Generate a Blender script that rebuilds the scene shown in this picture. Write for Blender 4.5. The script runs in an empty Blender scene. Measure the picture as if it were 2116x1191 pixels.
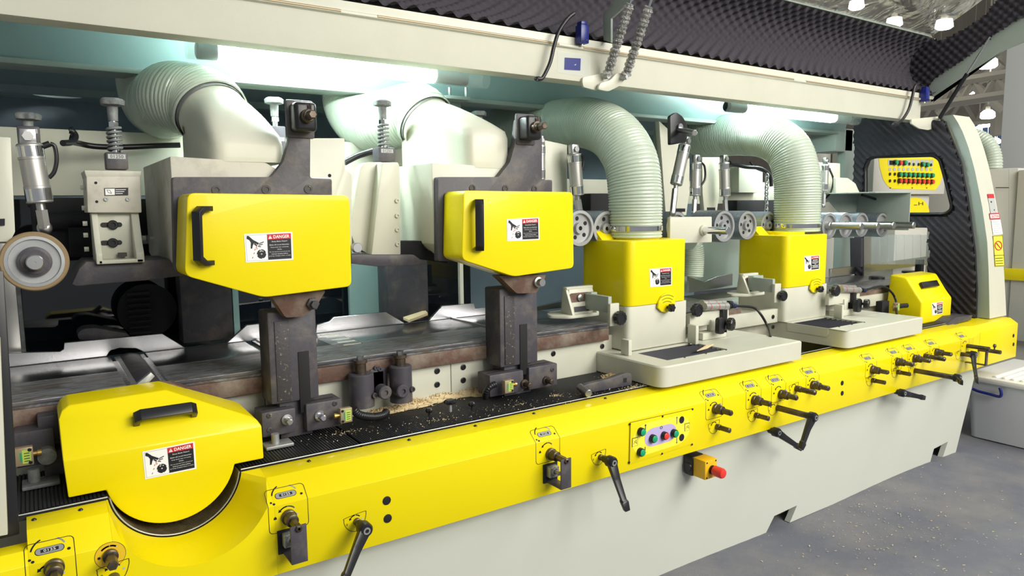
import bpy, bmesh, math, random
from mathutils import Vector, Matrix
random.seed(7)
PI = math.pi
C = bpy.context.scene.collection
# ------------------------------------------------------------------ camera model
FPX = 1458.0
def _n(a):
    v = Vector(a); return v.normalized()
Xc = _n((2167, 190.5, -FPX)); _Y = Vector((-994, 155.5, -FPX))
Yc = (_Y - _Y.dot(Xc) * Xc).normalized(); Zc = Xc.cross(Yc)
CAM = Vector((0, 0, 1.55))
def P(u, v, x=None, y=None, z=None):
    """world point on the plane x=, y= or z= that the picture position (u, v) looks at"""
    c = Vector((u - 1058, 595.5 - v, -FPX))
    r = Vector((Xc.dot(c), Yc.dot(c), Zc.dot(c)))
    if x is not None: t = (x - CAM.x) / r.x
    elif y is not None: t = (y - CAM.y) / r.y
    else: t = (z - CAM.z) / r.z
    return CAM + r * t
cam_d = bpy.data.cameras.new('camera'); cam = bpy.data.objects.new('camera', cam_d); C.objects.link(cam)
cam_d.sensor_width = 36; cam_d.lens = FPX / 2116 * 36; cam_d.clip_start = 0.05; cam_d.clip_end = 200
R = Matrix((Xc, Yc, Zc))          # rows: world axes in camera space -> columns are the camera axes in world
cam.matrix_world = Matrix.Translation(CAM) @ R.to_4x4()
bpy.context.scene.camera = cam
# ------------------------------------------------------------------ materials
MATS = {}
def mat(name, col, rough=0.5, metal=0.0, noise=0.0, nscale=8, col2=None, bump=0.0, bscale=60, coat=0.0,
        trans=0.0, emit=None, estr=0.0, alpha=1.0, aniso=0.0, thr=(0.35, 0.65), stretch=None, spec=0.5, sss=0.0, ior=1.45, dist=0.0):
    m = bpy.data.materials.new(name); m.use_nodes = True
    nt = m.node_tree; b = nt.nodes['Principled BSDF']
    def c4(c): return (c[0], c[1], c[2], 1)
    b.inputs['Base Color'].default_value = c4(col); b.inputs['Roughness'].default_value = rough
    b.inputs['Metallic'].default_value = metal; b.inputs['Coat Weight'].default_value = coat
    b.inputs['Transmission Weight'].default_value = trans; b.inputs['Alpha'].default_value = alpha
    b.inputs['Specular IOR Level'].default_value = spec; b.inputs['IOR'].default_value = ior
    if sss:
        b.inputs['Subsurface Weight'].default_value = sss; b.inputs['Subsurface Radius'].default_value = (.05, .05, .05); b.inputs['Subsurface Scale'].default_value = .3
    if emit:
        b.inputs['Emission Color'].default_value = c4(emit); b.inputs['Emission Strength'].default_value = estr
    tc = nt.nodes.new('ShaderNodeTexCoord')
    src = tc.outputs['Object']
    if stretch:
        mp = nt.nodes.new('ShaderNodeMapping'); mp.inputs['Scale'].default_value = stretch
        nt.links.new(src, mp.inputs[0]); src = mp.outputs[0]
    if noise > 0:
        n = nt.nodes.new('ShaderNodeTexNoise'); n.inputs['Scale'].default_value = nscale; n.inputs['Detail'].default_value = 8
        n.inputs['Roughness'].default_value = 0.65; n.inputs['Distortion'].default_value = dist
        nt.links.new(src, n.inputs['Vector'])
        r = nt.nodes.new('ShaderNodeValToRGB')
        r.color_ramp.elements[0].position = thr[0]; r.color_ramp.elements[1].position = thr[1]
        c2 = col2 or tuple(c * 0.7 for c in col)
        mix = tuple(col[i] * (1 - noise) + c2[i] * noise for i in range(3))
        r.color_ramp.elements[0].color = c4(col); r.color_ramp.elements[1].color = c4(mix)
        nt.links.new(n.outputs['Fac'], r.inputs[0]); nt.links.new(r.outputs[0], b.inputs['Base Color'])
    if bump > 0:
        n2 = nt.nodes.new('ShaderNodeTexNoise'); n2.inputs['Scale'].default_value = bscale; n2.inputs['Detail'].default_value = 4
        nt.links.new(src, n2.inputs['Vector'])
        bp = nt.nodes.new('ShaderNodeBump'); bp.inputs['Strength'].default_value = bump; bp.inputs['Distance'].default_value = 0.003
        nt.links.new(n2.outputs['Fac'], bp.inputs['Height']); nt.links.new(bp.outputs[0], b.inputs['Normal'])
    MATS[name] = m; return m
YEL = mat('yellow_paint', (0.84, 0.69, 0.0005), .34, coat=.12, noise=.12, nscale=3, col2=(.78, .66, .01), bump=.06, bscale=220, spec=.35)
YELO = mat('orange_yellow_plastic', (0.80, 0.46, 0.01), .45)
CREAM = mat('cream_machine_paint', (0.60, 0.60, 0.50), .42, noise=.15, nscale=6, bump=.05, bscale=160, coat=.1)
CREAMD = mat('dusty_cream_paint', (0.56, 0.54, 0.46), .55, noise=.6, nscale=9, col2=(.27, .25, .21), bump=.1, bscale=90, thr=(.5, .72))
BASEW = mat('pale_grey_base_paint', (0.54, 0.56, 0.50), .5, noise=.1, nscale=4, col2=(.45, .46, .41))
GRNG = mat('grey_green_paint', (0.36, 0.42, 0.38), .45, noise=.1, nscale=5, bump=.04)
TEAL = mat('blue_green_sheet', (0.30, 0.44, 0.43), .4, noise=.1, nscale=5)
ROOFM = mat('roof_sheet_paint', (0.34, 0.44, 0.44), .5)
DBLUE = mat('dark_blue_grey_sheet', (0.24, 0.32, 0.38), .5, noise=.3, nscale=4)
CAST = mat('dark_cast_iron', (0.062, 0.058, 0.072), .5, noise=.6, nscale=11, col2=(.20, .17, .13), bump=.25, bscale=70, thr=(.48, .75))
CASTS = mat('speckled_cast_iron', (0.05, 0.046, 0.052), .5, noise=.85, nscale=85, col2=(.42, .34, .2), bump=.25, bscale=120, thr=(.6, .7))
BROWN = mat('rusty_brown_iron', (0.115, 0.062, 0.045), .6, noise=.8, nscale=12, col2=(.25, .21, .165), bump=.3, bscale=80, thr=(.42, .7))
DUST = mat('dusty_table_steel', (0.27, 0.29, 0.32), .38, metal=.35, noise=.95, nscale=9, col2=(.125, .105, .085), thr=(.42, .6), dist=1.5, stretch=(1, 2.5, 1), bump=.05)
STEEL = mat('brushed_steel', (0.50, 0.50, 0.52), .27, metal=1, noise=.15, nscale=3, stretch=(.4, 60, 60))
STEELR = mat('turned_steel', (0.52, 0.52, 0.52), .32, metal=1, noise=.3, nscale=10)
ALU = mat('aluminium_cylinder', (0.50, 0.49, 0.47), .38, metal=.75)
CHROME = mat('chrome', (0.75, 0.75, 0.76), .12, metal=1)
ZINC = mat('zinc_grey', (0.42, 0.43, 0.44), .45, metal=.6, noise=.4, nscale=20)
GALV = mat('knurled_roller_grey', (0.34, 0.38, 0.43), .45, metal=.6)
BLK = mat('black_plastic', (0.014, 0.014, 0.017), .32)
BLKM = mat('matt_black', (0.010, 0.010, 0.012), .75)
OXID = mat('oily_black_steel', (0.05, 0.042, 0.036), .32, metal=.6, noise=.6, nscale=30, col2=(.2, .15, .1), bump=.1)
RUB = mat('black_ribbed_rubber', (0.020, 0.021, 0.026), .5, noise=.7, nscale=170, col2=(.5, .43, .3), thr=(.69, .74))
RUBD = mat('dusty_ribbed_rubber', (0.24, 0.19, 0.10), .6, noise=.6, nscale=40, col2=(.05, .04, .03))
FOAM = mat('charcoal_foam', (0.052, 0.048, 0.058), .9, bump=.3, bscale=300, spec=.2)
HOSE = mat('milky_hose_plastic', (0.52, 0.59, 0.49), .22, coat=.4, sss=.0, noise=.1, nscale=20)
BROLL = mat('tan_rubber_tyre', (0.27, 0.19, 0.10), .55, noise=.3, nscale=20)
WHT = mat('white_print', (0.86, 0.86, 0.84), .45)
PBLK = mat('black_print', (0.012, 0.012, 0.016), .45)
PRED = mat('red_print', (0.55, 0.02, 0.03), .45)
PGRY = mat('grey_print', (0.45, 0.47, 0.45), .45)
LILAC = mat('lilac_print', (0.50, 0.42, 0.70), .45)
LYEL = mat('light_yellow_print', (0.88, 0.80, 0.06), .4)
OYEL = mat('amber_print', (0.80, 0.52, 0.02), .4)
GRN = mat('green_button', (0.01, 0.33, 0.15), .35)
RED = mat('red_plastic', (0.72, 0.045, 0.03), .3)
BLUE = mat('blue_plastic', (0.010, 0.018, 0.17), .3)
BRASS = mat('brass', (0.55, 0.36, 0.10), .35, metal=.8)
TAN = mat('tan_anodised_switch', (0.38, 0.30, 0.19), .4, metal=.3)
LIME = mat('lime_print', (0.45, 0.62, 0.10), .45)
WOOD = mat('fresh_wood', (0.72, 0.56, 0.34), .7, noise=.3, nscale=30)
SAW = mat('sawdust', (0.74, 0.60, 0.36), .8, noise=.4, nscale=60)
CARPET = mat('grey_carpet', (0.150, 0.158, 0.195), .95, noise=.8, nscale=2.2, col2=(.26, .255, .25), bump=.9, bscale=420, thr=(.4, .7))
def plastic(name, col, tfac, rough, bump=0.0, bscale=20):
    m = bpy.data.materials.new(name); m.use_nodes = True; nt = m.node_tree; nt.nodes.clear()
    o = nt.nodes.new('ShaderNodeOutputMaterial'); g = nt.nodes.new('ShaderNodeBsdfPrincipled'); t = nt.nodes.new('ShaderNodeBsdfTransparent')
    mx = nt.nodes.new('ShaderNodeMixShader'); mx.inputs[0].default_value = 1 - tfac
    g.inputs['Base Color'].default_value = (*col, 1); g.inputs['Roughness'].default_value = rough
    nt.links.new(t.outputs[0], mx.inputs[1]); nt.links.new(g.outputs[0], mx.inputs[2]); nt.links.new(mx.outputs[0], o.inputs[0])
    if bump:
        tc = nt.nodes.new('ShaderNodeTexCoord'); n = nt.nodes.new('ShaderNodeTexNoise'); n.inputs['Scale'].default_value = bscale
        n.inputs['Distortion'].default_value = 1.5; bp = nt.nodes.new('ShaderNodeBump'); bp.inputs['Strength'].default_value = bump; bp.inputs['Distance'].default_value = .05
        nt.links.new(tc.outputs['Object'], n.inputs['Vector']); nt.links.new(n.outputs['Fac'], bp.inputs['Height']); nt.links.new(bp.outputs[0], g.inputs['Normal'])
    MATS[name] = m; return m
CLEAR = plastic('clear_sleeve', (.8, .85, .85), .72, .08)
WRAP = plastic('crinkled_wrap', (.62, .62, .60), .35, .12, 1.0, 60)
POLY = plastic('clear_hood_window', (.62, .61, .52), .22, .16, 1.0, 5)
for _n_ in POLY.node_tree.nodes:
    if _n_.type == 'BSDF_PRINCIPLED': _n_.inputs['Transmission Weight'].default_value = .6; _n_.inputs['IOR'].default_value = 1.25
CRATE = plastic('frosted_box_plastic', (.72, .74, .78), .18, .3)
GLASS = mat('dark_glass', (0.006, 0.008, 0.012), .03, spec=.9)
TUBE = mat('fluorescent_tube', (1, 1, 1), .5, emit=(0.86, 1.0, 0.97), estr=125)
LAMPM = mat('hall_lamp_glow', (1, 1, 1), .5, emit=(1.0, .97, .88), estr=14)
TRUSS = mat('hall_truss_paint', (0.48, 0.44, 0.36), .7)
HALLC = mat('hall_ceiling_brown', (0.21, 0.18, 0.15), .9, noise=.6, nscale=.5, col2=(.4, .36, .3))
HBLUE = mat('hall_blue_banner', (0.05, 0.14, 0.42), .7, noise=.4, nscale=2, col2=(.3, .4, .6))
PANELW = mat('stand_wall_board', (0.60, 0.61, 0.58), .7)
MACHW = mat('neighbour_machine_paint', (0.56, 0.55, 0.50), .5)
# ------------------------------------------------------------------ mesh building
class MB:
    def __init__(s): s.v = []; s.f = []; s.mi = []; s.mats = []
    def m(s, material):
        if material not in s.mats: s.mats.append(material)
        return s.mats.index(material)
    def add(s, vs, fs, material=None):
        k = len(s.v); s.v += [tuple(v) for v in vs]
        i = s.m(material)
        for f in fs: s.f.append(tuple(k + a for a in f)); s.mi.append(i)
        return s
    def bm(s, b, material=None):
        b.verts.index_update()
        s.add([v.co[:] for v in b.verts], [[v.index for v in f.verts] for f in b.faces], material); b.free(); return s
    def box(s, a, b, bev=0.0, material=None, M=None, seg=2):
        lo = [min(a[i], b[i]) for i in range(3)]; hi = [max(a[i], b[i]) for i in range(3)]
        q = bmesh.new(); bmesh.ops.create_cube(q, size=1)
        for v in q.verts:
            v.co = Vector([lo[i] + (v.co[i] + .5) * (hi[i] - lo[i]) for i in range(3)])
        if bev > 0:
            bev = min(bev, .45 * min(hi[i] - lo[i] for i in range(3)))
            bmesh.ops.bevel(q, geom=q.edges[:], offset=bev, segments=seg, profile=.5, affect='EDGES')
        if M is not None: q.transform(M)
        return s.bm(q, material)
    def prism(s, pts, vec, bev=0.0, material=None, seg=2, M=None):
        """pts: planar 3-D outline, vec: extrusion"""
        q = bmesh.new(); vec = Vector(vec)
        vs = [q.verts.new(p) for p in pts]; f = q.faces.new(vs)
        r = bmesh.ops.extrude_face_region(q, geom=[f])
        for g in r['geom']:
            if isinstance(g, bmesh.types.BMVert): g.co += vec
        bmesh.ops.recalc_face_normals(q, faces=q.faces[:])
        if bev > 0: bmesh.ops.bevel(q, geom=q.edges[:], offset=bev, segments=seg, profile=.5, affect='EDGES', clamp_overlap=True)
        if M is not None: q.transform(M)
        return s.bm(q, material)
    def lathe(s, prof, o, ax, n=32, material=None, cap=True, phase=0):
        """prof: list of (distance along axis, radius)"""
        ax = Vector(ax).normalized(); o = Vector(o)
        t = Vector((0, 0, 1)) if abs(ax.z) < .9 else Vector((1, 0, 0))
        a = ax.cross(t).normalized(); b = ax.cross(a)
        vs = []; fs = []
        for d, r in prof:
            for i in range(n):
                w = phase + 2 * PI * i / n; vs.append(o + ax * d + (a * math.cos(w) + b * math.sin(w)) * r)
        for k in range(len(prof) - 1):
            for i in range(n):
                j = (i + 1) % n; fs.append((k * n + i, k * n + j, (k + 1) * n + j, (k + 1) * n + i))
        if cap:
            fs.append(tuple(range(n))); fs.append(tuple((len(prof) - 1) * n + i for i in range(n)))
        return s.add(vs, fs, material)
    def cyl(s, a, b, r, n=24, material=None, r2=None, bev=0.0):
        a = Vector(a); b = Vector(b); L = (b - a).length; r2 = r if r2 is None else r2
        pr = [(0, r - bev), (bev, r), (L - bev, r2), (L, r2 - bev)] if bev else [(0, r), (L, r2)]
        return s.lathe(pr, a, b - a, n, material)
    def hexa(s, a, b, r, material=None): return s.cyl(a, b, r, 6, material)
    def tube(s, pts, r, n=12, material=None, smooth=8, ripple=None, cap=True):
        """swept tube through pts; ripple=(pitch, amount)"""
        pts = [Vector(p) for p in pts]
        if smooth and len(pts) > 2: pts = spline(pts, smooth)
        if ripple:
            pitch, amt = ripple; pts = resample(pts, pitch / 4)
        vs = []; fs = []; nrm = None
        for i, p in enumerate(pts):
            t = (pts[min(i + 1, len(pts) - 1)] - pts[max(i - 1, 0)]).normalized()
            if nrm is None:
                nrm = t.orthogonal().normalized()
            nrm = (nrm - t * nrm.dot(t)).normalized(); bn = t.cross(nrm)
            rr = r(i / (len(pts) - 1)) if callable(r) else r
            if ripple: rr += amt * (0, .8, 1, .8)[i % 4]
            for k in range(n):
                w = 2 * PI * k / n; vs.append(p + (nrm * math.cos(w) + bn * math.sin(w)) * rr)
        for i in range(len(pts) - 1):
            for k in range(n):
                j = (k + 1) % n; fs.append((i * n + k, i * n + j, (i + 1) * n + j, (i + 1) * n + k))
        if cap: fs.append(tuple(range(n))); fs.append(tuple((len(pts) - 1) * n + k for k in range(n)))
        return s.add(vs, fs, material)
    def bolt(s, p, ax, r=.006, material=None, h=None):
        """socket head screw sitting on a surface"""
        ax = Vector(ax).normalized(); h = h or r * .8; m = material
        return s.lathe([(-.001, r), (h * .8, r), (h, r * .85), (h, r * .5), (h * .4, r * .5)], p, ax, 16, m)
    def ball(s, c, r, material=None, sc=(1, 1, 1), n=16):
        q = bmesh.new(); bmesh.ops.create_uvsphere(q, u_segments=n, v_segments=n // 2 + 2, radius=r)
        for v in q.verts: v.co = Vector((v.co.x * sc[0], v.co.y * sc[1], v.co.z * sc[2])) + Vector(c)
        return s.bm(q, material)
    def build(s, name, material=None, parent=None, smooth=True, ang=35):
        me = bpy.data.meshes.new(name)
        mats = [m_ or material for m_ in s.mats] or [material]
        L = Vector((0, 0, 0))
        if parent is not None:
            q = parent
            while q is not None: L += Vector(q.location); q = q.parent
            loc = Vector((0, 0, 0))
        else:
            xs = [v[0] for v in s.v]; ys = [v[1] for v in s.v]; zs = [v[2] for v in s.v]
            loc = L = Vector(((min(xs) + max(xs)) / 2, (min(ys) + max(ys)) / 2, min(zs)))
        me.from_pydata([(v[0] - L.x, v[1] - L.y, v[2] - L.z) for v in s.v], [], s.f)
        for m_ in mats: me.materials.append(m_)
        for p, i in zip(me.polygons, s.mi): p.material_index = min(i, len(mats) - 1)
        b = bmesh.new(); b.from_mesh(me); bmesh.ops.recalc_face_normals(b, faces=b.faces[:]); b.to_mesh(me); b.free()
        if smooth:
            me.shade_smooth(); me.set_sharp_from_angle(angle=math.radians(ang))
        o = bpy.data.objects.new(name, me); C.objects.link(o); o.location = loc
        if parent is not None: o.parent = parent
        return o
def spline(pts, k):
    out = []
    for i in range(len(pts) - 1):
        p0 = pts[max(i - 1, 0)]; p1 = pts[i]; p2 = pts[i + 1]; p3 = pts[min(i + 2, len(pts) - 1)]
        for j in range(k):
            t = j / k
            out.append(.5 * ((2 * p1) + (p2 - p0) * t + (2 * p0 - 5 * p1 + 4 * p2 - p3) * t * t + (3 * p1 - p0 - 3 * p2 + p3) * t ** 3))
    out.append(pts[-1]); return out
def resample(pts, d):
    out = [pts[0]]; acc = 0
    for a, b in zip(pts[:-1], pts[1:]):
        L = (b - a).length
        while acc + L >= d:
            t = (d - acc) / L; a = a + (b - a) * t; out.append(a.copy()); L = (b - a).length; acc = 0
            if L < 1e-9: break
        acc += L
    return out
def thing(name, label, cat, loc=(0, 0, 0), group=None):
    o = bpy.data.objects.new(name, None); C.objects.link(o); o.location = loc; o.empty_display_size = .05
    o['label'] = label; o['category'] = cat
    if group: o['group'] = group
    return o
def tag(o, label, cat, group=None, kind=None):
    o['label'] = label; o['category'] = cat
    if group: o['group'] = group
    if kind: o['kind'] = kind
    return o
def struct(o): o['kind'] = 'structure'; return o
def dup(root, dloc, label=None, group=None):
    r = root.copy(); C.objects.link(r); r.location = Vector(root.location) + Vector(dloc)
    if label: r['label'] = label
    if group: r['group'] = group
    def rec(a, b):
        for ch in list(a.children):
            c = ch.copy(); C.objects.link(c); c.parent = b; rec(ch, c)
    rec(root, r); return r
def py(pts, y): return [P(u, v, y=y) for u, v in pts]
def rrect(x0, x1, z0, z1, r, y, k=5):
    out = []
    for cx, cz, a in ((x1 - r, z1 - r, 0), (x0 + r, z1 - r, 90), (x0 + r, z0 + r, 180), (x1 - r, z0 + r, 270)):
        for i in range(k + 1):
            w = math.radians(a + 90 * i / k); out.append(Vector((cx + r * math.cos(w), y, cz + r * math.sin(w))))
    return out
def roundpoly(pts, r, k=4):
    """round the corners of a planar 3-D outline; r a number or list"""
    out = []; n = len(pts)
    for i in range(n):
        p = Vector(pts[i]); a = Vector(pts[i - 1]) - p; b = Vector(pts[(i + 1) % n]) - p
        rr = r[i] if isinstance(r, (list, tuple)) else r
        rr = min(rr, a.length * .45, b.length * .45)
        if rr <= 0: out.append(p); continue
        A = p + a.normalized() * rr; B = p + b.normalized() * rr
        for j in range(k + 1):
            t = j / k; out.append((1 - t) ** 2 * A + 2 * t * (1 - t) * p + t * t * B)
    return out
# ------------------------------------------------------------------ flat print on a surface
_txt = {}
def text2d(s, bold=0.0):
    key = (s, bold)
    if key in _txt: return _txt[key]
    cu = bpy.data.curves.new('t', 'FONT'); cu.body = s; cu.size = 1; cu.offset = bold; cu.fill_mode = 'FRONT'; cu.resolution_u = 2
    ob = bpy.data.objects.new('t', cu); C.objects.link(ob)
    me = bpy.data.meshes.new_from_object(ob.evaluated_get(bpy.context.evaluated_depsgraph_get()))
    vs = [(v.co.x, v.co.y) for v in me.vertices]; fs = [tuple(p.vertices) for p in me.polygons]
    bpy.data.objects.remove(ob); bpy.data.curves.remove(cu); bpy.data.meshes.remove(me)
    x0 = min(v[0] for v in vs); x1 = max(v[0] for v in vs); y0 = min(v[1] for v in vs)
    y1 = max(v[1] for v in vs)
    _txt[key] = ([((v[0] - x0) / (x1 - x0), (v[1] - y0) / (y1 - y0)) for v in vs], fs, (x1 - x0) / (y1 - y0)); return _txt[key]
class Print(MB):
    """2-D artwork mapped through fn(a, b, lift) -> world"""
    def __init__(s, fn): super().__init__(); s.fn = fn
    def poly(s, pts, material, lift=.0004): return s.add([s.fn(a, b, lift) for a, b in pts], [tuple(range(len(pts)))], material)
    def rect(s, a0, b0, a1, b1, material, lift=.0004, n=1):
        for i in range(n):
            x = a0 + (a1 - a0) * i / n; y = a0 + (a1 - a0) * (i + 1) / n
            s.poly([(x, b0), (y, b0), (y, b1), (x, b1)], material, lift)
        return s
    def disc(s, a, b, r, material, lift=.0004, n=20, ry=None):
        ry = ry or r
        return s.poly([(a + r * math.cos(2 * PI * i / n), b + ry * math.sin(2 * PI * i / n)) for i in range(n)], material, lift)
    def line(s, pts, w, material, lift=.0006, closed=False):
        n = len(pts)
        for i in range(n if closed else n - 1):
            a = Vector(pts[i]); b = Vector(pts[(i + 1) % n]); d = b - a
            if d.length < 1e-7: continue
            d.normalize(); q = Vector((-d.y, d.x)) * w / 2; e = d * w * .35
            s.poly([a - q - e, b - q + e, b + q + e, a + q - e], material, lift)
        return s
    def arc(s, a, b, r, w0, w1, wd, material, lift=.0006, n=8):
        return s.line([(a + r * math.cos(math.radians(w0 + (w1 - w0) * i / n)), b + r * math.sin(math.radians(w0 + (w1 - w0) * i / n))) for i in range(n + 1)], wd, material, lift)
    def arrow(s, a, b, c, d, w, material, lift=.0006):
        A = Vector((a, b)); B = Vector((c, d)); t = (B - A).normalized(); q = Vector((-t.y, t.x))
        m_ = B - t * w * 2.2
        s.line([A, m_], w, material, lift)
        return s.poly([m_ + q * w * 1.5, m_ - q * w * 1.5, B], material, lift)
    def text(s, t, a, b, w, h, material, lift=.0008, bold=0.0):
        vs, fs, _ = text2d(t, bold)
        return s.add([s.fn(a + x * w, b + y * h, lift) for x, y in vs], fs, material)
def quadmap(c, y=None, W=1.0, H=1.0, pts=None):
    """bilinear map of [0,W]x[0,H] on four corners TL,TR,BR,BL given as picture points on plane y"""
    q = pts or [P(u, v, y=y) for u, v in c]
    n = (q[1] - q[0]).cross(q[3] - q[0]).normalized()
    if n.dot(CAM - q[0]) < 0: n = -n
    def fn(a, b, l):
        s_ = a / W; t = 1 - b / H
        return q[0] * (1 - s_) * (1 - t) + q[1] * s_ * (1 - t) + q[2] * s_ * t + q[3] * (1 - s_) * t + n * l
    return fn
def danger(parent, corners, y, tiny=False):
    p = Print(quadmap(corners, y, 1.72, 1.0))
    p.rect(0, 0, 1.72, 1, WHT, .0006); 
    fr = [(.05, .05), (.80, .05), (.80, .95), (.05, .95)]
    p.line(fr, .012, PGRY, .0009, True)
    p.rect(.80, .05, 1.66, .95, PBLK, .0009); p.rect(.80, .76, 1.66, .95, PRED, .0012)
    p.poly([(.84, .79), (.97, .79), (.905, .92)], WHT, .0015); p.line([(.905, .885), (.905, .835)], .016, PRED, .0018); p.disc(.905, .812, .009, PRED, .0018, 8)
    p.text('DANGER', 1.02, .795, .58, .115, WHT, .0015, .02)
    lines = [('Sharp Blade Hazard', .655, .055, .56), ('Blades will cut and dismember.', .55, .04, .72), ('Keep hands clear of moving', .46, .04, .64), ('blades.', .39, .035, .16),
             ('Do not operate if not trained and', .30, .036, .74), ('lockout machine before', .23, .036, .60), ('servicing, changing cutters, or blade', .155, .036, .80)]
    for t, b, h, w in lines:
        if tiny: p.rect(1.23 - w / 2, b, 1.23 + w / 2, b + h * .8, WHT, .0014)
        else: p.text(t, 1.23 - w / 2, b, w, h, WHT, .0015, .0)
    # cut hand and cutter disc
    p.poly([(.09, .93), (.15, .93), (.30, .78), (.36, .74), (.29, .60), (.22, .69), (.17, .78), (.08, .83)], PBLK, .0012)
    p.poly([(.29, .79), (.50, .66), (.46, .60), (.41, .63), (.34, .67), (.28, .63)], PBLK, .0013)
    p.poly([(.22, .71), (.29, .63), (.25, .48), (.20, .48)], PBLK, .0013)
    p.poly([(.34, .67), (.44, .58), (.41, .55), (.33, .62)], PBLK, .0014)
    for a in ((.51, .64, .66, .69), (.50, .59, .62, .61), (.47, .55, .55, .53)): p.line([a[:2], a[2:]], .03, PBLK, .0012)
    p.disc(.57, .27, .165, PBLK, .0012, 28); p.disc(.57, .27, .025, WHT, .0015, 10); p.disc(.57, .27, .013, PBLK, .0018, 8); p.arc(.57, .27, .11, 60, 120, .03, WHT, .0015, 5)
    for w in (10, 100, 190, 280): p.disc(.57 + .165 * math.cos(math.radians(w)), .27 + .165 * math.sin(math.radians(w)), .022, WHT, .0014, 8)
    for a, b in ((.40, .52), (.42, .47), (.35, .44), (.31, .31), (.25, .16)): p.line([(a - .012, b - .02), (a + .012, b + .02)], .022, PRED, .0012)
    o = p.build('danger_label', None, parent, smooth=False); o['label'] = 'white sticker with DANGER on red and a cut hand above a cutter disc'
    return o
def handle_px(parent, a, b, y0, out, w, name='handle', lab='black angular grab handle', tilt=None):
    """bow handle from surface point a to b, standing out by vector out"""
    a = Vector(a); b = Vector(b); out = Vector(out); d = (b - a).normalized(); s = d.cross(out.normalized()).normalized()
    L = (b - a).length; t = w * .38; o1 = out.normalized()
    prof = [(0, 0), (0, .62), (.10, 1.0), (.90, 1.0), (1.0, .62), (1.0, 0)]
    mb = MB(); H = out.length
    outer = [a + d * (x * L) + o1 * (h * H) for x, h in prof]
    ti = t / L * 1.0
    innerp = [(1 - ti * 1.3, 0), (1 - ti * 1.3, .50), (.90 - ti, 1 - t / H), (.10 + ti, 1 - t / H), (ti * 1.3, .50), (ti * 1.3, 0)]
    inner = [a + d * (x * L) + o1 * (h * H) for x, h in innerp]
    pts = [p - s * w / 2 for p in outer + inner]
    mb.prism(pts, s * w, .0012)
    o = mb.build(name, BLK, parent); o['label'] = lab; return o
# ================================================================== FLOOR
mb = MB(); nx, ny = 150, 90
X0, X1, Y0, Y1 = -3, 13, -3, 9
vs = []; fs = []
def floor_h(x, y):
    h = .006 * math.sin(x * 1.7 + y) + .004 * math.sin(y * 5 + x * 2.3)
    d = 1.98 - y
    if 0 < d < .5: h += .028 * (1 - d / .5) ** 2 * (.5 + .5 * math.sin(x * 3.3 + 1.0))
    return h
for j in range(ny + 1):
    t = j / ny
    y = Y0 + (Y1 - Y0) * t if True else 0
    for i in range(nx + 1):
        x = X0 + (X1 - X0) * i / nx; vs.append((x, y, floor_h(x, y) - .004 if y < 1.98 else -.004))
for j in range(ny):
    for i in range(nx):
        a = j * (nx + 1) + i; fs.append((a, a + 1, a + nx + 2, a + nx + 1))
mb.add(vs, fs); struct(mb.build('floor', CARPET))
# ================================================================== MACHINE BASE
XR = P(2020, 768, y=1.98).x; XB = P(1975, 935, y=1.98).x
def notch(a, b, c, d): return [P(*q, y=1.98) for q in (a, b, c, d)]
n1 = notch((1583, 1106), (1600, 1067), (1647, 1045), (1632, 1083)); n2 = notch((1922, 950), (1930, 928), (1959, 913), (1948, 940))
mb = MB()
out = [Vector((-1.4, 1.98, 0)), Vector((n1[0].x, 1.98, 0)), n1[1], n1[2], Vector((n1[3].x, 1.98, 0)), Vector((n2[0].x, 1.98, 0)), n2[1], n2[2], Vector((n2[3].x, 1.98, 0)),
       Vector((XB, 1.98, 0)), Vector((XR, 1.98, .545)), Vector((-1.4, 1.98, .545))]
mb.prism(out, (0, .03, 0), 0)
mb.box((-1.38, 2.16, 0), (XB - .05, 3.5, .545))
mb.prism([Vector((XB, 2.01, 0)), Vector((XR, 2.01, .545)), Vector((XR - .02, 2.01, .545)), Vector((XB - .02, 2.01, 0))], (0, 1.4, 0), 0)
base = mb.build('machine_cabinet', BASEW)
tag(base, 'long pale grey cabinet base of the moulding machine standing on the grey carpet', 'machine cabinet')
# ================================================================== YELLOW FRONT PANEL
XE = 5.24; XL = -1.3
cx, cz, ri = .276, .837, .167          # notch in the rear edge
ox, oz, ro = .300, .832, .193          # outer rim of the scoop on the front face
prof = [(1.90, .548), (1.90, .745), (1.97, .803), (2.035, .812), (2.035, .548)]
mb = MB()
def seg(x0, x1, bev=0.002):
    mb.prism([Vector((x0, y, z)) for y, z in prof], (x1 - x0, 0, 0), bev)
xl, xr = ox - ro, ox + ro
xle = P(52, 1062, y=1.98).x
seg(xle, xl, 0.001)
seg(xr, 4.62, 0.001)
# left extension without the flat top (frame side)
mb.prism([Vector((XL, y, z)) for y, z in [(1.90, .548), (1.90, .745), (1.93, .77), (1.98, .77), (1.98, .548)]], (xle - XL, 0, 0), .001)
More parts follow.
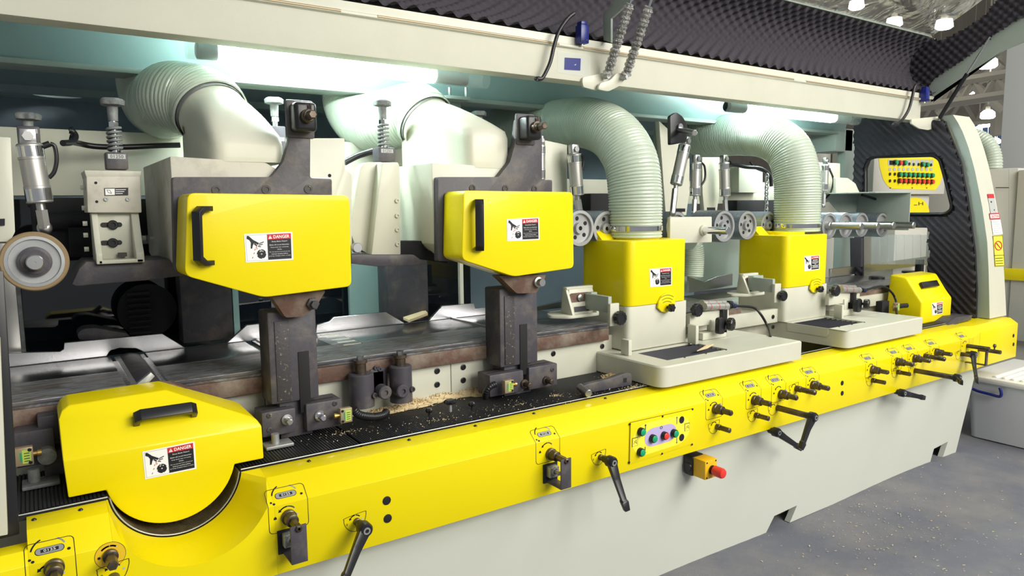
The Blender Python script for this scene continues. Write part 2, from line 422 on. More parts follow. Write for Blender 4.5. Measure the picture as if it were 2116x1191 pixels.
# scoop: loft rear arc -> front rim -> front face bottom
N = 40; vs = []; fs = []
def surf_y(z): return 1.90 if z < .745 else 1.90 + (z - .745) * (.07 / .058) if z < .803 else 1.97 + (z - .803) * 7
za = math.asin((.812 - cz) / ri); zo = math.asin((.803 - oz) / ro)
for i in range(N + 1):
    t = i / N
    wi = PI - za + (PI + 2 * za) * t if False else (PI - za) + (PI + 2 * za) * t
    wo = (PI - zo) + (PI + 2 * zo) * t
    ix, iz = cx + ri * math.cos(wi), cz + ri * math.sin(wi)
    qx, qz = ox + ro * math.cos(wo), oz + ro * math.sin(wo)
    qx = min(max(qx, xl), xr)
    if i in (0, N): qx = xl if i == 0 else xr
    vs += [(ix, 2.035, iz), (ix, 2.03, iz), (qx, surf_y(qz), qz)]
    # down the front face: fold point if above the fold
    vs += [(qx, 1.90, min(qz, .745)), (qx, 1.90, .548), (qx, 2.035, .548)]
for i in range(N):
    for k in range(5):
        a = i * 6 + k; fs.append((a, a + 6, a + 7, a + 1))
mb.add(vs, fs)
# little flats either side of the notch on the top face
_ie = math.cos(PI - za) * ri
mb.add([(cx + _ie, 2.035, .812), (xl, 2.035, .812), (xl, 1.97, .803), (cx + _ie, 2.03, .8115)], [(0, 1, 2, 3)])
mb.add([(cx - _ie, 2.035, .812), (xr, 2.035, .812), (xr, 1.97, .803), (cx - _ie, 2.03, .8115)], [(0, 1, 2, 3)])
# right end: raised block of the panel
e0, e1 = 4.62, XE
prE = [(1.90, .548), (1.90, .768), (1.945, .80), (2.10, .808), (2.10, .548)]
mb.prism([Vector((e0 + .08, y, z)) for y, z in prE], (e1 - e0 - .08, 0, 0), .003)
mb.add([(e0, 1.90, .548), (e0, 1.90, .745), (e0, 1.97, .803), (e0, 2.035, .812), (e0 + .085, 1.90, .548), (e0 + .085, 1.90, .768), (e0 + .085, 1.945, .80), (e0 + .085, 2.10, .808)],
       [(0, 1, 5, 4), (1, 2, 6, 5), (2, 3, 7, 6)])
panel = mb.build('front_panel', YEL)
tag(panel, 'long bright yellow sheet metal front panel with adjusting spindles along its face', 'machine panel')
# screws along the top edge, plugs and holes
for u, v in ((640, 953.5), (849, 910.5), (988, 882), (1114, 858), (1262, 826)):
    p = P(u, v, z=.812); MB().lathe([(0, .006), (.002, .0055), (.0045, .003)], (p.x, 2.012, .809), (0, 0, 1), 14).build('panel_screw', BLK, panel)
for u, v in ((70, 1063), (165, 1043)):
    p = P(u, v, z=.812); MB().lathe([(0, .006), (.002, .0055), (.0045, .003)], (p.x, 2.012, .808), (0, 0, 1), 14).build('panel_screw', BLK, panel)
for u, v in ((799, 1035), (801, 1072), (1740, 792), (1740, 813), (2094, 694), (2094, 712)):
    p = P(u, v, y=1.9); r = .0135 if u < 1700 else .012
    MB().lathe([(0, r), (.002, r * .97), (.003, r * .7)], p, (0, -1, 0), 24).build('hole_plug', BLK, panel)
# counter labels with window, arrows and spindle
def fold(x0, lift0=0):
    L = math.hypot(.07, .058)
    def fn(a, b, l):
        if b <= 0: return Vector((x0 + a, 1.90 - l, .745 + b))
        return Vector((x0 + a, 1.90 + b * .07 / L - l * .64, .745 + b * .058 / L + l * .77))
    return fn
def counter_label(x0, w=.112, up=.052, dn=.078):
    p = Print(fold(x0))
    r = .012
    def bord(ins):
        pts = []
        for cx_, cz_, a in ((w - r, up - r, 0), (r, up - r, 90), (r, -dn + r, 180), (w - r, -dn + r, 270)):
            for i in range(5):
                q = math.radians(a + 22.5 * i); pts.append((cx_ + (r - ins) * math.cos(q), cz_ + (r - ins) * math.sin(q)))
        return pts
    b = bord(.0008)
    # insert points at the fold so that lines bend with the sheet
    bb = []
    for i in range(len(b)):
        a1, a2 = b[i], b[(i + 1) % len(b)]; bb.append(a1)
        if (a1[1] > 0) != (a2[1] > 0):
            t = a1[1] / (a1[1] - a2[1]); bb.append((a1[0] + (a2[0] - a1[0]) * t, 0))
    p.line(bb, .0016, PBLK, .0008, True)
    # counter window
    cx_, cy_ = w * .5, up * .52; hw, hh = .028, .0085
    pts = []
    for sx, a in ((1, -90), (-1, 90)):
        for i in range(9):
            q = math.radians(a + 22.5 * i); pts.append((cx_ + sx * (hw - hh) + hh * math.cos(q), cy_ + hh * math.sin(q)))
    p.poly([(a, b_) for a, b_ in [(cx_ + (x - cx_) * 1.06, cy_ + (y_ - cy_) * 1.12) for x, y_ in pts]], PBLK, .0006)
    p.poly(pts, ZINC, .0010); p.rect(cx_ - .018, cy_ - .004, cx_ + .018, cy_ + .004, PBLK, .0013)
    p.text('0125', cx_ - .012, cy_ - .003, .024, .006, WHT, .0016)
    p.arc(cx_, cy_ - .004, .038, 165, 118, .0035, PBLK); p.arc(cx_, cy_ - .004, .034, 62, 25, .0035, PGRY)
    p.disc(w * .1, up * .22, .0032, PBLK); p.disc(w * .16, up * .1, .0034, PBLK, .0012); p.disc(w * .88, up * .36, .0036, PBLK, .0012)
    # direction arrow around the spindle
    sx, sz = w * .47, -dn * .45
    p.arc(sx, sz, .0265, 92, 132, .0035, PBLK); p.arc(sx, sz, .0265, 90, 40, .0035, PGRY); p.disc(sx + .026, sz - .002, .0035, PGRY)
    a = math.radians(140); p.arrow(sx + .0265 * math.cos(math.radians(128)), sz + .0265 * math.sin(math.radians(128)), sx + .028 * math.cos(math.radians(152)), sz + .028 * math.sin(math.radians(152)), .0035, PBLK)
    p.poly([(.014, sz - .004), (.022, sz - .004), (.022, sz + .001), (.018, sz + .005), (.014, sz + .001)], PBLK, .0008)
    p.build('counter_label', None, panel, smooth=False)
def clamp_label(px_, w=.062, h=.05):
    c = P(*px_, y=1.9)
    p = Print(lambda a, b, l: Vector((c.x + a, 1.90 - l, c.z + b)))
    pts = [(-.034, .012), (-.03, .017), (.028, .024), (.034, .02), (.033, .008), (.026, -.012), (.016, -.024), (.0, -.03), (-.016, -.025), (-.028, -.012), (-.034, .002)]
    q = spline([Vector((a, b, 0)) for a, b in pts + pts[:1]], 3)
    p.line([(v.x, v.y) for v in q[:-1]], .0015, PBLK, .0008, True)
    p.arc(0, 0, .019, 95, 130, .003, PBLK); p.arrow(-.012, .0145, -.018, .006, .003, PBLK); p.arc(0, 0, .019, 85, 40, .003, PGRY); p.disc(.022, .002, .003, PGRY)
    p.text('0', -.028, -.008, .005, .008, PBLK, .0008)
    p.build('clamp_label', None, panel, smooth=False)
def spindle(u, v, L=.075, pin=True, r=.0150, name='adjusting_spindle', tip=None):
    c = P(u, v, y=1.9); mb = MB()
    mb.lathe([(0, r * 1.45), (.012, r * 1.45), (.014, r * 1.25), (L * .45, r * 1.2), (L * .47, r)], c, (0, -1, 0), 24)
    o = c + Vector((0, -L * .45, 0)); mb.lathe([(0, r * .8), (L * .5, r * .8), (L * .55, r * .55)], o, (0, -1, 0), 6 if not pin else 20)
    s = mb.build(name, OXID, panel)
    if pin:
        q = c + Vector((0, -L * .30, 0)); MB().cyl(q, q + Vector((0, 0, .020)), .003, 10).lathe([(.018, .005), (.024, .0065), (.027, .004)], q, (0, 0, 1), 14).build('locking_pin', ZINC, s)
    return s
def stud(u, v, L=.07, r=.0125):
    c = P(u, v, y=1.9)
    return MB().lathe([(0, r), (L * .25, r), (L * .27, r * .86), (L * .96, r * .86), (L, r * .5)], c, (0, -1, 0), 20).build('clamping_stud', OXID, panel)
def lever(root, d, L, hub=.021, parent=None, name='clamp_lever', reach=.03, ax=(0, -1, 0)):
    """ratchet clamp lever: hub at root, arm towards d"""
    root = Vector(root); d = Vector(d).normalized(); ax = Vector(ax); mb = MB()
    mb.lathe([(-.032, hub * .62), (-.012, hub * .72), (-.008, hub), (.016, hub), (.022, hub * .8)], root, ax, 24)
    s = d.cross(ax).normalized()
    def ring(t, w, h, off): 
        c = root + d * t + ax * off; return [c + s * w + ax * h, c - s * w + ax * h, c - s * w * .8 - ax * h, c + s * w * .8 - ax * h]
    rings = [ring(.0, .018, .014, .004), ring(L * .35, .0145, .010, reach * .35), ring(L * .78, .0115, .009, reach * .8), ring(L * .80, .0155, .011, reach * .85), ring(L, .012, .008, reach)]
    vs = [p for r_ in rings for p in r_]; fs = [(0, 1, 2, 3), (16, 17, 18, 19)]
    for k in range(4):
        for i in range(4):
            j = (i + 1) % 4; fs.append((k * 4 + i, k * 4 + j, k * 4 + 4 + j, k * 4 + 4 + i))
    q = bmesh.new(); bv = [q.verts.new(v_) for v_ in vs]
    for f in fs: q.faces.new([bv[i] for i in f])
    bmesh.ops.recalc_face_normals(q, faces=q.faces[:]); bmesh.ops.bevel(q, geom=q.edges[:], offset=.003, segments=2, profile=.5, affect='EDGES')
    mb.bm(q)
    o = mb.build(name, BLK, parent)
    MB().lathe([(.0, hub * .5), (.024, hub * .5), (.024, hub * .28), (.019, hub * .28)], root, ax, 20).build('lever_screw', ZINC, o)
    return o
for x0, w in ((P(50, 1165, y=1.9).x, .100), (P(553, 1040, y=1.9).x, .110), (P(1107, 918, y=1.9).x, .105)):
    counter_label(x0, w)
labs = [((1459, 838), (1478, 845)), ((1542, 815), (1558, 827)), ((1595, 800), (1613, 815)), ((1666, 785), (1679, 796)), ((1789, 755), (1802, 764)), ((1843, 742), (1854, 748)),
        ((1876, 735), (1889, 741)), ((1922, 722), (1934, 728)), ((1986, 705), (1998, 712))]
for i, (a, b) in enumerate(labs):
    counter_label(P(*a, y=1.9).x - .002, .105)
    if i < 8: spindle(b[0], b[1], .085 if i else .085, pin=i not in (4, 7))
# first three: spindles with folded locking straps on them
for (u, v), dz in (((112, 1172), 0), ((596, 1068), 1), ((1137, 938), 1)):
    c = P(u, v, y=1.9); s = spindle(u, v, .085, pin=False, r=.0145)
    if dz:
        e = c + Vector((0, -.078, 0)); k = MB()
        k.box((e.x - .022, e.y - .012, e.z - .098), (e.x + .022, e.y - .006, e.z + .008), .002)
        k.box((e.x - .022, e.y - .010, e.z - .098), (e.x + .022, 1.905, e.z - .094), .001)
        k.build('locking_strap', CAST, panel)
        MB().lathe([(0, .010), (.012, .010), (.014, .007), (.014, .004), (.008, .004)], (e.x, e.y - .004, e.z), (0, -1, 0), 6).build('strap_bolt', OXID, panel)
        q = c + Vector((0, 0, -.055))
        k = MB(); k.box((q.x - .033, 1.894, q.z - .045), (q.x + .027, 1.899, q.z + .022), 0)
        k.build('strap_opening', BLKM, panel)
        k = MB(); k.box((q.x - .022, 1.872, q.z - .022), (q.x + .018, 1.896, q.z + .016), .003); k.cyl((q.x, 1.873, q.z), (q.x, 1.845, q.z), .007); k.lathe([(0, .016), (.004, .015), (.004, .009), (-.002, .009)], (q.x, 1.872, q.z), (0, -1, 0), 24)
        for sx in (-.017, .013):
            for sz in (-.017, .011): k.bolt((q.x + sx, 1.873, q.z + sz), (0, -1, 0), .0035)
        k.build('strap_cylinder', ZINC, panel)
# round amber plate with hexagonal spindle at the far left, and a D label below it
c = P(228, 1148, y=1.9)
p = Print(lambda a, b, l: Vector((c.x + a, 1.90 - l, c.z + b)))
p.disc(0, 0, .0335, PBLK, .0005, 40); p.disc(0, 0, .0325, OYEL, .0008, 40); p.arc(0, 0, .024, 95, 135, .004, PBLK, .0012); p.arc(0, 0, .024, 90, 55, .004, PGRY, .0012); p.disc(-.024, -.001, .004, PBLK, .0012, 5)
p.build('spindle_label', None, panel, smooth=False)
MB().lathe([(0, .017), (.012, .017), (.014, .013)], c, (0, -1, 0), 24).lathe([(.012, .013), (.062, .013), (.065, .010)], c, (0, -1, 0), 6).build('hexagon_spindle', OXID, panel)
clamp_label((235, 1182)); MB().lathe([(0, .014), (.03, .014), (.032, .010)], P(235, 1195, y=1.9), (0, -1, 0), 24).build('clamping_stud', OXID, panel)
# levers on the panel
for (u, v), tgt, tp in (((737, 1078), (697, 1205), 1.80), ((1240, 945), (1283, 1050), 1.80)):
    clamp_label((u - 3, v)); stud(u, v, .045, .011)
    c = P(u, v, y=1.9) + Vector((0, -.055, 0)); e = P(*tgt, y=tp)
    lever(c, e - c, (e - c).length, parent=panel)
for u, v in ((1481, 882), (1561, 858)): clamp_label((u - 6, v)); stud(u, v)
clamp_label((1597, 845)); clamp_label((1640, 803)); stud(1645, 803, .10, .0145)
for u, v in ((1802, 786), (1854, 769)): clamp_label((u - 5, v)); stud(u, v)
clamp_label((1884, 765)); clamp_label((1915, 736)); stud(1910, 736, .11, .0145); clamp_label((1980, 733))
# long stud with lever that folds down (1597,845) and its twin under the panel
c = P(1606, 843, y=1.9); e = c + Vector((0, -.17, 0))
MB().cyl(c, e, .0135, 20).build('long_clamping_stud', OXID, panel)
t = P(1652, 928, y=e.y - .01); lever(e, t - e, (t - e).length, parent=panel, reach=.005)
c = P(1890, 766, y=1.9); e = c + Vector((0, -.21, 0)); MB().cyl(c, e, .0135, 20).build('long_clamping_stud', OXID, panel)
t = P(1987, 792, y=e.y - .06); lever(e, t - e, (t - e).length, parent=panel, reach=.0)
c = P(1990, 730, y=1.9); e = c + Vector((0, -.05, 0)); stud(1986, 732, .05); t = P(2007, 790, y=1.80); lever(e, t - e, (t - e).length, parent=panel)
# crank pair at the far right
c = P(1998, 715, y=1.9); mb = MB(); mb.cyl(c, c + Vector((0, -.12, 0)), .012); e = c + Vector((0, -.10, 0)); mb.box((e.x - .015, e.y - .01, e.z - .10), (e.x + .015, e.y - .004, e.z), .002); mb.box((e.x - .015, e.y - .01, e.z - .10), (e.x + .015, 1.92, e.z - .095), .001)
mb.build('strapped_spindle', OXID, panel)
c = P(2022, 722, y=1.9); mb = MB(); mb.cyl(c, c + Vector((0, -.12, 0)), .012); q = c + Vector((0, -.085, 0)); mb.cyl(q, q + Vector((0, 0, .03)), .004, 10).lathe([(.025, .007), (.033, .010), (.045, .006)], q, (0, 0, 1)); mb.build('adjusting_spindle', OXID, panel)
# levers that hang under the panel
for (u, v), tgt in (((1602, 893), (1652, 927)), ((1862, 812), (1907, 822))):
    c = P(u, v, y=1.88); e = P(*tgt, y=1.87)
    lever(c, e - c, (e - c).length, parent=panel, name='under_panel_lever', reach=.008)
    MB().box((c.x - .018, c.y - .01, c.z), (c.x + .018, 1.975, .5475), .002).build('lever_bracket', BLK, panel)
# ------------------------------------------------------------------ button plate
cp = MB()
c4 = [(1301, 874), (1431, 845), (1431, 917), (1299, 960)]
fn = quadmap(c4, 1.8995)
q = [fn(a, b, 0) for a, b in ((0, 0), (1, 0), (1, 1), (0, 1))]
cp.prism(q, (0, -.003, 0), .0005); plate = cp.build('button_plate', YEL, panel)
fn0 = quadmap(c4, 1.8965, 1.75, 1.0); pr = Print(fn0)
def stadium(cx_, cy_, hw, hh, n=14):
    return [(cx_ + s_ * (hw - hh) + hh * math.cos(math.radians(a + 180 / n * i)), cy_ + hh * math.sin(math.radians(a + 180 / n * i))) for s_, a in ((1, -90), (-1, 90)) for i in range(n + 1)]
pr.line([(.02, .0), (.02, 1), (1.73, 1), ], .012, PBLK, .0004)
pr.poly(stadium(.875, .5, .80, .40), LYEL, .0004); pr.poly(stadium(.84, .50, .44, .235), LILAC, .0007)
for a, b, c_, d in ((.50, .86, .50, .86),): pass
pr.arrow(.42, .66, .42, .88, .02, PBLK); pr.arrow(.42, .30, .42, .12, .02, PBLK); pr.arrow(.70, .685, .56, .685, .022, PBLK); pr.arrow(1.0, .69, 1.14, .69, .022, PBLK)
pr.arc(.85, .69, .03, 0, 360, .014, PBLK, .001, 14); pr.arrow(1.29, .68, 1.29, .88, .016, PBLK); pr.arrow(1.29, .34, 1.29, .14, .016, PBLK)
for a, b in ((.08, .40), (1.52, .42)):
    pr.line([(a, b), (a, b + .2), (a + .14, b + .2)], .016, PBLK); pr.line([(a + .14, b + .2), (a + .14, b), (a, b)], .005, PBLK); pr.line([(a + .03, b + .05), (a + .10, b + .14), (a + .12, b + .05), (a + .05, b + .12)], .008, PBLK)
for a, b in ((1.43, .76), (1.43, .27)): pr.disc(a, b, .072, PBLK, .0012, 24, .10)
pr.build('button_plate_print', None, plate, smooth=False)
for u, v in ((1301.5, 877), (1369, 861), (1431, 846), (1430, 919), (1368, 938), (1300, 956)):
    MB().lathe([(0, .0045), (.002, .004), (.003, .002)], P(u, v, y=1.8965), (0, -1, 0), 12).build('plate_screw', BLK, plate)
for (u, v), m_ in (((1323, 892), GRN), ((1322, 934), GRN), ((1347, 906), GRN), ((1371, 900), RED), ((1391, 895), GRN)):
    c = P(u, v, y=1.896); b = MB().lathe([(0, .0165), (.014, .016), (.016, .0145)], c, (0, -1, 0), 28).build('push_button', BLK, plate)
    MB().lathe([(.010, .0135), (.0185, .0132), (.020, .011)], c, (0, -1, 0), 28).build('button_cap', m_, b)['label'] = 'red button cap' if m_ is RED else 'green button cap'
# ------------------------------------------------------------------ emergency stop
es = P(1466, 962, y=1.90)
t = thing('emergency_stop', 'yellow emergency stop box with red mushroom button under the yellow panel', 'emergency stop', (es.x, 1.93, .49))
a = P(1446, 940, y=1.90); b = P(1479, 989, y=1.90); zc = es.z; k = .034
x0, x1 = P(1441, 960, y=1.905).x, P(1484, 950, y=1.87).x
hx = x0 + .002
MB().box((hx, 1.865, zc - .040), (hx + .074, 1.935, zc + .040), .005, YELO).build('stop_box', YELO, t)
MB().box((hx - .008, 1.925, zc - .044), (hx + .07, 1.978, zc + .044), .012).lathe([(0, .02), (.006, .018)], (hx - .006, 1.95, zc - .005), (-1, 0, 0), 20).build('back_box', BLK, t)
for sx in (.01, .064):
    for sz in (-.032, .032): MB().lathe([(0, .004), (.002, .003)], (hx + sx, 1.865, zc + sz), (0, -1, 0), 10).build('box_screw', BLK, t)
c = Vector((hx + .040, 1.866, zc - .002))
MB().lathe([(0, .019), (.008, .019), (.008, .014)], c, (0, -1, 0), 24).build('button_collar', BLK, t)
MB().lathe([(.008, .013), (.014, .013), (.016, .0215), (.054, .0215), (.061, .018), (.064, .010)], c, (0, -1, 0), 28).build('stop_button', RED, t)
# ================================================================== RIBBED MATS AND EDGE STRIP
def ribbed(mb, x0, x1, y0, y1, z, pitch=.0075, h=.0035, axis='y'):
    """ribs run along y (front to back)"""
    n = int((x1 - x0) / pitch); vs = []; fs = []
    for i in range(n):
        a = x0 + i * pitch
        for x, zz in ((a, z - h), (a + pitch * .28, z), (a + pitch * .72, z), (a + pitch * .98, z - h)):
            vs += [(x, y0, zz), (x, y1, zz)]
    for i in range(len(vs) // 2 - 1): fs.append((2 * i, 2 * i + 2, 2 * i + 3, 2 * i + 1))
    mb.add(vs, fs); mb.box((x0, y0, z - .02), (x1, y1, z - h - .0005))
msx = P(868 / 3.503 * 0 + 748, 919, z=.818).x
mb = MB(); ribbed(mb, cx + ri * .985, msx - .004, 2.045, 2.37, .820, .009); m1 = mb.build('ribbed_mat', RUB); tag(m1, 'short black ribbed rubber mat dusted with chips in front of the left clamp blocks', 'rubber mat', 'ribbed mats on the machine bed')
mb = MB(); ribbed(mb, msx + .004, 2.035, 2.045, 2.335, .820); m1 = mb.build('ribbed_mat', RUB); tag(m1, 'long black ribbed rubber mat between the clamp blocks and the yellow panel edge', 'rubber mat', 'ribbed mats on the machine bed')
mb = MB(); ribbed(mb, -.11, cx - ri * .985, 2.045, 2.40, .820, .009); m1 = mb.build('ribbed_mat', RUB); tag(m1, 'small black ribbed rubber mat left of the yellow cover with the round lower edge', 'rubber mat', 'ribbed mats on the machine bed')
# curved mat following the notch
vs = []; fs = []; n = 150
for i in range(n):
    for f_, rr in ((0, ri * .985), (.3, ri * .965), (.7, ri * .965), (.95, ri * .985)):
        t = (i + f_) / n; w_ = (PI - za) + (PI + 2 * za) * t
        vs += [(cx + rr * math.cos(w_), 2.040, cz + rr * math.sin(w_)), (cx + rr * math.cos(w_), 2.36, cz + rr * math.sin(w_))]
for i in range(len(vs) // 2 - 1): fs.append((2 * i, 2 * i + 2, 2 * i + 3, 2 * i + 1))
mb = MB(); mb.add(vs, fs); m1 = mb.build('curved_ribbed_mat', RUBD); tag(m1, 'dusty ribbed rubber strip curving under the round yellow cover', 'rubber mat')
# bright trim edge
def trim(pts, name='edge_strip'):
    return MB().tube(pts, .0021, 8, smooth=0)
e = trim([(cx + ri * math.cos(za), 2.038, .818), (4.58, 2.038, .818)]); t = e.build('edge_strip', ZINC); tag(t, 'thin bright metal strip along the rear edge of the long yellow panel', 'trim strip', None)
e = trim([(-.11, 2.038, .818), (cx - ri * math.cos(za), 2.038, .818)]); t = e.build('edge_strip', ZINC); tag(t, 'short bright metal strip at the left end of the yellow panel', 'trim strip')
arcp = [(cx + ri * .972 * math.cos((PI - za) + (PI + 2 * za) * i / 30), 2.038, cz + ri * .972 * math.sin((PI - za) + (PI + 2 * za) * i / 30)) for i in range(31)]
e = trim(arcp); t = e.build('edge_strip', ZINC); tag(t, 'bright metal strip bent round the half circle recess under the yellow cover', 'trim strip')
# two short end mats right
mb = MB(); ribbed(mb, 4.06, 4.55, 2.045, 2.36, .822); m1 = mb.build('ribbed_mat', RUB); tag(m1, 'black ribbed mat at the right end below the small yellow cover with a recessed grip', 'rubber mat', 'ribbed mats on the machine bed')
mb = MB(); ribbed(mb, 2.96, 3.14, 2.045, 2.335, .822); m1 = mb.build('ribbed_mat', RUB); tag(m1, 'small patch of black ribbed mat between the two white trays', 'rubber mat', 'ribbed mats on the machine bed')
# ================================================================== BED BODY (white side plates) AND TABLE
def side_plate(x0, x1, z0, z1, y, holes, label):
    mb = MB(); mb.box((x0, y, z0), (x1, y + .03, z1), .002)
    o = mb.build('bed_side_plate', CREAM); tag(o, label, 'side plate', None)
    for u, v in holes:
        p = P(u, v, y=y); MB().bolt(p, (0, -1, 0), .0115, h=.004).build('socket_screw', BLK, o)
    return o
ys = 2.345
xm = P(932, 780, y=ys).x
side_plate(.60, xm - .0015, .815, .975, ys, [(903, 767), (903, 795)], 'cream side plate of the bed behind the two black swivel blocks')
side_plate(xm + .0015, P(1265, 700, y=ys).x, .815, .975, ys, [(957, 759), (957, 786), (1143, 731), (1244, 716), (1244, 738)], 'cream side plate of the bed running behind the right black post')
mb = MB(); mb.box((-.6, ys + .012, .815), (.19, ys + .04, .955), .002); mb.box((.36, ys + .012, .815), (.598, ys + .04, .955), .002)
tag(mb.build('bed_side_plate', CREAM), 'cream side plate of the bed either side of the left cutter spindle', 'side plate')
mb = MB(); mb.box((-.6, 2.40, .547), (4.9, 3.4, .80)); mb.box((-.6, 2.42, .80), (.18, 3.2, .955)); mb.box((.42, 2.42, .80), (4.9, 3.2, .955))
tag(mb.build('bed_casting', CREAMD), 'heavy cream bed casting under the tables between the side plates and the back', 'machine bed')
# tables
TZ = 1.035
def table(x0, x1, label, front=2.315, left_teeth=False, right_teeth=False, z=TZ, back=2.873, brown=.055, topmat=None):
    mb = MB(); mb.box((x0, front + .004, z - .02), (x1, 2.585, z), .0015, topmat or DUST); mb.box((x0, 2.5855, z - .02), (x1, back, z), .0015, STEEL); mb.box((x0 + .001, front, z - .02 - brown), (x1 - .001, front + .10, z - .0205), .004, BROWN)
    mb.box((x0, front - .002, z - .010), (x1, front + .008, z - .002), .001, CAST)
    mb.box((x0, back - .006, z - .002), (x1, back - .0005, z + .0008), 0, BLKM)
    for side, on in ((x0, left_teeth), (x1, right_teeth)):
        if on:
            s_ = -1 if side == x0 else 1
            for k in range(26):
                yy = front + .02 + k * (back - front - .12) / 26
                mb.box((side, yy, z - .012), (side + s_ * .016, yy + .010, z - .0005), 0, STEEL)
    o = mb.build('machine_table', DUST); tag(o, label, 'table plate', 'table plates of the machine bed'); return o
table(-.45, P(232, 745, z=TZ).x, 'smeared steel table plate left of the cutter spindle with comb teeth', right_teeth=True)
table(P(318, 752, z=TZ).x, P(532, 722, z=TZ).x, 'smeared steel table plate right of the cutter spindle with comb teeth', left_teeth=True)
table(P(550, 722, z=TZ).x, 1.585, 'long blue grey steel table plate with brown edge between the two black posts')
table(1.60, P(1265, 690, y=2.33).x - .03, 'smeared steel table plate with brown edge right of the second black post')
# slots and lifting rollers between plates
for (u, v), lab in (((533, 712), 'slim steel roller set in the table behind the left post'), ((985, 674), 'slim steel roller set in the table left of the second post')):
    p = P(u, v, z=TZ); mb = MB(); mb.cyl((p.x + .02, 2.40, TZ - .003), (p.x + .02, 2.86, TZ - .003), .009, 20)
    tag(mb.build('table_roller', STEELR), lab, 'roller')
# white marks on table behind post 1 : slotted wear strip
mb = MB()
p = P(700, 705, z=TZ + .001); mb.box((p.x - .05, p.y - .10, TZ - .0035), (p.x + .06, p.y + .12, TZ + .0006), .001, DUST)
for k in range(5):
    p = P(672 + k * 12, 692 + k * 5, z=TZ + .001)
    mb.box((p.x - .02, p.y - .006, TZ - .002), (p.x + .05, p.y + .006, TZ + .0018), .001)
tag(mb.build('wear_strip', MATS['dusty_cream_paint']), 'pale slotted wear strip let into the table right of the left post', 'wear strip')
# fences
def fence(pts, label, y=2.875, t=.018):
    q = [P(u, v, y=y) for u, v in pts]; mb = MB(); mb.prism(q, (0, t, 0), .0012, seg=1)
    return tag(mb.build('guide_fence', STEEL), label, 'fence', 'steel guide fences behind the table')
fence([(14, 760), (120, 747.5), (220, 736.4), (228, 725), (246, 719.5), (282, 720.5), (300, 729), (384, 720), (335, 690), (230, 700), (133, 709), (132, 722), (124, 727), (14, 730)], 'shiny steel fence with an arched notch over the left cutter spindle')
fence([(467, 711), (651, 691), (648, 654), (551, 668), (510, 672.5)], 'shiny steel fence with a pointed left end behind the left post')
fence([(653, 691), (745, 681), (841, 671), (797, 645), (690, 656), (681, 665), (655, 672)], 'shiny steel fence with slanted ends between the two posts')
fence([(884, 667), (1034, 651), (1034, 634), (982, 638), (979, 627), (914, 633)], 'steel fence with a stepped top left of the second post')
fence([(1036, 651), (1186, 634), (1186, 616), (1112, 634), (1036, 640)], 'brownish steel fence right of the second post', 2.875)
fence([(1424, 606), (1514, 590), (1514, 565), (1480, 572), (1455, 583), (1424, 572)], 'steel fence seen between the two tall yellow covers')
fence([(1717, 573), (1920, 547), (1920, 530), (1717, 556)], 'long brownish steel fence at the right end by the foam lined wall', 2.86)
# right end table
table(3.72, 4.95, 'dark steel table plate at the right end beneath the foam lined wall', front=2.36, z=1.03)
table(2.42, 3.05, 'steel table plate with brown edge between the two tall yellow covers', front=2.36, z=1.03)
# wooden chip lodged at fence
mb = MB(); q = [P(u, v, z=1.06) for u, v in ((833, 661), (879, 646), (884, 652), (845, 667))]; mb.prism(q, (0, 0, .012), .001); tag(mb.build('wood_offcut', WOOD), 'small splintered wood offcut lying where two fences meet', 'wood offcut')
# cutter spindle at the left
sx = P(285, 760, z=TZ - .01).x
t = thing('cutter_spindle', 'dark cutter block on a horizontal spindle between the two left table plates', 'cutter', (sx, 2.4, .9))
A = P(256, 738, z=1.02); B = P(300, 800, y=2.26)
ax0 = Vector((sx - .005, 2.86, .985)); ax1 = Vector((sx - .005, 2.30, .985))
MB().cyl(ax0, ax1, .058, 32).build('cutter_body', CAST, t)
mb = MB()
for w_ in (35, 125, 215, 305):
    r_ = math.radians(w_); d_ = Vector((math.cos(r_), 0, math.sin(r_))); s_ = Vector((-math.sin(r_), 0, math.cos(r_)))
    pts = [ax0 + d_ * .055 + s_ * .02, ax0 + d_ * .066 + s_ * .012, ax0 + d_ * .058 - s_ * .004, ax0 + d_ * .050]
    mb.prism(pts, (0, -.55, 0), 0)
mb.build('knife_bar', ZINC, t)
MB().lathe([(0, .10), (.012, .105), (.03, .10), (.04, .06)], (sx + .02, 2.29, .945), (0, -1, 0), 36).build('spindle_flange', BROWN, t)
mb = MB(); mb.box((sx + .03, 2.25, .87), (sx + .22, 2.31, .955), .02); mb.build('spindle_bracket', BROWN, t)
mb = MB(); mb.prism(py([(262, 812), (300, 780), (312, 770), (320, 778), (300, 800), (292, 812)], 2.27), (0, .02, 0), .001); mb.build('chip_deflector', ZINC, t)
# ================================================================== COVER WITH ROUND LOWER EDGE (front left)
yf = 2.05
ys_ = lambda z: yf + max(0, z - .93) * .72
def onslope(u, v):
    lo, hi = 2.05, 2.3
    for _ in range(40):
        m_ = (lo + hi) / 2; p = P(u, v, y=m_)
        if ys_(p.z) > m_: lo = m_
        else: hi = m_
    return P(u, v, y=(lo + hi) / 2)
c3 = thing('cutter_cover', 'large yellow cutter cover with a round lower edge and a black grab handle, front left', 'cutter cover', (.27, 2.12, .70), 'yellow cutter covers')
dc = (.269, .868); dr = .163
low = [P(140, 1016, y=yf), P(130, 952, y=yf)]
up = [onslope(121, 868), onslope(127, 850), onslope(142, 838), onslope(342, 806), onslope(518, 861), onslope(531, 868)]
lowr = [P(541, 884, y=yf), P(545, 940, y=yf)]
zb = low[0].z - .004
arc = []
zl = P(215, 1015, y=yf).z
a0 = math.asin((zl - dc[1]) / dr)
for i in range(33):
    w_ = -a0 * 0 + (2 * PI + a0) + (PI - 2 * a0 - 2 * PI) * 0
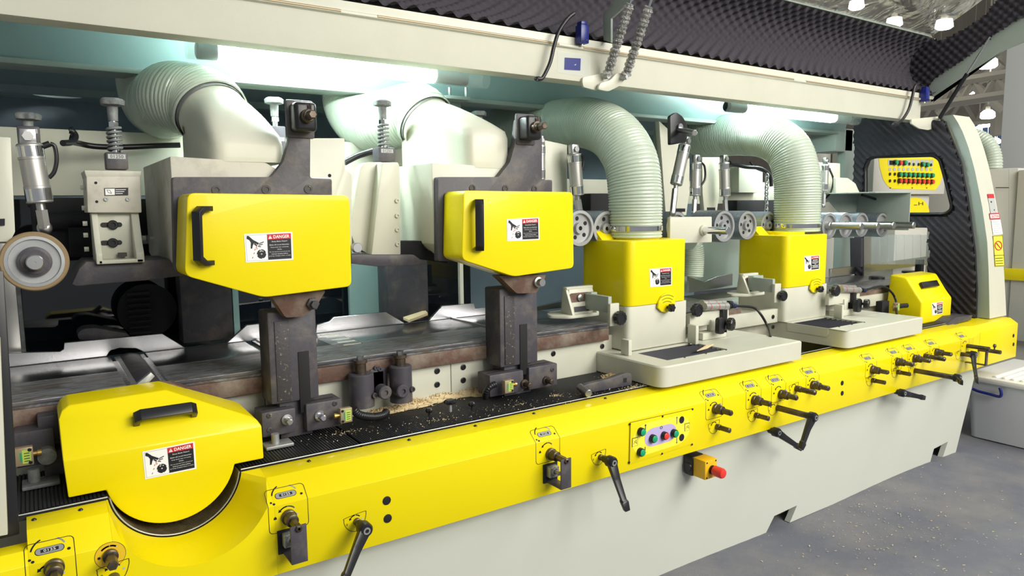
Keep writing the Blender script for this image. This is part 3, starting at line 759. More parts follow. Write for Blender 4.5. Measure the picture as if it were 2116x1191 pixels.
for i in range(33):
    w_ = a0 - (PI + 2 * a0) * i / 32
    arc.append(Vector((dc[0] + dr * math.cos(w_), yf, dc[1] + dr * math.sin(w_))))
fz = .93
lf = [Vector((low[0].x, yf, zl)), Vector((low[1].x, yf, fz))]; rf = [Vector((lowr[0].x, yf, fz)), Vector((lowr[1].x, yf, zl))]
face_low = [lf[1], rf[0], rf[1]] + arc + [lf[0]]
face_up = [lf[1]] + [Vector((p.x, ys_(p.z), p.z)) for p in up] + [rf[0]]
mb = MB(); th = .0
allp = face_low + []
# outer shell: front faces + rim going back to y=2.20
outline = [lf[0], lf[1]] + face_up[1:-1] + [rf[0], rf[1]] + arc
yb = 2.235
vs = [tuple(p) for p in outline] + [(p.x, yb + (.03 if p.z > fz + .01 else 0), p.z - .0) for p in outline]
n = len(outline); fs = []
for i in range(n):
    j = (i + 1) % n; fs.append((i, j, n + j, n + i))
mb.add(vs, fs)
mb.add([tuple(p) for p in face_low], [tuple(range(len(face_low)))]); mb.add([tuple(p) for p in face_up], [tuple(range(len(face_up)))])
b_ = bmesh.new(); vv = [b_.verts.new(v) for v in mb.v]
for f in mb.f: b_.faces.new([vv[i] for i in f])
bmesh.ops.remove_doubles(b_, verts=b_.verts[:], dist=.0005); bmesh.ops.recalc_face_normals(b_, faces=b_.faces[:])
bmesh.ops.bevel(b_, geom=[e for e in b_.edges if not e.is_boundary and e.calc_face_angle(0) > .3], offset=.004, segments=2, profile=.5, affect='EDGES')
MB().bm(b_).build('cover_shell', YEL, c3)
a = onslope(275, 872); b = onslope(405, 852); nrm_ = Vector((0, -1, .72)).normalized()
handle_px(c3, a, b, None, nrm_ * .045, .030)
danger(c3, [(294, 934), (402, 912), (406, 969), (300, 991)], yf - .0002)
# ================================================================== HANGING HOODS WITH YELLOW COVERS
def yellow_cover(pts, y, depth, label, hnd, lab_c, side_pts=None, rc=.02):
    q = py(pts, y)
    t = thing('hood_cover', label, 'cutter cover', (sum(p.x for p in q) / len(q), y + depth / 2, min(p.z for p in q)), 'yellow covers on the hanging hoods')
    q = roundpoly(q, rc, 5)
    mb = MB(); mb.prism(q, (0, depth, 0), .006, seg=3); mb.build('cover_shell', YEL, t)
    a, b, hw, ho = hnd; A = P(*a, y=y); B = P(*b, y=y)
    handle_px(t, A, B, None, Vector(ho), hw)
    danger(t, lab_c, y - .0003, tiny=False); return t
yellow_cover([(387, 399), (722, 404), (727, 592), (545, 615), (382, 570), (378, 400)][0:5], 2.12, .15, 'large yellow cover on the left hanging hood, handle at its left edge', ((432, 426), (436, 548), .028, (-.042, -.032, 0)), [(504, 484), (604, 479), (606, 537), (508, 543)])
yellow_cover([(958, 394), (1184, 397), (1186, 554), (1062, 572), (955, 537)], 2.13, .14, 'yellow cover on the second hanging hood with an upright handle, dark post below it', ((990, 412), (991, 518), .030, (-.024, -.042, 0)), [(1047, 453), (1114, 449), (1115, 496), (1048, 499)])
def dust_hood(d):
    t = thing('dust_hood', d['label'], 'dust hood', d['loc'], 'hanging dust hoods')
    y = d['y']; b = MB(); q = d['box']
    b.prism(q, (0, d['depth'], 0), .004); b.build('hood_box', d['mat'], t)
    for p in d['bolts']: MB().hexa(p, p + Vector((-.012, 0, 0)), .009).build('hood_bolt', CREAM, t)
    # dark clamping plate in front of the box with arm rising to the counter head
    k = MB(); k.prism(roundpoly(d['plate'], [.012, .004, .015, .02, .02, .002, .012][:len(d['plate'])] if False else .008, 3), (0, .03, 0), .003); pl = k.build('clamp_plate', CAST, t)
    for p in d['screws']: MB().lathe([(0, .0135), (.003, .0135), (.003, .008), (.0005, .008)], p, (0, -1, 0), 24).build('socket_screw', CASTS, pl)
    # elbow duct
    c0, dd = d['cuff']; rx0, rx1, ry0, ry1, rz0, rz1 = d['rect']; N_ = 64; vs = []; fs = []
    e1 = Vector((0, 0, 1)).cross(dd).normalized(); e2 = dd.cross(e1)
    if e1.x < 0: e1 = -e1; e2 = -e2
    if e2.y > 0 and False: e2 = -e2
    def rc_(w_, z_, p_=5.0):
        c_, s_ = math.cos(w_), math.sin(w_); q = (abs(c_) ** p_ + abs(s_) ** p_) ** (-1 / p_)
        y_ = (ry0 + ry1) / 2 + q * s_ * (ry1 - ry0) / 2; xl_ = rx0 + (d['xb'] - rx0) * (y_ - ry0) / (ry1 - ry0)
        return Vector(((xl_ + rx1) / 2 + q * c_ * (rx1 - xl_) / 2, y_, z_))
    if e2.dot(Vector((0, 1, 0))) < 0: e2 = -e2
    tilt_ = lambda p: Vector((p.x, p.y, p.z + .03 * (p.y - ry0) / (ry1 - ry0)))
    secs = [lambda w_: rc_(w_, rz0, 9.0), lambda w_: tilt_(rc_(w_, rz1 - .02, 9.0))]
    for f_ in (.04, .12, .25, .4, .55, .7, .85, 1.0):
        secs.append(lambda w_, f_=f_: tilt_(rc_(w_, rz1 + .02 * f_, 9 - 7 * f_)).lerp(c0 - dd * .02 + (e1 * math.cos(w_) + e2 * math.sin(w_)) * (d['cr'] - .004), f_) + Vector((0, 0, 1)) * .012 * math.sin(PI * f_) + dd * 0)
    secs.append(lambda w_: c0 + dd * .02 + (e1 * math.cos(w_) + e2 * math.sin(w_)) * (d['cr'] - .004))
    for sfn in secs: vs += [sfn(2 * PI * i / N_) for i in range(N_)]
    for k_ in range(len(secs) - 1):
        for i in range(N_): fs.append((k_ * N_ + i, k_ * N_ + (i + 1) % N_, (k_ + 1) * N_ + (i + 1) % N_, (k_ + 1) * N_ + i))
    e = MB(); e.add(vs, fs); e.build('elbow_duct', d['mat2'], t, ang=50)
    e = MB(); e.lathe([(0, d['cr']), (.022, d['cr']), (.022, d['cr'] - .006), (0, d['cr'] - .006)], c0, dd, 40, cap=False); e.build('hose_clamp_band', ZINC, t)
    # counter head
    h = d['head']; k = MB(); k.box(h + Vector((-.035, -.03, -.045)), h + Vector((.035, .035, .045)), .012, seg=3); hd = k.build('gear_head', BLK, t)
    k = MB(); k.box(h + Vector((-.045, .028, -.062)), h + Vector((.045, .045, .058)), .014); k.build('head_flange', CAST, hd)
    MB().lathe([(0, .021), (.018, .021), (.02, .016), (.03, .016)], h + Vector((0, -.03, 0)), (0, -1, 0), 24).lathe([(.03, .014), (.060, .014), (.062, .011)], h + Vector((0, -.03, 0)), (0, -1, 0), 6).lathe([(0, .004), (.03, .004)], h + Vector((.01, -.04, .01)), (0, 0, 1), 8).build('hexagon_shaft', OXID, hd)
    return t
y = 2.305
q = py([(351, 323), (548, 360), (600, 362), (600, 380), (690, 372), (690, 560), (362, 560), (352, 520)], y)
x0 = q[0].x; x1 = P(690, 450, y=y).x; zt = q[0].z; zb_ = P(351, 520, y=y).z
box1 = [Vector((x0, y, zt)), Vector((P(548, 345, y=y).x, y, zt - .01)), Vector((P(600, 345, y=y).x, y, 1.655)), Vector((x1, y, 1.655)), Vector((x1, y, 1.36)), Vector((x0 + .02, y, 1.36)), Vector((x0, y, 1.40))]
pl = py([(356, 366), (560, 366), (585, 335), (597, 292), (598, 215), (642, 215), (641, 368), (686, 370), (686, 560), (360, 560)], 2.275)
hd = P(627, 243, y=2.24)
dust_hood(dict(label='left hanging cream dust hood with white elbow duct and dark clamping plate', loc=((x0 + x1) / 2, 2.5, 1.36), y=y, box=box1, depth=.60, mat=CREAMD, mat2=CREAM,
    bolts=[P(301, 492, x=x0), P(318, 494, x=x0)], plate=pl, screws=[P(447, 393, y=2.275), P(550, 392, y=2.275), P(637, 391, y=2.275)],
    rect=(P(437, 322, y=y).x, P(592, 300, y=y).x, y - .001, 2.73, 1.70, P(586, 290, y=y).z), xb=P(371, 300, y=2.73).x,
    cuff=(P(440, 238, y=2.62), Vector((-.20, .72, .60)).normalized()), cr=.118, head=hd))
q = [P(892, 334, y=y), P(1060, 340, y=y)]
x0 = q[0].x; x1 = P(1140, 450, y=y).x
box2 = [Vector((x0, y, 1.715)), Vector((P(1045, 345, y=y).x, y, 1.705)), Vector((P(1060, 345, y=y).x, y, 1.65)), Vector((x1, y, 1.65)), Vector((x1, y, 1.37)), Vector((x0 + .06, y, 1.37)), Vector((x0, y, 1.42))]
pl = py([(905, 366), (1030, 366), (1054, 335), (1064, 298), (1070, 250), (1072, 245), (1120, 245), (1120, 372), (1141, 372), (1141, 540), (905, 540)], 2.275)
hd = P(1096, 265, y=2.24)
dust_hood(dict(label='second hanging cream dust hood with white elbow duct, dark post beneath', loc=((x0 + x1) / 2, 2.4, 1.36), y=y, box=box2, depth=.36, mat=CREAM, mat2=CREAM,
    bolts=[], plate=pl, screws=[P(976, 389, y=2.275), P(1044, 390, y=2.275), P(1104, 391, y=2.275)],
    rect=(P(966, 332, y=y).x, P(1057, 305, y=y).x, y - .001, 2.76, 1.70, P(1048, 275, y=y).z), xb=P(821, 300, y=2.76).x,
    cuff=(P(882, 255, y=2.68), Vector((-.22, .72, .60)).normalized()), cr=.120, head=hd))
# ================================================================== DARK POSTS
def post(px_, y, w_, label, ztop, slot, zbot=.84):
    xl_, xr_ = P(px_[0], 740, y=y).x, P(px_[1], 740, y=y).x
    t = thing('support_post', label, 'post', ((xl_ + xr_) / 2, y + .06, zbot), 'dark posts carrying the hanging hoods')
    k = MB(); k.box((xl_, y, zbot + .10), (xr_, y + .11, ztop), .008); k.box((xl_ + .02, y - .004, zbot + .11), (xl_ + .065, y, ztop - .03), .001, CASTS)
    if slot: k.box((xl_ + .09, y - .003, zbot + .06), (xl_ + .125, y, zbot + .26), .0012, BLKM)
    k.box((xl_ + .03, y + .02, zbot - .02), (xr_ - .02, y + .1, zbot + .12), .003)
    k.build('post_body', CAST, t); return t, xl_, xr_
def limit_switch(parent, c, side=1):
    k = MB(); k.box((c.x - .020, c.y - .022, c.z - .024), (c.x + .020, c.y, c.z + .024), .002); o = k.build('limit_switch', TAN, parent)
    pr = Print(lambda a, b, l: Vector((c.x + a, c.y - .022 - l, c.z + b)))
    pr.rect(-.004, -.018, .015, .018, LIME, .0005); pr.rect(-.009, -.012, -.005, .012, GRN, .0005)
    for i in range(4): pr.rect(0, -.013 + i * .007, .012, -.011 + i * .007, PBLK, .0008)
    pr.build('switch_label', None, o, smooth=False)
    for sz in (-.017, .017): MB().bolt((c.x - .013 * side, c.y - .022, c.z + sz), (0, -1, 0), .0045, h=.002).build('switch_screw', BLK, o)
    MB().lathe([(0, .006), (.008, .006), (.009, .0085), (.018, .0085)], (c.x - .020 * side, c.y - .011, c.z + .002), (-side, 0, 0), 16).build('switch_plunger', BRASS, o)
    return o
# left post
t, a_, b__ = post((556, 657), 2.215, .1, 'thick black speckled post under the left hanging hood, standing in two clamp blocks', 1.235, True)
def block(parent, x0, x1, y0, z0, z1, bolts, shafts, d=.075):
    k = MB(); k.box((x0, y0, z0), (x1, y0 + d, z1), .005); k.box((x0 + .01, y0 + .03, z1 - .002), (x1 - .02, y0 + .035, z1 + .001), 0, BLKM); o = k.build('clamp_block', CAST, parent)
    for u, v in bolts: MB().bolt(P(u, v, y=y0), (0, -1, 0), .0085, h=.003).build('socket_screw', CASTS, o)
    for (u, v), m_ in shafts:
        p = P(u, v, y=y0); MB().lathe([(0, .017), (.007, .017), (.008, .012)], p, (0, -1, 0), 24).lathe([(.007, .0105), (.040, .0105), (.042, .008)], p, (0, -1, 0), 8).build('clamp_shaft', m_, o)
    return o
x0, x1 = P(633, 860, y=2.2).x, P(708, 860, y=2.2).x
block(t, x0, x1, 2.20, .838, P(640, 835, y=2.2).z, [(692, 834)], [((660, 859), CHROME)], .09)
x0, x1 = P(541, 870, y=2.2).x, P(612, 870, y=2.2).x
block(t, x0, x1, 2.20, .845, P(580, 848, y=2.2).z, [(556, 859), (557, 889)], [((592, 867), STEELR)], .09)
c = P(711, 856, y=2.175); limit_switch(t, c)
k = MB(); k.box((P(548, 925, z=.83).x, 2.14, .822), (P(590, 915, z=.83).x + .02, 2.2, .832), .002); k.cyl((x0 + .03, 2.17, .83), (x0 + .03, 2.17, .862), .012, 20); k.build('mount_foot', ZINC, t)
# bracket on top of the post, brown triangular
def vbracket(parent, pts, y):
    k = MB(); k.prism(roundpoly(py(pts, y), .008, 3), (0, .05, 0), .002); o = k.build('hood_bracket', BROWN, parent)
    return o
o = vbracket(t, [(552, 600), (674, 600), (655, 632), (627, 655), (590, 657)], 2.17)
MB().lathe([(0, .02), (.012, .02), (.014, .012), (.03, .012)], P(645, 628, y=2.17), (0, -1, 0), 6).build('bracket_bolt', CASTS, o)
t.children and None
# right post
t, a_, b__ = post((1034, 1112), 2.215, .1, 'thick black speckled post under the second hanging hood, standing in two clamp blocks', 1.245, True)
x0, x1 = P(1012, 790, y=2.2).x, P(1082, 790, y=2.2).x
block(t, x0, x1, 2.20, .838, P(1046, 771, y=2.2).z, [], [((1083, 793), OXID)], .09)
x0, x1 = P(1093, 780, y=2.2).x, P(1152, 780, y=2.2).x
block(t, x0, x1, 2.20, .838, P(1120, 756, y=2.2).z, [(1141, 764)], [((1128, 786), OXID)], .09)
limit_switch(t, P(1046, 797, y=2.17), -1)
o = vbracket(t, [(1030, 570), (1130, 568), (1118, 590), (1108, 606), (1068, 607)], 2.17)
MB().lathe([(0, .02), (.012, .02), (.014, .014), (.035, .014)], P(1110, 583, y=2.17), (0, -1, 0), 20).build('bracket_bolt', STEELR, o)
# cable boots of the switches
def cable(pts, r, label, m_=BLK, name='cable', cat='cable', ripple=None):
    k = MB(); k.tube(pts, r, 12, smooth=8, ripple=ripple); return tag(k.build(name, m_), label, cat)
y = 2.17
cable([P(731, 846, y=y), P(738, 855, y=y), P(750, 860, y=y), P(772, 862, y=2.19), P(792, 858, y=2.21), P(798, 852, y=2.23)], .0125, 'black corrugated cable sleeve leaving the limit switch of the left post', name='cable_sleeve', cat='cable sleeve', ripple=(.008, .0015))
cable([P(1024, 794, y=2.17), P(1012, 800, y=2.17), P(1004, 812, y=2.18), P(1003, 822, y=2.2)], .011, 'black corrugated cable sleeve leaving the limit switch of the right post', name='cable_sleeve', cat='cable sleeve', ripple=(.008, .0015))
# ================================================================== TWO BLACK SWIVEL BLOCKS
def swivel(u0, u1, vt, vb, label, hub, scr, stud_u, y=2.235):
    xa, xb = P(u0, vb, y=y).x, P(u1, vb, y=y).x; zt, zb2 = P(u0, vt, y=y).z, P(u0, vb, y=y).z
    r = (xb - xa) / 2; xm_ = (xa + xb) / 2
    t = thing('swivel_block', label, 'swivel block', (xm_, y + r, zb2), 'black swivel blocks on the bed side')
    k = MB(); k.lathe([(0, r), (zt - zb2 - .004, r), (zt - zb2, r - .004)], (xm_, y + r, zb2), (0, 0, 1), 32); k.build('block_body', CAST, t)
    k = MB(); k.lathe([(-.01, .024), (.030, .024), (.034, .020), (.034, .009), (.028, .009)], P(*hub, y=y + .004) + Vector((0, .012, 0)), (0, -1, 0), 28); k.build('clamp_hub', CAST, t)
    MB().bolt(P(*scr, y=y) + Vector((0, .004, 0)), (0, -1, 0), .010, h=.006).build('socket_screw', CASTS, t)
    zt2 = P(stud_u[0], stud_u[1], y=y + r).z
    k = MB(); k.lathe([(0, .019), (zt2 - zt - .026, .019), (zt2 - zt - .024, .024), (zt2 - zt - .014, .024)], (xm_, y + r, zt), (0, 0, 1), 28); k.build('bush', OXID, t)
    MB().hexa((xm_, y + r, zt2 - .014), (xm_, y + r, zt2), .0125).build('hexagon_bolt', STEELR, t)
    k = MB(); xx = xb if hub[0] > (u0 + u1) / 2 else xa - .05
    k.box((xx - .01, y + .075, zb2 + .02), (xx + .055, y + .107, zt - .01), .002)
    for dz in (.03, .12): k.bolt((xx + .025, y + .076, zb2 + dz), (0, -1, 0), .008)
    k.build('mounting_plate', CAST, t); return t
swivel(733, 783, 780, 850, 'left of the two black swivel blocks with bolts on top, by the sawdust', (792, 810), (775, 818), (758, 734))
swivel(818, 861, 762, 838, 'right of the two black swivel blocks with bolts on top, by the sawdust', (828, 807), (853, 805), (838, 724))
# ================================================================== KNOBS ON THE MAT, CRANK WRENCH, BLACK BLOCK
def star_knob(u, v, z, r, label, stem):
    p = P(u, v, z=z); t = thing('star_knob', label, 'knob', (p.x, p.y, .821), 'small black knobs standing on the ribbed mat')
    MB().cyl((p.x, p.y, .820), (p.x, p.y, z - .006), r * .3, 16).build('stem', ZINC if r > .015 else BLK, t)
    k = MB(); n = 42; pr = [(-.006, .82), (-.002, 1), (.004, 1), (.009, .7)]; vs = []; fs = []
    for d, s_ in pr:
        for i in range(n):
            w_ = 2 * PI * i / n; rr = r * s_ * (1 + .10 * math.cos(7 * w_)); vs.append((p.x + rr * math.cos(w_), p.y + rr * math.sin(w_), z + d))
    for q in range(3):
        for i in range(n): fs.append((q * n + i, q * n + (i + 1) % n, (q + 1) * n + (i + 1) % n, (q + 1) * n + i))
    fs += [tuple(range(n)), tuple(3 * n + i for i in range(n))]; k.add(vs, fs); k.build('knob_head', BLK, t)
star_knob(930, 831, .856, .0215, 'widest of the black knobs on the ribbed mat, with bright stem', .03)
star_knob(887, 849, .84, .012, 'small black knob on the mat, nearest the left swivel block', .02)
star_knob(975, 836, .84, .012, 'small black knob on the mat, right of the widest knob', .02)
t = thing('crank_wrench', 'black crank wrench with steel grip lying on the ribbed mat', 'wrench', (1.75, 2.2, .821))
A = P(1196, 796, z=.855); B = P(1298, 780, z=.850)
mid = [A + (B - A) * f for f in (0, .12, .5, .85, 1)]
k = MB(); d = (B - A).normalized(); s = Vector((-d.y, d.x, 0)); h = (.012, .015, .018, .024, .020)
L_ = []
hh = (.017, .019, .021, .027, .024)
for p, q in zip(mid, hh): L_.append(Vector((p.x, p.y, .8225 + 2 * q)))
bot = [Vector((p.x, p.y, .8225)) for p in mid]
k.prism(roundpoly([p for p in L_] + bot[::-1], .012, 3), -s * .024, .003); arm = k.build('crank_arm', CAST, t)
k = MB(); q = B + Vector((0, -.0, 0)); k.box((-.0085, -.0085, 0), (.0085, .0085, .002), 0, BLKM, M=Matrix.Translation(mid[3] + s * (-.0) + Vector((0, 0, .0))) @ Matrix(((d.x, 0, -s.x), (d.y, 0, -s.y), (0, 1, 0))).to_4x4() if False else None)
G = P(1173, 806, z=.845); MB().cyl(A + Vector((0.004, 0.0, -.008)), Vector((A.x - .012, A.y - .075, .8385)), .0145, 24, bev=.002).build('crank_grip', STEELR, t)
pq = mid[3] - s * .0245; pr = Print(lambda a, b, l: Vector((pq.x, pq.y, .848)) + d * a + Vector((0, 0, b)) - s * l); pr.rect(-.009, -.009, .009, .009, BLKM, .0006); pr.build('square_socket', BLKM, arm, smooth=False)
x0, x1 = P(1353, 800, y=2.02).x, P(1379, 800, y=2.02).x
k = MB(); k.box((x0, 2.00, .8185), (x1, 2.012, P(1365, 772, y=2.02).z), .002); k.box((x0, 2.0, .8185), (x1, 2.03, .824), .001); tag(k.build('black_stop_plate', CAST), 'small upright black steel plate at the front corner of the nearer white tray', 'plate')
# ================================================================== SAWDUST AND CHIPS
def chips(name, cells, label, hmax, n, size=(.002, .007), mat_=SAW, cat='sawdust'):
    """cells: list of (x, y, rx, ry, h)"""
    k = MB()
    for cx_, cy_, rx, ry, h in cells:
        if h > 0:
            vs = []; fs = []; m_ = 18; rr_ = 7
            for j in range(rr_ + 1):
                for i in range(m_):
                    w_ = 2 * PI * i / m_; f = j / rr_; jit = random.uniform(.86, 1.14)
                    vs.append((cx_ + rx * f * math.cos(w_) * jit, cy_ + ry * f * math.sin(w_) * jit, .8205 + h * (1 - f ** 1.5) * random.uniform(.7, 1.15)))
            for j in range(rr_):
                for i in range(m_): fs.append((j * m_ + i, j * m_ + (i + 1) % m_, (j + 1) * m_ + (i + 1) % m_, (j + 1) * m_ + i))
            k.add(vs, fs)
    for _ in range(n):
        cx_, cy_, rx, ry, h = random.choice(cells); a = random.uniform(0, 2 * PI); f = abs(random.gauss(0, .55))
        x = cx_ + rx * f * math.cos(a); y_ = cy_ + ry * f * math.sin(a); z = .822 + h * max(0, 1 - f ** 1.5) + random.uniform(0, .003)
        s_ = random.uniform(*size); M = Matrix.Translation((x, y_, z)) @ Matrix.Rotation(random.uniform(0, 6), 4, Vector((random.random(), random.random(), random.random() + .2)).normalized())
        k.add([M @ Vector(q) for q in ((-s_, -s_ * .4, 0), (s_, -s_ * .5, s_ * .2), (s_ * .8, s_ * .5, 0), (-s_ * .7, s_ * .4, s_ * .3))], [(0, 1, 2, 3)])
    return tag(k.build(name, mat_, smooth=False), label, cat, kind='stuff')
def zc(u, v, rx, ry, h): p = P(u, v, z=.822); return (p.x, p.y, rx, ry, h)
chips('sawdust_pile', [zc(800, 850, .10, .035, .012), zc(850, 838, .09, .05, .022), zc(905, 824, .10, .05, .026), zc(965, 812, .10, .05, .032), zc(1000, 812, .07, .04, .022), zc(1260, 768, .035, .03, .04), zc(1262, 779, .04, .03, .01)],
      'pale yellow sawdust heaped on the mat along the cream side plate', .03, 5200, (.0015, .005))
k0 = [zc(900, 870, .35, .1, 0), zc(1080, 835, .3, .09, 0), zc(1250, 805, .25, .07, 0), zc(720, 893, .2, .08, 0), zc(1310, 800, .10, .035, 0), zc(1150, 818, .03, .02, 0)]
chips('scattered_chips', k0, 'loose wood crumbs scattered over the black ribbed mats', 0, 900, (.0008, .0028))
# chips on the carpet
k = MB()
for _ in range(420):
    u = random.gauss(1830, 130); v = random.gauss(1090, 60)
    if random.random() < .3: u = random.uniform(1560, 2110); v = random.uniform(930, 1190)
    p = P(u, v, z=.0)
    if p.y > 1.95 or p.y < .2: continue
    z = floor_h(p.x, p.y) + .001; s_ = random.uniform(.0012, .005); a = random.uniform(0, 6.3); c_, q_ = math.cos(a) * s_, math.sin(a) * s_
    k.add([(p.x - c_ - q_ * .4, p.y - q_ + c_ * .4, z), (p.x + c_ - q_ * .4, p.y + q_ + c_ * .4, z + s_ * .5), (p.x + c_ + q_ * .4, p.y + q_ - c_ * .4, z + s_ * .3), (p.x - c_ + q_ * .4, p.y - q_ - c_ * .4, z)], [(0, 1, 2, 3)])
tag(k.build('carpet_chips', WOOD, smooth=False), 'small wood chips scattered over the grey carpet', 'wood chips', kind='stuff')
k = MB(); q = P(1605, 1080, y=2.1); k.ball((q.x, 2.10, .02), .05, None, (1.2, .8, .9)); tag(k.build('dust_heap', SAW), 'small heap of sawdust inside the left opening at the foot of the base', 'sawdust', kind='stuff')
# ================================================================== TALL YELLOW COVERS ON CREAM SPINDLE UNITS + TRAYS
mat('bellows_black', (0.014, 0.014, 0.020), .3, spec=.5)
zt = P(1655, 705, y=1.95).z; zt2 = P(1905, 656, y=1.95).z; ZH = max(zt, zt2) + .0012
def tall_unit(dx, y0, pxs, lab_px, label_c, label_t, label_u, xs, knob_px, last=False, dd=.33):
    """xs: x0,x1 of the yellow cover"""
    x0, x1 = xs; yb = y0 + dd
    ztop, zbot = pxs
    t = thing('spindle_cover', label_c, 'cutter cover', ((x0 + x1) / 2, (y0 + yb) / 2, zbot), 'tall yellow spindle covers')
    plan = roundpoly([Vector((x0, y0, zbot)), Vector((x1, y0, zbot)), Vector((x1, yb, zbot)), Vector((x0, yb, zbot))], .045, 8)
    MB().prism(plan, (0, 0, ztop - zbot), .012, seg=4).build('cover_shell', YEL, t)
    # wedge lug at the rear left top
    k = MB(); k.prism([Vector((x0 + .005, yb - .16, ztop - .01)), Vector((x0 + .005, yb - .10, ztop + .045)), Vector((x0 + .005, yb - .03, ztop + .045)), Vector((x0 + .005, yb - .005, ztop + .085)), Vector((x0 + .005, yb + .05, ztop + .085)), Vector((x0 + .005, yb + .07, ztop - .01))], (.085, 0, 0), .003); k.build('rear_lug', YEL, t)
    # hose collar
    cxm, cym = (x0 + x1) / 2 + .012, y0 + .17
    MB().lathe([(0, .112), (.020, .112)], (cxm, cym, ztop - .004), (0, 0, 1), 40).build('hose_collar', YEL, t)
    # vent cap at the lower front corner: shield plate with three gill slots and star knob
    kx = P(*knob_px, y=y0).x; kz = P(*knob_px, y=y0).z
    sh = [(-.055, .002), (-.05, .03), (-.03, .055), (0, .066), (.03, .062), (.055, .045), (.058, .005), (.03, -.018), (.0, -.024), (-.03, -.018)]
    k = MB(); k.prism([Vector((kx + a, y0 - .001, kz + b)) for a, b in sh], (0, -.010, 0), .003); vent = k.build('vent_shield', YEL, t)
    pr = Print(lambda a, b, l: Vector((kx + a, y0 - .0112 - l, kz + b)))
    for i in range(3): pr.arc(.0, -.03, .058 + .014 * i, 115, 60, .0022, PBLK, .0003, 6)
    pr.build('gill_slots', None, vent, smooth=False)
    k = MB(); k.lathe([(0, .007), (.014, .007)], (kx + .006, y0 - .010, kz), (0, -1, 0), 16)
    n = 36; vs = []; fs = []
    for d, s_ in ((.014, .8), (.018, 1), (.032, 1), (.036, .75)):
        for i in range(n):
            w_ = 2 * PI * i / n; rr = .0175 * s_ * (1 + .12 * math.cos(6 * w_)); vs.append((kx + .006 + rr * math.cos(w_), y0 - .010 - d, kz + rr * math.sin(w_)))
    for q in range(3):
        for i in range(n): fs.append((q * n + i, q * n + (i + 1) % n, (q + 1) * n + (i + 1) % n, (q + 1) * n + i))
    fs += [tuple(range(n)), tuple(3 * n + i for i in range(n))]; k.add(vs, fs); k.build('star_knob', BLK, t)
    danger(t, lab_px, y0 - .0004, tiny=last)
    # cream housing below
    u = thing('spindle_housing', label_u, 'machine housing', ((x0 + x1) / 2, (y0 + yb) / 2, ZH), 'cream spindle housings')
    plan = roundpoly([Vector((x0, y0 + .004, ZH)), Vector((x1, y0 + .004, ZH)), Vector((x1, yb - .01, ZH)), Vector((x0, yb - .01, ZH))], [.03, .01, .01, .03], 6)
    MB().prism(plan, (0, 0, zbot - ZH - .001), .003).build('housing_body', CREAM, u)
    return t, u
t, u = tall_unit(0, 2.24, (P(1305, 499, y=2.24).z, P(1422, 618, y=2.24).z - .006), [(1342, 556), (1388, 552), (1388, 590), (1343, 594)], 'nearer tall yellow cover with a milky hose rising from its top', '', 'nearer cream housing beneath a tall yellow cover, beside the black grille', (P(1300, 500, y=2.24).x, P(1423, 498, y=2.24).x), (1374, 635), dd=.33)
t, u = tall_unit(0, 2.30, (P(1645, 487, y=2.30).z, P(1714, 584, y=2.30).z - .004), [(1661, 530), (1693, 527), (1693, 557), (1662, 561)], 'farther tall yellow cover with a milky hose rising from its top', '', 'farther cream housing beneath a tall yellow cover, beside the black grille', (P(1632, 500, y=2.30).x - .02, P(1715, 486, y=2.30).x), (1683, 597), True)
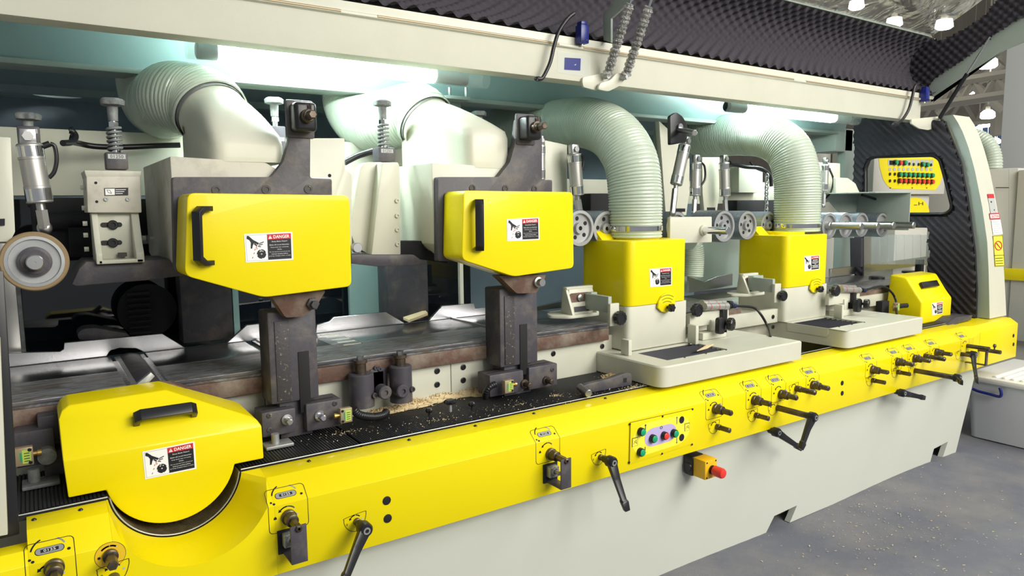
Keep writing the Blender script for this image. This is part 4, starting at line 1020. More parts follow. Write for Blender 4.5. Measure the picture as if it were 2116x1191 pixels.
def tray(label, xa, xb, ya, yb, za, zt, well):
    t = thing('tray', label, 'tray', ((xa + xb) / 2, (ya + yb) / 2, za), 'white trays over the front panel')
    q = bmesh.new(); plan = roundpoly([Vector((xa, ya, za)), Vector((xb, ya, za)), Vector((xb, yb, za)), Vector((xa, yb, za))], [.05, .001, .001, .001], 7)
    wx0, wx1, wy0, wy1, wd = well
    k = MB()
    # rim wall, top with well opening
    n = len(plan); vs = [tuple(p) for p in plan] + [(p.x, p.y, zt - .006) for p in plan] + [(p.x + (.005 if p.x < (xa + xb) / 2 else -.005), p.y + (.005 if p.y < (ya + yb) / 2 else -.005), zt) for p in plan]
    fs = []
    for i in range(n):
        j = (i + 1) % n; fs += [(i, j, n + j, n + i), (n + i, n + j, 2 * n + j, 2 * n + i)]
    well_v = [(wx0, wy0, zt), (wx1, wy0, zt), (wx1, wy1, zt), (wx0, wy1, zt)]
    b = len(vs); vs += well_v + [(x, y_, zt - wd) for x, y_, _ in well_v]
    for i in range(4): fs.append((b + i, b + (i + 1) % 4, b + 4 + (i + 1) % 4, b + 4 + i))
    k.add(vs, fs)
    # top surface: triangulate between outline and well
    ix0, ix1, iy0, iy1 = xa + .005, xb - .005, ya + .005, yb - .005
    lf_ = [v for v in vs[2 * n:3 * n] if v[0] < wx0]
    a_ = [(wx0, iy0, zt), (wx0, iy1, zt)]
    def ang_(v): return math.atan2(v[1] - (iy0 + iy1) / 2, v[0] - (ix0 + wx0) / 2)
    lf_ = sorted(lf_ + a_, key=ang_); k.add(lf_, [tuple(range(len(lf_)))])
    for qx0, qx1, qy0, qy1 in ((wx0, wx1, iy0, wy0), (wx0, wx1, wy1, iy1), (wx1, ix1, iy0, iy1)): k.add([(qx0, qy0, zt), (qx1, qy0, zt), (qx1, qy1, zt), (qx0, qy1, zt)], [(0, 1, 2, 3)])
    k.add([(p.x, p.y, za) for p in plan], [tuple(range(n))]); k.build('tray_body', CREAM, t)
    # black bellows in the well: pleats running along x
    k = MB(); m_ = 8; vs = []; fs = []
    for i in range(m_ * 2 + 1):
        yy = wy0 + (wy1 - wy0) * i / (m_ * 2); zz = zt - .004 if i % 2 else zt - .030
        vs += [(wx0 + .001, yy, zz), (wx1 - .001, yy, zz)]
    for i in range(m_ * 2): fs.append((2 * i, 2 * i + 1, 2 * i + 3, 2 * i + 2))
    k.add(vs, fs); k.box((wx0 + .001, wy0, zt - wd), (wx1 - .001, wy1, zt - .031)); o = k.build('bellows', MATS['bellows_black'], t)
    for f in (.25, .6, .95): MB().lathe([(0, .004), (.003, .004)], (wx0 + (wx1 - wx0) * f, wy0 - .008, zt), (0, 0, 1), 10).build('tray_screw', BLK, t)
    return t
mat('bellows_black', (0.014, 0.014, 0.020), .3, spec=.5)
zt = P(1655, 705, y=1.95).z; za_ = P(1390, 800, y=1.95).z
xa, xb = P(1275, 775, z=.83).x, P(1655, 745, y=1.95).x
w0 = P(1303, 726, z=zt); w1 = P(1372, 748, z=zt); w2 = P(1513, 724, z=zt)
T1 = tray('nearer white tray with a black pleated grille and a wood splinter in it', xa, xb, 1.95, 2.60, .8235, zt, (P(1303, 726, z=zt).x - .01, P(1513, 724, z=zt).x, 2.03, 2.232, .045))
k = MB(); q = P(1440, 727, z=zt + .004); q2 = P(1475, 713, z=zt + .02)
d = q2 - q; k.prism([q, q + d * .5 + Vector((0, -.012, 0)), q2, q + d * .6 + Vector((0, .008, .004))], (0, 0, .005), .001); tag(k.build('wood_splinter', WOOD), 'thin pale wood splinter lying on the nearer black grille', 'wood splinter')
zt2 = P(1905, 656, y=1.95).z; xa2 = P(1632, 700, z=.84).x; xb2 = P(1905, 690, y=1.95).x
xa2 = P(1636, 690, y=2.3).x - .05
T2 = tray('farther white tray with a black pleated grille', xa2, xb2, 1.95, 2.66, .8235, zt2, (P(1640, 669, z=zt2).x, P(1812, 669, z=zt2).x, 2.055, 2.292, .045))
# upright guards, slide blocks, clamp knobs, pneumatic cylinders on each tray
def knurl(parent, c, ax, r, L, name='knob', m_=BLK):
    ax = Vector(ax).normalized(); k = MB(); n = 48; t_ = ax.orthogonal().normalized(); b_ = ax.cross(t_); vs = []; fs = []
    pr = [(0, .5), (.002, .9), (L * .2, 1), (L * .85, 1), (L, .86), (L, .55), (L * .93, .5)]
    for d, s_ in pr:
        for i in range(n):
            w_ = 2 * PI * i / n; rr = r * s_ * (1 + (.04 * math.cos(12 * w_) if .8 < s_ else 0)); vs.append(Vector(c) + ax * d + (t_ * math.cos(w_) + b_ * math.sin(w_)) * rr)
    for q in range(len(pr) - 1):
        for i in range(n): fs.append((q * n + i, q * n + (i + 1) % n, (q + 1) * n + (i + 1) % n, (q + 1) * n + i))
    fs += [tuple(range(n)), tuple((len(pr) - 1) * n + i for i in range(n))]; k.add(vs, fs)
    k.cyl(Vector(c) - ax * .02, Vector(c), r * .3, 12, None)
    return k.build(name, m_, parent)
def pressure_shoe(label, pts, y, kn, yk, s=1.0):
    """cream shoe with slotted face, square bar and black hand knob"""
    a = P(*pts[0], y=y)
    t = thing('pressure_shoe', label, 'pressure shoe', (a.x, y, 1.05), 'cream pressure shoes beside the tall covers')
    W_, H_, D_ = .175 * s, .13 * s, .09 * s
    x0 = a.x; z0 = a.z
    k = MB()
    k.prism(roundpoly([Vector((x0, y, z0)), Vector((x0 + W_, y, z0)), Vector((x0 + W_, y + D_ * 1.6, z0)), Vector((x0 - .02, y + D_ * 1.6, z0)), Vector((x0 - .06, y + D_ * .8, z0))], .02, 4), (0, 0, .014), .004)
    k.prism([Vector((x0 + .02, y + .03, z0 + .012)), Vector((x0 + W_ - .005, y + .03, z0 + .012)), Vector((x0 + W_ - .005, y + .05, z0 + H_)), Vector((x0 + .035, y + .05, z0 + H_))], (0, .014, 0), .003)
    for xx in (x0 + .018, x0 + W_ - .018):
        k.prism([Vector((xx, y + .004, z0 + .012)), Vector((xx, y + .055, z0 + H_)), Vector((xx, y + .075, z0 + H_)), Vector((xx, y + .09, z0 + .012))], (.014, 0, 0), .003)
    k.box((x0 + .02, y + .048, z0 + H_ - .01), (x0 + W_ - .004, y + .078, z0 + H_ + .002), .002)
    k.build('shoe_casting', CREAM, t)
    fx = lambda a_, b_, l: Vector((x0 + a_, y + .030 + .020 * (b_ - .012) / (H_ - .012) - l - .0006, z0 + b_))
    pr = Print(fx); pr.poly([(a_, b_) for a_, b_ in [(.045 + .02 * math.cos(math.radians(90 + 18 * i)) , .085 * s + .02 * math.sin(math.radians(90 + 18 * i))) for i in range(11)] + [(W_ - .05 + .02 * math.cos(math.radians(-90 + 18 * i)), .085 * s + .02 * math.sin(math.radians(-90 + 18 * i))) for i in range(11)]], BROWN, .001)
    pr.rect(.05, .022, W_ - .04, .045, CAST, .001); pr.build('adjusting_slot', None, t, smooth=False)
    MB().lathe([(0, .015), (.010, .015), (.012, .011)], fx(.085 * s, .083 * s, .001), (0, -1, 0), 20).build('slot_bolt', STEELR, t)
    e = P(*kn, y=yk)
    k = MB(); k.box((x0 + W_ - .01, y + .012, z0 + .060), (e.x - .02, y + .055, z0 + .105), .002); k.box((x0 + W_ - .02, y + .012, z0 + .025), (e.x - .02, y + .032, z0 + .042), .004); k.box((e.x - .035, yk + .044, z0 + .03), (e.x - .015, y + .04, z0 + .10), .002); k.build('square_bar', GRNG, t)
    e = P(*kn, y=yk)
    k = MB(); k.box((e.x - .040, yk + .026, e.z - .035), (e.x + .012, yk + .044, e.z + .062), .003); k.build('clamp_plate', CREAM, t)
    knurl(t, (e.x, yk + .022, e.z), (0, -1, 0), .030 * s, .028)
    return t
pressure_shoe('nearer cream pressure shoe with slotted face, left of the nearer tall yellow cover', [(1178, 660)], 2.36, (1284, 658), 2.20)
pressure_shoe('farther cream pressure shoe with slotted face, left of the farther tall yellow cover', [(1545, 614)], 2.36, (1620, 612), 2.20, .88)
def pneumatics(label, px_a, px_b, y, px_k, hose_px, tz, base_px, group='pneumatic clamp pairs on the trays'):
    A, B = P(*px_a, y=y), P(*px_b, y=y)
    t = thing('pneumatic_clamp', label, 'pneumatic clamp', (A.x, y, min(A.z, B.z) - .1), group)
    for i, (off, sh) in enumerate(((Vector((0, 0, 0)), 0), (Vector((.045, .055, .004)), 1))):
        a, b = A + off, B + off; d = (b - a).normalized(); L = (b - a).length
        k = MB(); k.lathe([(0, .019), (.012, .019), (.014, .0175), (L - .03, .0175), (L - .03, .019), (L, .019), (L + .004, .012)], a, d, 28); c_ = k.build('air_cylinder', ALU, t)
        fnp = lambda a_, b_, l: None
        for f_ in (.2, .55): MB().lathe([(L * f_, .0181), (L * (f_ + .02), .0181)], a, d, 24, cap=False).build('red_band', PRED, c_)
        k = MB(); k.cyl(b + d * .004, b + d * .035, .010, 16); k.lathe([(.03, .013), (.05, .013)], b, d, 16); k.build('air_fitting', BLK, t)
        MB().lathe([(.050, .0125), (.060, .0125)], b, d, 16).build('push_ring', BLUE, t)
    kp = P(*px_k, y=y - .01); knurl(t, kp + Vector((0, .01, 0)), (0, -1, 0), .031, .028)
    e = B + (B - A).normalized() * .06
    pts = [e] + [P(u, v, y=y - .02 * i) for i, (u, v) in enumerate(hose_px)]
    q = P(*base_px, z=tz); pts.append(Vector((q.x, q.y, tz)))
    k = MB(); k.tube(pts, .0065, 12, smooth=8); k.build('air_hose', BLK, t)
    # slide beam below
    k = MB(); k.box((kp.x - .02, y + .01, kp.z - .085), (B.x + .03, y + .035, kp.z - .02), .003); k.box((kp.x + .05, y - .01, tz + .001), (kp.x + .22, y + .05, tz + .035), .003); k.box((kp.x + .12, y, tz + .03), (kp.x + .16, y + .03, kp.z - .06), .004); k.build('slide_beam', CREAM, t)
    k = MB(); k.box((kp.x + .19, y - .01, tz + .02), (kp.x + .225, y + .03, kp.z - .015), .003); k.build('end_stop', BLK, t)
    return t
pneumatics('nearer pair of silver air cylinders with black knob and curved hose', (1455, 634), (1502, 633), 2.24, (1439, 641), [(1556, 636), (1572, 650), (1586, 675)], zt, (1592, 697))
pneumatics('farther pair of silver air cylinders with black knob and curved hose', (1737, 598), (1775, 600), 2.24, (1725, 601), [(1822, 592), (1842, 604), (1851, 622)], zt2, (1853, 650))
def hand_stop(label, px_, y, s=1.0):
    c = P(*px_, y=y); t = thing('locking_knob', label, 'knob', (c.x, y, c.z - .04), 'black ribbed locking knobs on stands')
    k = MB(); k.prism(roundpoly([Vector((c.x - .07, y + .03, c.z - .045)), Vector((c.x - .03, y + .03, c.z - .045)), Vector((c.x - .02, y + .03, c.z + .02)), Vector((c.x - .045, y + .03, c.z + .035)), Vector((c.x - .07, y + .03, c.z + .03))], .012, 4), (0, .025, 0), .003); k.build('knob_stand', BLK, t)
    knurl(t, (c.x - .01, y + .03, c.z), (.35, -1, 0), .030 * s, .03); return t
hand_stop('nearer black ribbed knob on a short stand, on the nearer tray', (1517, 671), 2.15)
hand_stop('farther black ribbed knob on a short stand, on the farther tray', (1797, 629), 2.15, .9)
# yellow warning line of small upright guard tabs on both trays
for (u, v), zz, lab in (((1291, 715), zt, 'small upright cream guard tab at the left of the nearer black grille'), ((1429, 684), zt, 'small upright cream guard tab at the right of the nearer tall cover'), ((1730, 640), zt2, 'small upright cream guard tab right of the farther tall cover')):
    p = P(u, v, y=2.22); k = MB(); k.box((p.x - .010, 2.185, zz + .0005), (p.x + .010, 2.235, p.z + .03), .003); tag(k.build('guard_tab', CREAM), lab, 'guard')
# cream side blocks behind trays
k = MB(); y = 2.345
side_plate(P(1500, 700, y=y).x, P(1608, 640, y=y).x, zt + .001, .985, y, [(1597, 655), (1597, 676)], 'cream side plate of the bed between the two tall yellow covers')
side_plate(P(1760, 640, y=y).x, P(1860, 600, y=y).x, zt2 + .001, .985, y, [], 'cream side plate of the bed right of the farther tall yellow cover')
# ================================================================== SMALL YELLOW COVER (right)
t = thing('end_cover', 'small yellow cover with a sloping top and recessed black grip, by the foam lined wall', 'cutter cover', (4.4, 2.2, .80))
y = 2.10; q = py([(1865, 650), (1862, 596), (1876, 580), (1947, 573), (1966, 618), (1968, 668), (1938, 672)], y)
x0, x1 = q[0].x, q[4].x; zt_ = q[2].z
fr = [Vector((4.36, y, .815)), Vector((4.36, y, P(1903, 640, y=y).z)), Vector((4.40, y + .02, .96)), Vector((4.47, y + .12, 1.085)), Vector((4.72, y + .12, 1.085)), Vector((4.79, y + .02, .955)), Vector((4.79, y, .815))]
# body: profile in the yz plane, extruded along x
pf = [(y, .818), (y, .955), (y + .035, 1.00), (y + .10, 1.10), (y + .20, 1.11), (y + .22, .818)]
xs0, xs1 = P(1904, 650, y=y).x, P(1966, 640, y=y).x
k = MB(); k.prism([Vector((xs0, a, b)) for a, b in pf], (xs1 - xs0, 0, 0), .012, seg=3); k.build('cover_shell', YEL, t)
pa = Vector((xs0 + .09, y + .045, 1.012)); sl = Vector((0, .065, .10)).normalized(); nn = Vector((0, -.10, .065)).normalized()
k = MB(); pts = [Vector((xs0 + .08, 0, 0)), Vector((xs0 + .29, 0, 0))]
k.prism([Vector((xs0 + .085, y + .050, 1.024)) + nn * .004, Vector((xs0 + .285, y + .050, 1.024)) + nn * .004, Vector((xs0 + .29, y + .072, 1.058)) + nn * .004, Vector((xs0 + .09, y + .072, 1.058)) + nn * .004], nn * .016, .004); k.build('grip', BLK, t)
danger(t, [(1925, 627), (1948, 623), (1948, 648), (1926, 652)], y - .0004, tiny=True)
k = MB(); q = py([(1950, 690), (1962, 666), (1976, 656), (2010, 652), (2006, 662), (1982, 668), (1970, 690)], 2.02); k.prism(q, (0, .12, 0), .002); tag(k.build('dark_chute', CAST), 'dark folded steel chute on the mat right of the small yellow cover', 'chute')
k = MB(); a = P(1830, 640, y=2.2); k.box((a.x - .04, 2.2, a.z - .04), (a.x + .04, 2.24, a.z + .05), .003); tag(k.build('black_slide_block', BLKM), 'black slide block between the farther tray and the small yellow cover', 'block')
a = P(1848, 634, y=2.16); tt = thing('limit_switch_unit', 'tan limit switch with black plunger left of the small yellow cover', 'limit switch', (a.x, 2.16, a.z - .03)); limit_switch(tt, a, 1); MB().cyl(a + Vector((.03, 0, 0)), a + Vector((.11, -.02, 0)), .014, 20, bev=.004).build('plunger_cap', BLK, tt)
# slim dark discs and bars on end table
for (u, v), r, lab in (((1812, 575), .05, 'nearer flat black disc clamp on the right end table'), ((1880, 563), .055, 'farther flat black disc clamp on the right end table')):
    p = P(u, v, z=1.035); k = MB(); k.lathe([(0, r), (.014, r), (.018, r * .8)], (p.x, p.y, 1.0305), (0, 0, 1), 28); tag(k.build('disc_clamp', BLK), lab, 'clamp')
k = MB(); a, b = P(1850, 563, z=1.06), P(1975, 582, z=1.06); k.box((a.x, a.y - .2, 1.04), (4.9, a.y - .16, 1.062), .002); tag(k.build('dark_guide_bar', BLK), 'thin dark guide bar lying across the right end table', 'bar')
k = MB(); p = P(1900, 552, y=2.62); k.cyl((p.x, 2.62, 1.0305), (p.x, 2.62, P(1900, 536, y=2.62).z), .03, 24, bev=.003); tag(k.build('black_roller_post', BLK), 'short black round post on the right end table', 'post')
# ================================================================== HOSES
HG = 'milky ribbed extraction hoses'
def hose(pts, r, label, clampz=None, clamp=None):
    t = thing('ribbed_hose', label, 'hose', pts[0], HG)
    k = MB(); k.tube(pts, r, 44, smooth=14, ripple=(.0135, .0050), cap=False); k.build('hose_body', HOSE, t)
    if clamp:
        c = Vector(clamp); k = MB(); k.lathe([(0, r + .0075), (.022, r + .0075), (.022, r - .002), (0, r - .002)], c, (0, 0, 1), 48, cap=False)
        k.box((c.x - r - .016, c.y - .008, c.z + .003), (c.x - r, c.y + .008, c.z + .017), .002); k.build('clamp_band', CHROME, t)
    return t
c4x = (P(1300, 500, y=2.24).x + P(1423, 498, y=2.24).x) / 2 + .012
def V(*a): return Vector(a)
hose([V(c4x, 2.41, 1.405), V(c4x, 2.41, 1.50), V(c4x, 2.415, 1.63), V(c4x, 2.45, 1.77), V(c4x, 2.57, 1.895), V(c4x, 2.76, 1.965), V(c4x, 3.0, 1.985), V(c4x + .02, 3.25, 2.0), V(c4x + .04, 3.55, 2.03)], .120, 'milky ribbed hose curving up from the nearer tall yellow cover', clamp=(c4x, 2.41, 1.437))
c5x = P(1645, 470, y=2.47).x + .005
hose([V(c5x, 2.47, 1.395), V(c5x, 2.47, 1.52), V(c5x, 2.48, 1.70), V(c5x, 2.54, 1.86), V(c5x, 2.69, 1.955), V(c5x, 2.90, 1.985), V(c5x, 3.15, 1.99), V(c5x, 3.5, 2.02)], .124, 'milky ribbed hose curving up from the farther tall yellow cover', clamp=(c5x, 2.47, 1.418))
hose([P(440, 238, y=2.62) + V(-.002, .005, .004), P(440, 238, y=2.62) + V(-.018, .065, .045), V(.455, 2.80, 1.95), V(.445, 2.98, 1.95), V(.44, 3.13, 1.985), V(.44, 3.23, 2.07), V(.44, 3.25, 2.20)], .122, 'milky ribbed hose behind the elbow duct of the left hanging hood')
hose([P(882, 255, y=2.68) + V(-.002, .005, .004), P(882, 255, y=2.68) + V(-.02, .065, .045), V(1.30, 2.87, 1.93), V(1.29, 3.02, 1.935), V(1.285, 3.15, 1.975), V(1.285, 3.24, 2.06), V(1.29, 3.26, 2.20)], .124, 'milky ribbed hose behind the elbow duct of the second hanging hood')
# ================================================================== ROLLERS, SHAFTS, PNEUMATIC CYLINDERS
def wheel(px_, y, r, label, holes=5, depth=.17, tread=GALV, kn=True, shaft=None, shaft_r=.02):
    c = P(*px_, y=y); t = thing('feed_roller', label, 'feed roller', (c.x, y, c.z - r), 'feed rollers over the table')
    k = MB()
    if kn:
        n = 72; vs = []; fs = []; m_ = 12
        for j in range(m_ + 1):
            for i in range(n * 2):
                w_ = 2 * PI * (i + .5 * (j % 2)) / (n * 2); rr = r * (1.0 if i % 2 == 0 else .972)
                vs.append((c.x + rr * math.cos(w_), y + depth * j / m_, c.z + rr * math.sin(w_)))
        for j in range(m_):
            for i in range(n * 2): fs.append((j * n * 2 + i, j * n * 2 + (i + 1) % (n * 2), (j + 1) * n * 2 + (i + 1) % (n * 2), (j + 1) * n * 2 + i))
        k.add(vs, fs)
        k.build('knurled_tread', tread, t, smooth=False)
    else:
        k.lathe([(.03, r * .7), (.0, r * .83), (0, r * .96), (.004, r), (depth - .004, r), (depth, r * .96)], (c.x, y, c.z), (0, 1, 0), 64); k.build('tyre', tread, t)
    k = MB(); k.lathe([(-.0012, r * .86), (-.0016, r * .76), (.006, r * .74), (.007, r * .3)] if not kn else [(depth, r * .96), (-.0006, r * .965), (-.0008, r * .80), (.012, r * .78), (.014, r * .34), (-.002, r * .30), (-.002, r * .12)], (c.x, y, c.z), (0, 1, 0), 56, cap=False); k.build('wheel_disc', ZINC, t)
    for i in range(holes):
        k = MB(); w_ = 2 * PI * i / holes + .5; q = Vector((c.x + r * .54 * math.cos(w_), y + .0128, c.z + r * .54 * math.sin(w_))); k.lathe([(0, r * .115), (-.001, r * .115)], q, (0, 1, 0), 20); k.build('wheel_hole', BLKM, t)
    if shaft:
        k = MB(); k.lathe([(-.02, shaft_r * 1.25), (.012, shaft_r * 1.25), (.014, shaft_r), (shaft - .003, shaft_r), (shaft, shaft_r * .85)], (c.x, y, c.z), (0, -1, 0), 32); k.build('shaft', STEELR, t)
    return t
# left smooth wheel with tan tyre
t = wheel((72, 541), 2.40, .0835, 'smooth tan tyred feed roller with bright hub at the far left', holes=0, depth=.06, tread=BROLL, kn=False)
c = P(72, 541, y=2.40)
MB().lathe([(-.01, .042), (.008, .042), (.010, .034), (.012, .034)], c + V(0, 0, 0), (0, -1, 0), 40).build('hub_ring', CAST, t)
MB().lathe([(.0, .0215), (.046, .0215), (.048, .019), (.048, .003), (.046, .003)], c, (0, -1, 0), 32).build('hub_shaft', STEELR, t)
wheel((1199, 472), 2.45, .083, 'leftmost knurled feed roller, beside the yellow cover of the second hood')
wheel((1254, 473), 2.45, .083, 'knurled feed roller behind the nearer tall yellow cover')
wheel((1399, 470), 2.50, .080, 'knurled feed roller just right of the nearer milky hose')
wheel((1497, 468), 2.42, .083, 'knurled feed roller with five holes right of the cream plate with a steel shaft')
wheel((1545, 466), 2.50, .080, 'knurled feed roller with five holes left of the farther tall yellow cover')
wheel((1590, 466), 2.56, .080, 'knurled feed roller mostly hidden behind the farther tall yellow cover')
for i, ((u, v), lab) in enumerate((((1714, 467), 'first knurled roller with long steel shaft right of the farther hose'), ((1748, 466), 'second knurled roller with long steel shaft right of the farther hose'),
                  ((1781, 465), 'third knurled roller with long steel shaft right of the farther hose'), ((1823, 465), 'last knurled roller with long steel shaft, before the grey green plate'))):
    wheel((u, v), 2.42, .077, lab, holes=0, shaft=.20, shaft_r=.021)
t = thing('shaft_plate', 'cream plate with a long horizontal steel shaft between the two tall covers', 'bracket', (2.6, 2.42, 1.35), )
k = MB(); q = py([(1385, 449), (1471, 448), (1471, 501), (1385, 503)], 2.36); k.prism(roundpoly(q, .006, 3), (0, .02, 0), .002); k.build('plate', CREAM, t)
c = P(1452, 476, y=2.36); MB().lathe([(0, .026), (.010, .026), (.014, .022)], c, (0, -1, 0), 28).build('collar', CREAM, t); MB().lathe([(0, .0185), (.155, .0185), (.157, .016)], c, (0, -1, 0), 28).build('steel_shaft', CHROME, t)
def air_cyl(a, b, y, r, rod_to, label, tube_=None, y2=None):
    A, B = P(*a, y=y), P(*b, y=y2 or y); Cc = P(*rod_to, y=y2 or y); d = (B - A).normalized(); L = (B - A).length
    t = thing('pneumatic_cylinder', label, 'pneumatic cylinder', (A.x, y, Cc.z), 'upright pneumatic cylinders of the feed rollers')
    k = MB(); k.lathe([(0, r * .9), (.004, r), (.045, r), (.046, r * .96), (L - .05, r * .96), (L - .049, r), (L - .003, r), (L, r * .9)], A, d, 36); k.build('cylinder_body', ALU, t)
    MB().lathe([(0, r * 1.01), (.03, r * 1.01)], A + d * .008, d, 36, cap=False).build('end_cap', CHROME, t)
    MB().lathe([(0, r * 1.01), (.035, r * 1.01)], A + d * (L - .042), d, 36, cap=False).build('end_cap', CHROME, t)
    k = MB(); k.cyl(B - d * .002, Cc, r * .36, 20); k.cyl(B + d * .02, Cc, r * .5, 6); k.ball(Cc, r * .6, None, (1, .7, 1)); k.build('piston_rod', STEELR, t)
    k = MB(); e = A - d * .020; k.box(e + V(-r * .6, -r * .5, -.022), e + V(r * .6, r * .5, .022), .004); k.build('clevis', STEELR, t)
    MB().hexa(e + V(0, -r * .5, 0), e + V(0, -r * .5 - .01, 0), r * .42).build('clevis_bolt', STEELR, t)
    if tube_:
        k = MB(); pts = [P(u, v, y=y) for u, v in tube_]; k.tube(pts, .006, 12, smooth=8); k.cyl(A + d * .02, pts[0], .009, 14); k.build('air_tube', BLK, t)
    return t
air_cyl((60, 297), (83, 420), 2.50, .034, (92, 472), 'big tilted aluminium cylinder above the tan tyred roller, far left', [(103, 297), (113, 303), (117, 330), (112, 355), (101, 368)])
air_cyl((1186, 318), (1193, 404), 2.60, .033, (1198, 440), 'aluminium cylinder between the second hood and the nearer hose', [(1200, 318), (1206, 330), (1203, 352)])
air_cyl((1116, 300), (1116, 372), 2.60, .024, (1116, 390), 'slim cylinder right beside the dark arm of the second hood', [(1122, 320), (1121, 345), (1117, 368)])
air_cyl((1415, 300), (1397, 382), 2.45, .030, (1390, 440), 'tilted aluminium cylinder hanging from the black quadrant bracket')
air_cyl((1438, 336), (1436, 405), 2.72, .030, (1434, 440), 'upright cylinder with curved black hose, first right of the tilted one', [(1449, 336), (1456, 345), (1456, 372), (1440, 392), (1428, 399)])
air_cyl((1496, 336), (1498, 406), 2.72, .031, (1500, 437), 'upright cylinder left of the hanging chain')
air_cyl((1705, 340), (1703, 395), 2.60, .024, (1702, 425), 'slim upright cylinder just right of the farther hose', [(1714, 350), (1722, 372), (1716, 398), (1704, 412)])
# black quadrant bracket
k = MB(); q = [P(u, v, y=2.40) for u, v in ((1385, 240), (1386, 300), (1418, 294), (1422, 276), (1419, 255), (1410, 240), (1398, 232))]; k.prism(roundpoly(q, .01, 4), (0, .02, 0), .003)
t = k.build('quadrant_bracket', BLK); tag(t, 'black rounded quadrant bracket with a steel handle right of the nearer hose', 'bracket')
k = MB(); a = P(1403, 268, y=2.40); k.lathe([(0, .016), (.012, .016)], a + V(0, 0, .012), (0, -1, 0), 16); k.cyl(a, P(1436, 275, y=2.26), .014, 20, bev=.003); k.build('bracket_handle', STEELR, t)
# ================================================================== UPRIGHT CREAM PLATES AND SHOES OVER THE TABLE
def plate(pts, y, t_, m_, label, name='upright_plate', holes=(), cat='plate', bev=.003, rc=.004, group=None):
    k = MB(); k.prism(roundpoly(py(pts, y), rc, 3) if rc else py(pts, y), (0, t_, 0), bev); o = tag(k.build(name, m_), label, cat, group)
    for u, v, r in holes: MB().lathe([(0, r), (.0012, r)], P(u, v, y=y), (0, -1, 0), 18).build('screw_hole', BLKM, o)
    return o
plate([(-15, 283), (22, 284), (31, 480), (20, 500), (-15, 500)], 2.44, .03, CREAM, 'cream frame plate at the left edge behind the tan tyred roller', cat='plate')
plate([(-15, 453), (10, 452), (10, 466), (-15, 468)], 2.435, .004, BLK, 'small black plate label at the left edge', name='type_label', rc=0, bev=0)
o = plate([(640, 286), (712, 286), (713, 350), (727, 360), (727, 560), (640, 560)], 2.42, .03, CREAM, 'white lit upright plate right of the left hood\'s dark arm', holes=[(729 - 48, 363, .006), (729 - 49, 408, .006)])
plate([(1126, 290), (1172, 300), (1172, 450), (1126, 450)], 2.68, .03, CREAM, 'cream upright plate left of the nearer hose')
plate([(1362, 250), (1416, 300), (1425, 330), (1424, 400), (1418, 445), (1376, 445)], 2.72, .03, CREAM, 'cream upright plate directly behind the nearer hose', holes=[(1420, 325, .012)])
plate([(1451, 325), (1487, 325), (1486, 400), (1481, 442), (1456, 442), (1452, 400)], 2.80, .03, CREAM, 'cream upright plate between the two upright cylinders')
for (u0, u1, v), lab in (((1398, 1416, 435), 'tiny black label on the cream plate behind the nearer hose'), ((1462, 1478, 433), 'tiny black label on the cream plate between the cylinders')):
    plate([(u0, v - 4), (u1, v - 4), (u1, v + 3), (u0, v + 3)], 2.70, .004, BLK, lab, name='type_label', rc=0, bev=0)
plate([(1527, 345), (1576, 345), (1576, 398), (1527, 398)], 2.95, .10, CREAM, 'cream box frame behind the farther hose')
plate([(1682, 335), (1736, 338), (1736, 415), (1705, 418), (1682, 420)], 2.66, .04, CREAM, 'cream upright bracket right of the farther hose', holes=[(1731, 380, .008), (1731, 412, .008)])
plate([(1728, 367), (1752, 368), (1768, 380), (1776, 398), (1728, 399)], 2.55, .02, CREAM, 'small cream rounded gusset above the grey green plate')
# grey-green angle plate by the right rollers with blue switch
t = thing('angle_plate', 'grey green sheet metal angle plate above the right hand rollers', 'plate', (4.2, 2.3, 1.4))
A = P(1733, 399, y=2.45); B = P(1886, 397, y=2.27); Cc = P(1886, 476, y=2.27)
k = MB(); zt_ = B.z; k.box((A.x + .1, 2.28, zt_ - .006), (B.x, 2.62, zt_), .001); k.prism([V(B.x, 2.28, zt_), V(B.x, 2.62, zt_), V(B.x - .02, 2.62, Cc.z), V(B.x, 2.28, Cc.z)], (-.006, 0, 0), .001)
k.prism([V(A.x + .1, 2.62, zt_), V(B.x, 2.62, zt_), V(B.x, 2.62, Cc.z), V(A.x + .35, 2.62, Cc.z + .08)], (0, .006, 0), .001); k.build('plate', GRNG, t)
def safety_switch(label, c, s=1.0):
    t = thing('safety_switch', label, 'safety switch', (c.x, c.y, c.z - .03 * s), 'dark blue safety switches')
    k = MB(); k.box(c + V(-.022, -.02, -.045) * s, c + V(.022, .02, .03) * s, .004); k.box(c + V(-.017, -.016, .028) * s, c + V(.017, .016, .045) * s, .004); k.build('switch_body', BLUE, t)
    MB().lathe([(0, .005), (.008, .005)], c + V(0, 0, -.045) * s, (0, 0, -1), 12).build('switch_pin', CHROME, t)
    for a in (-.010, .010): MB().bolt(c + V(a, -.02, -.034) * s, (0, -1, 0), .0045, h=.002).build('switch_screw', BLK, t)
    return t
c = P(1829, 437, y=2.5); safety_switch('dark blue switch hanging on the grey green angle plate', c, 1.3)
k = MB(); k.tube([P(u, v, y=2.5) for u, v in ((1781, 403), (1800, 409), (1812, 413), (1822, 418), (1828, 424))], .008, 12); tag(k.build('cable', BLK), 'black cable curving down to the blue switch on the angle plate', 'cable')
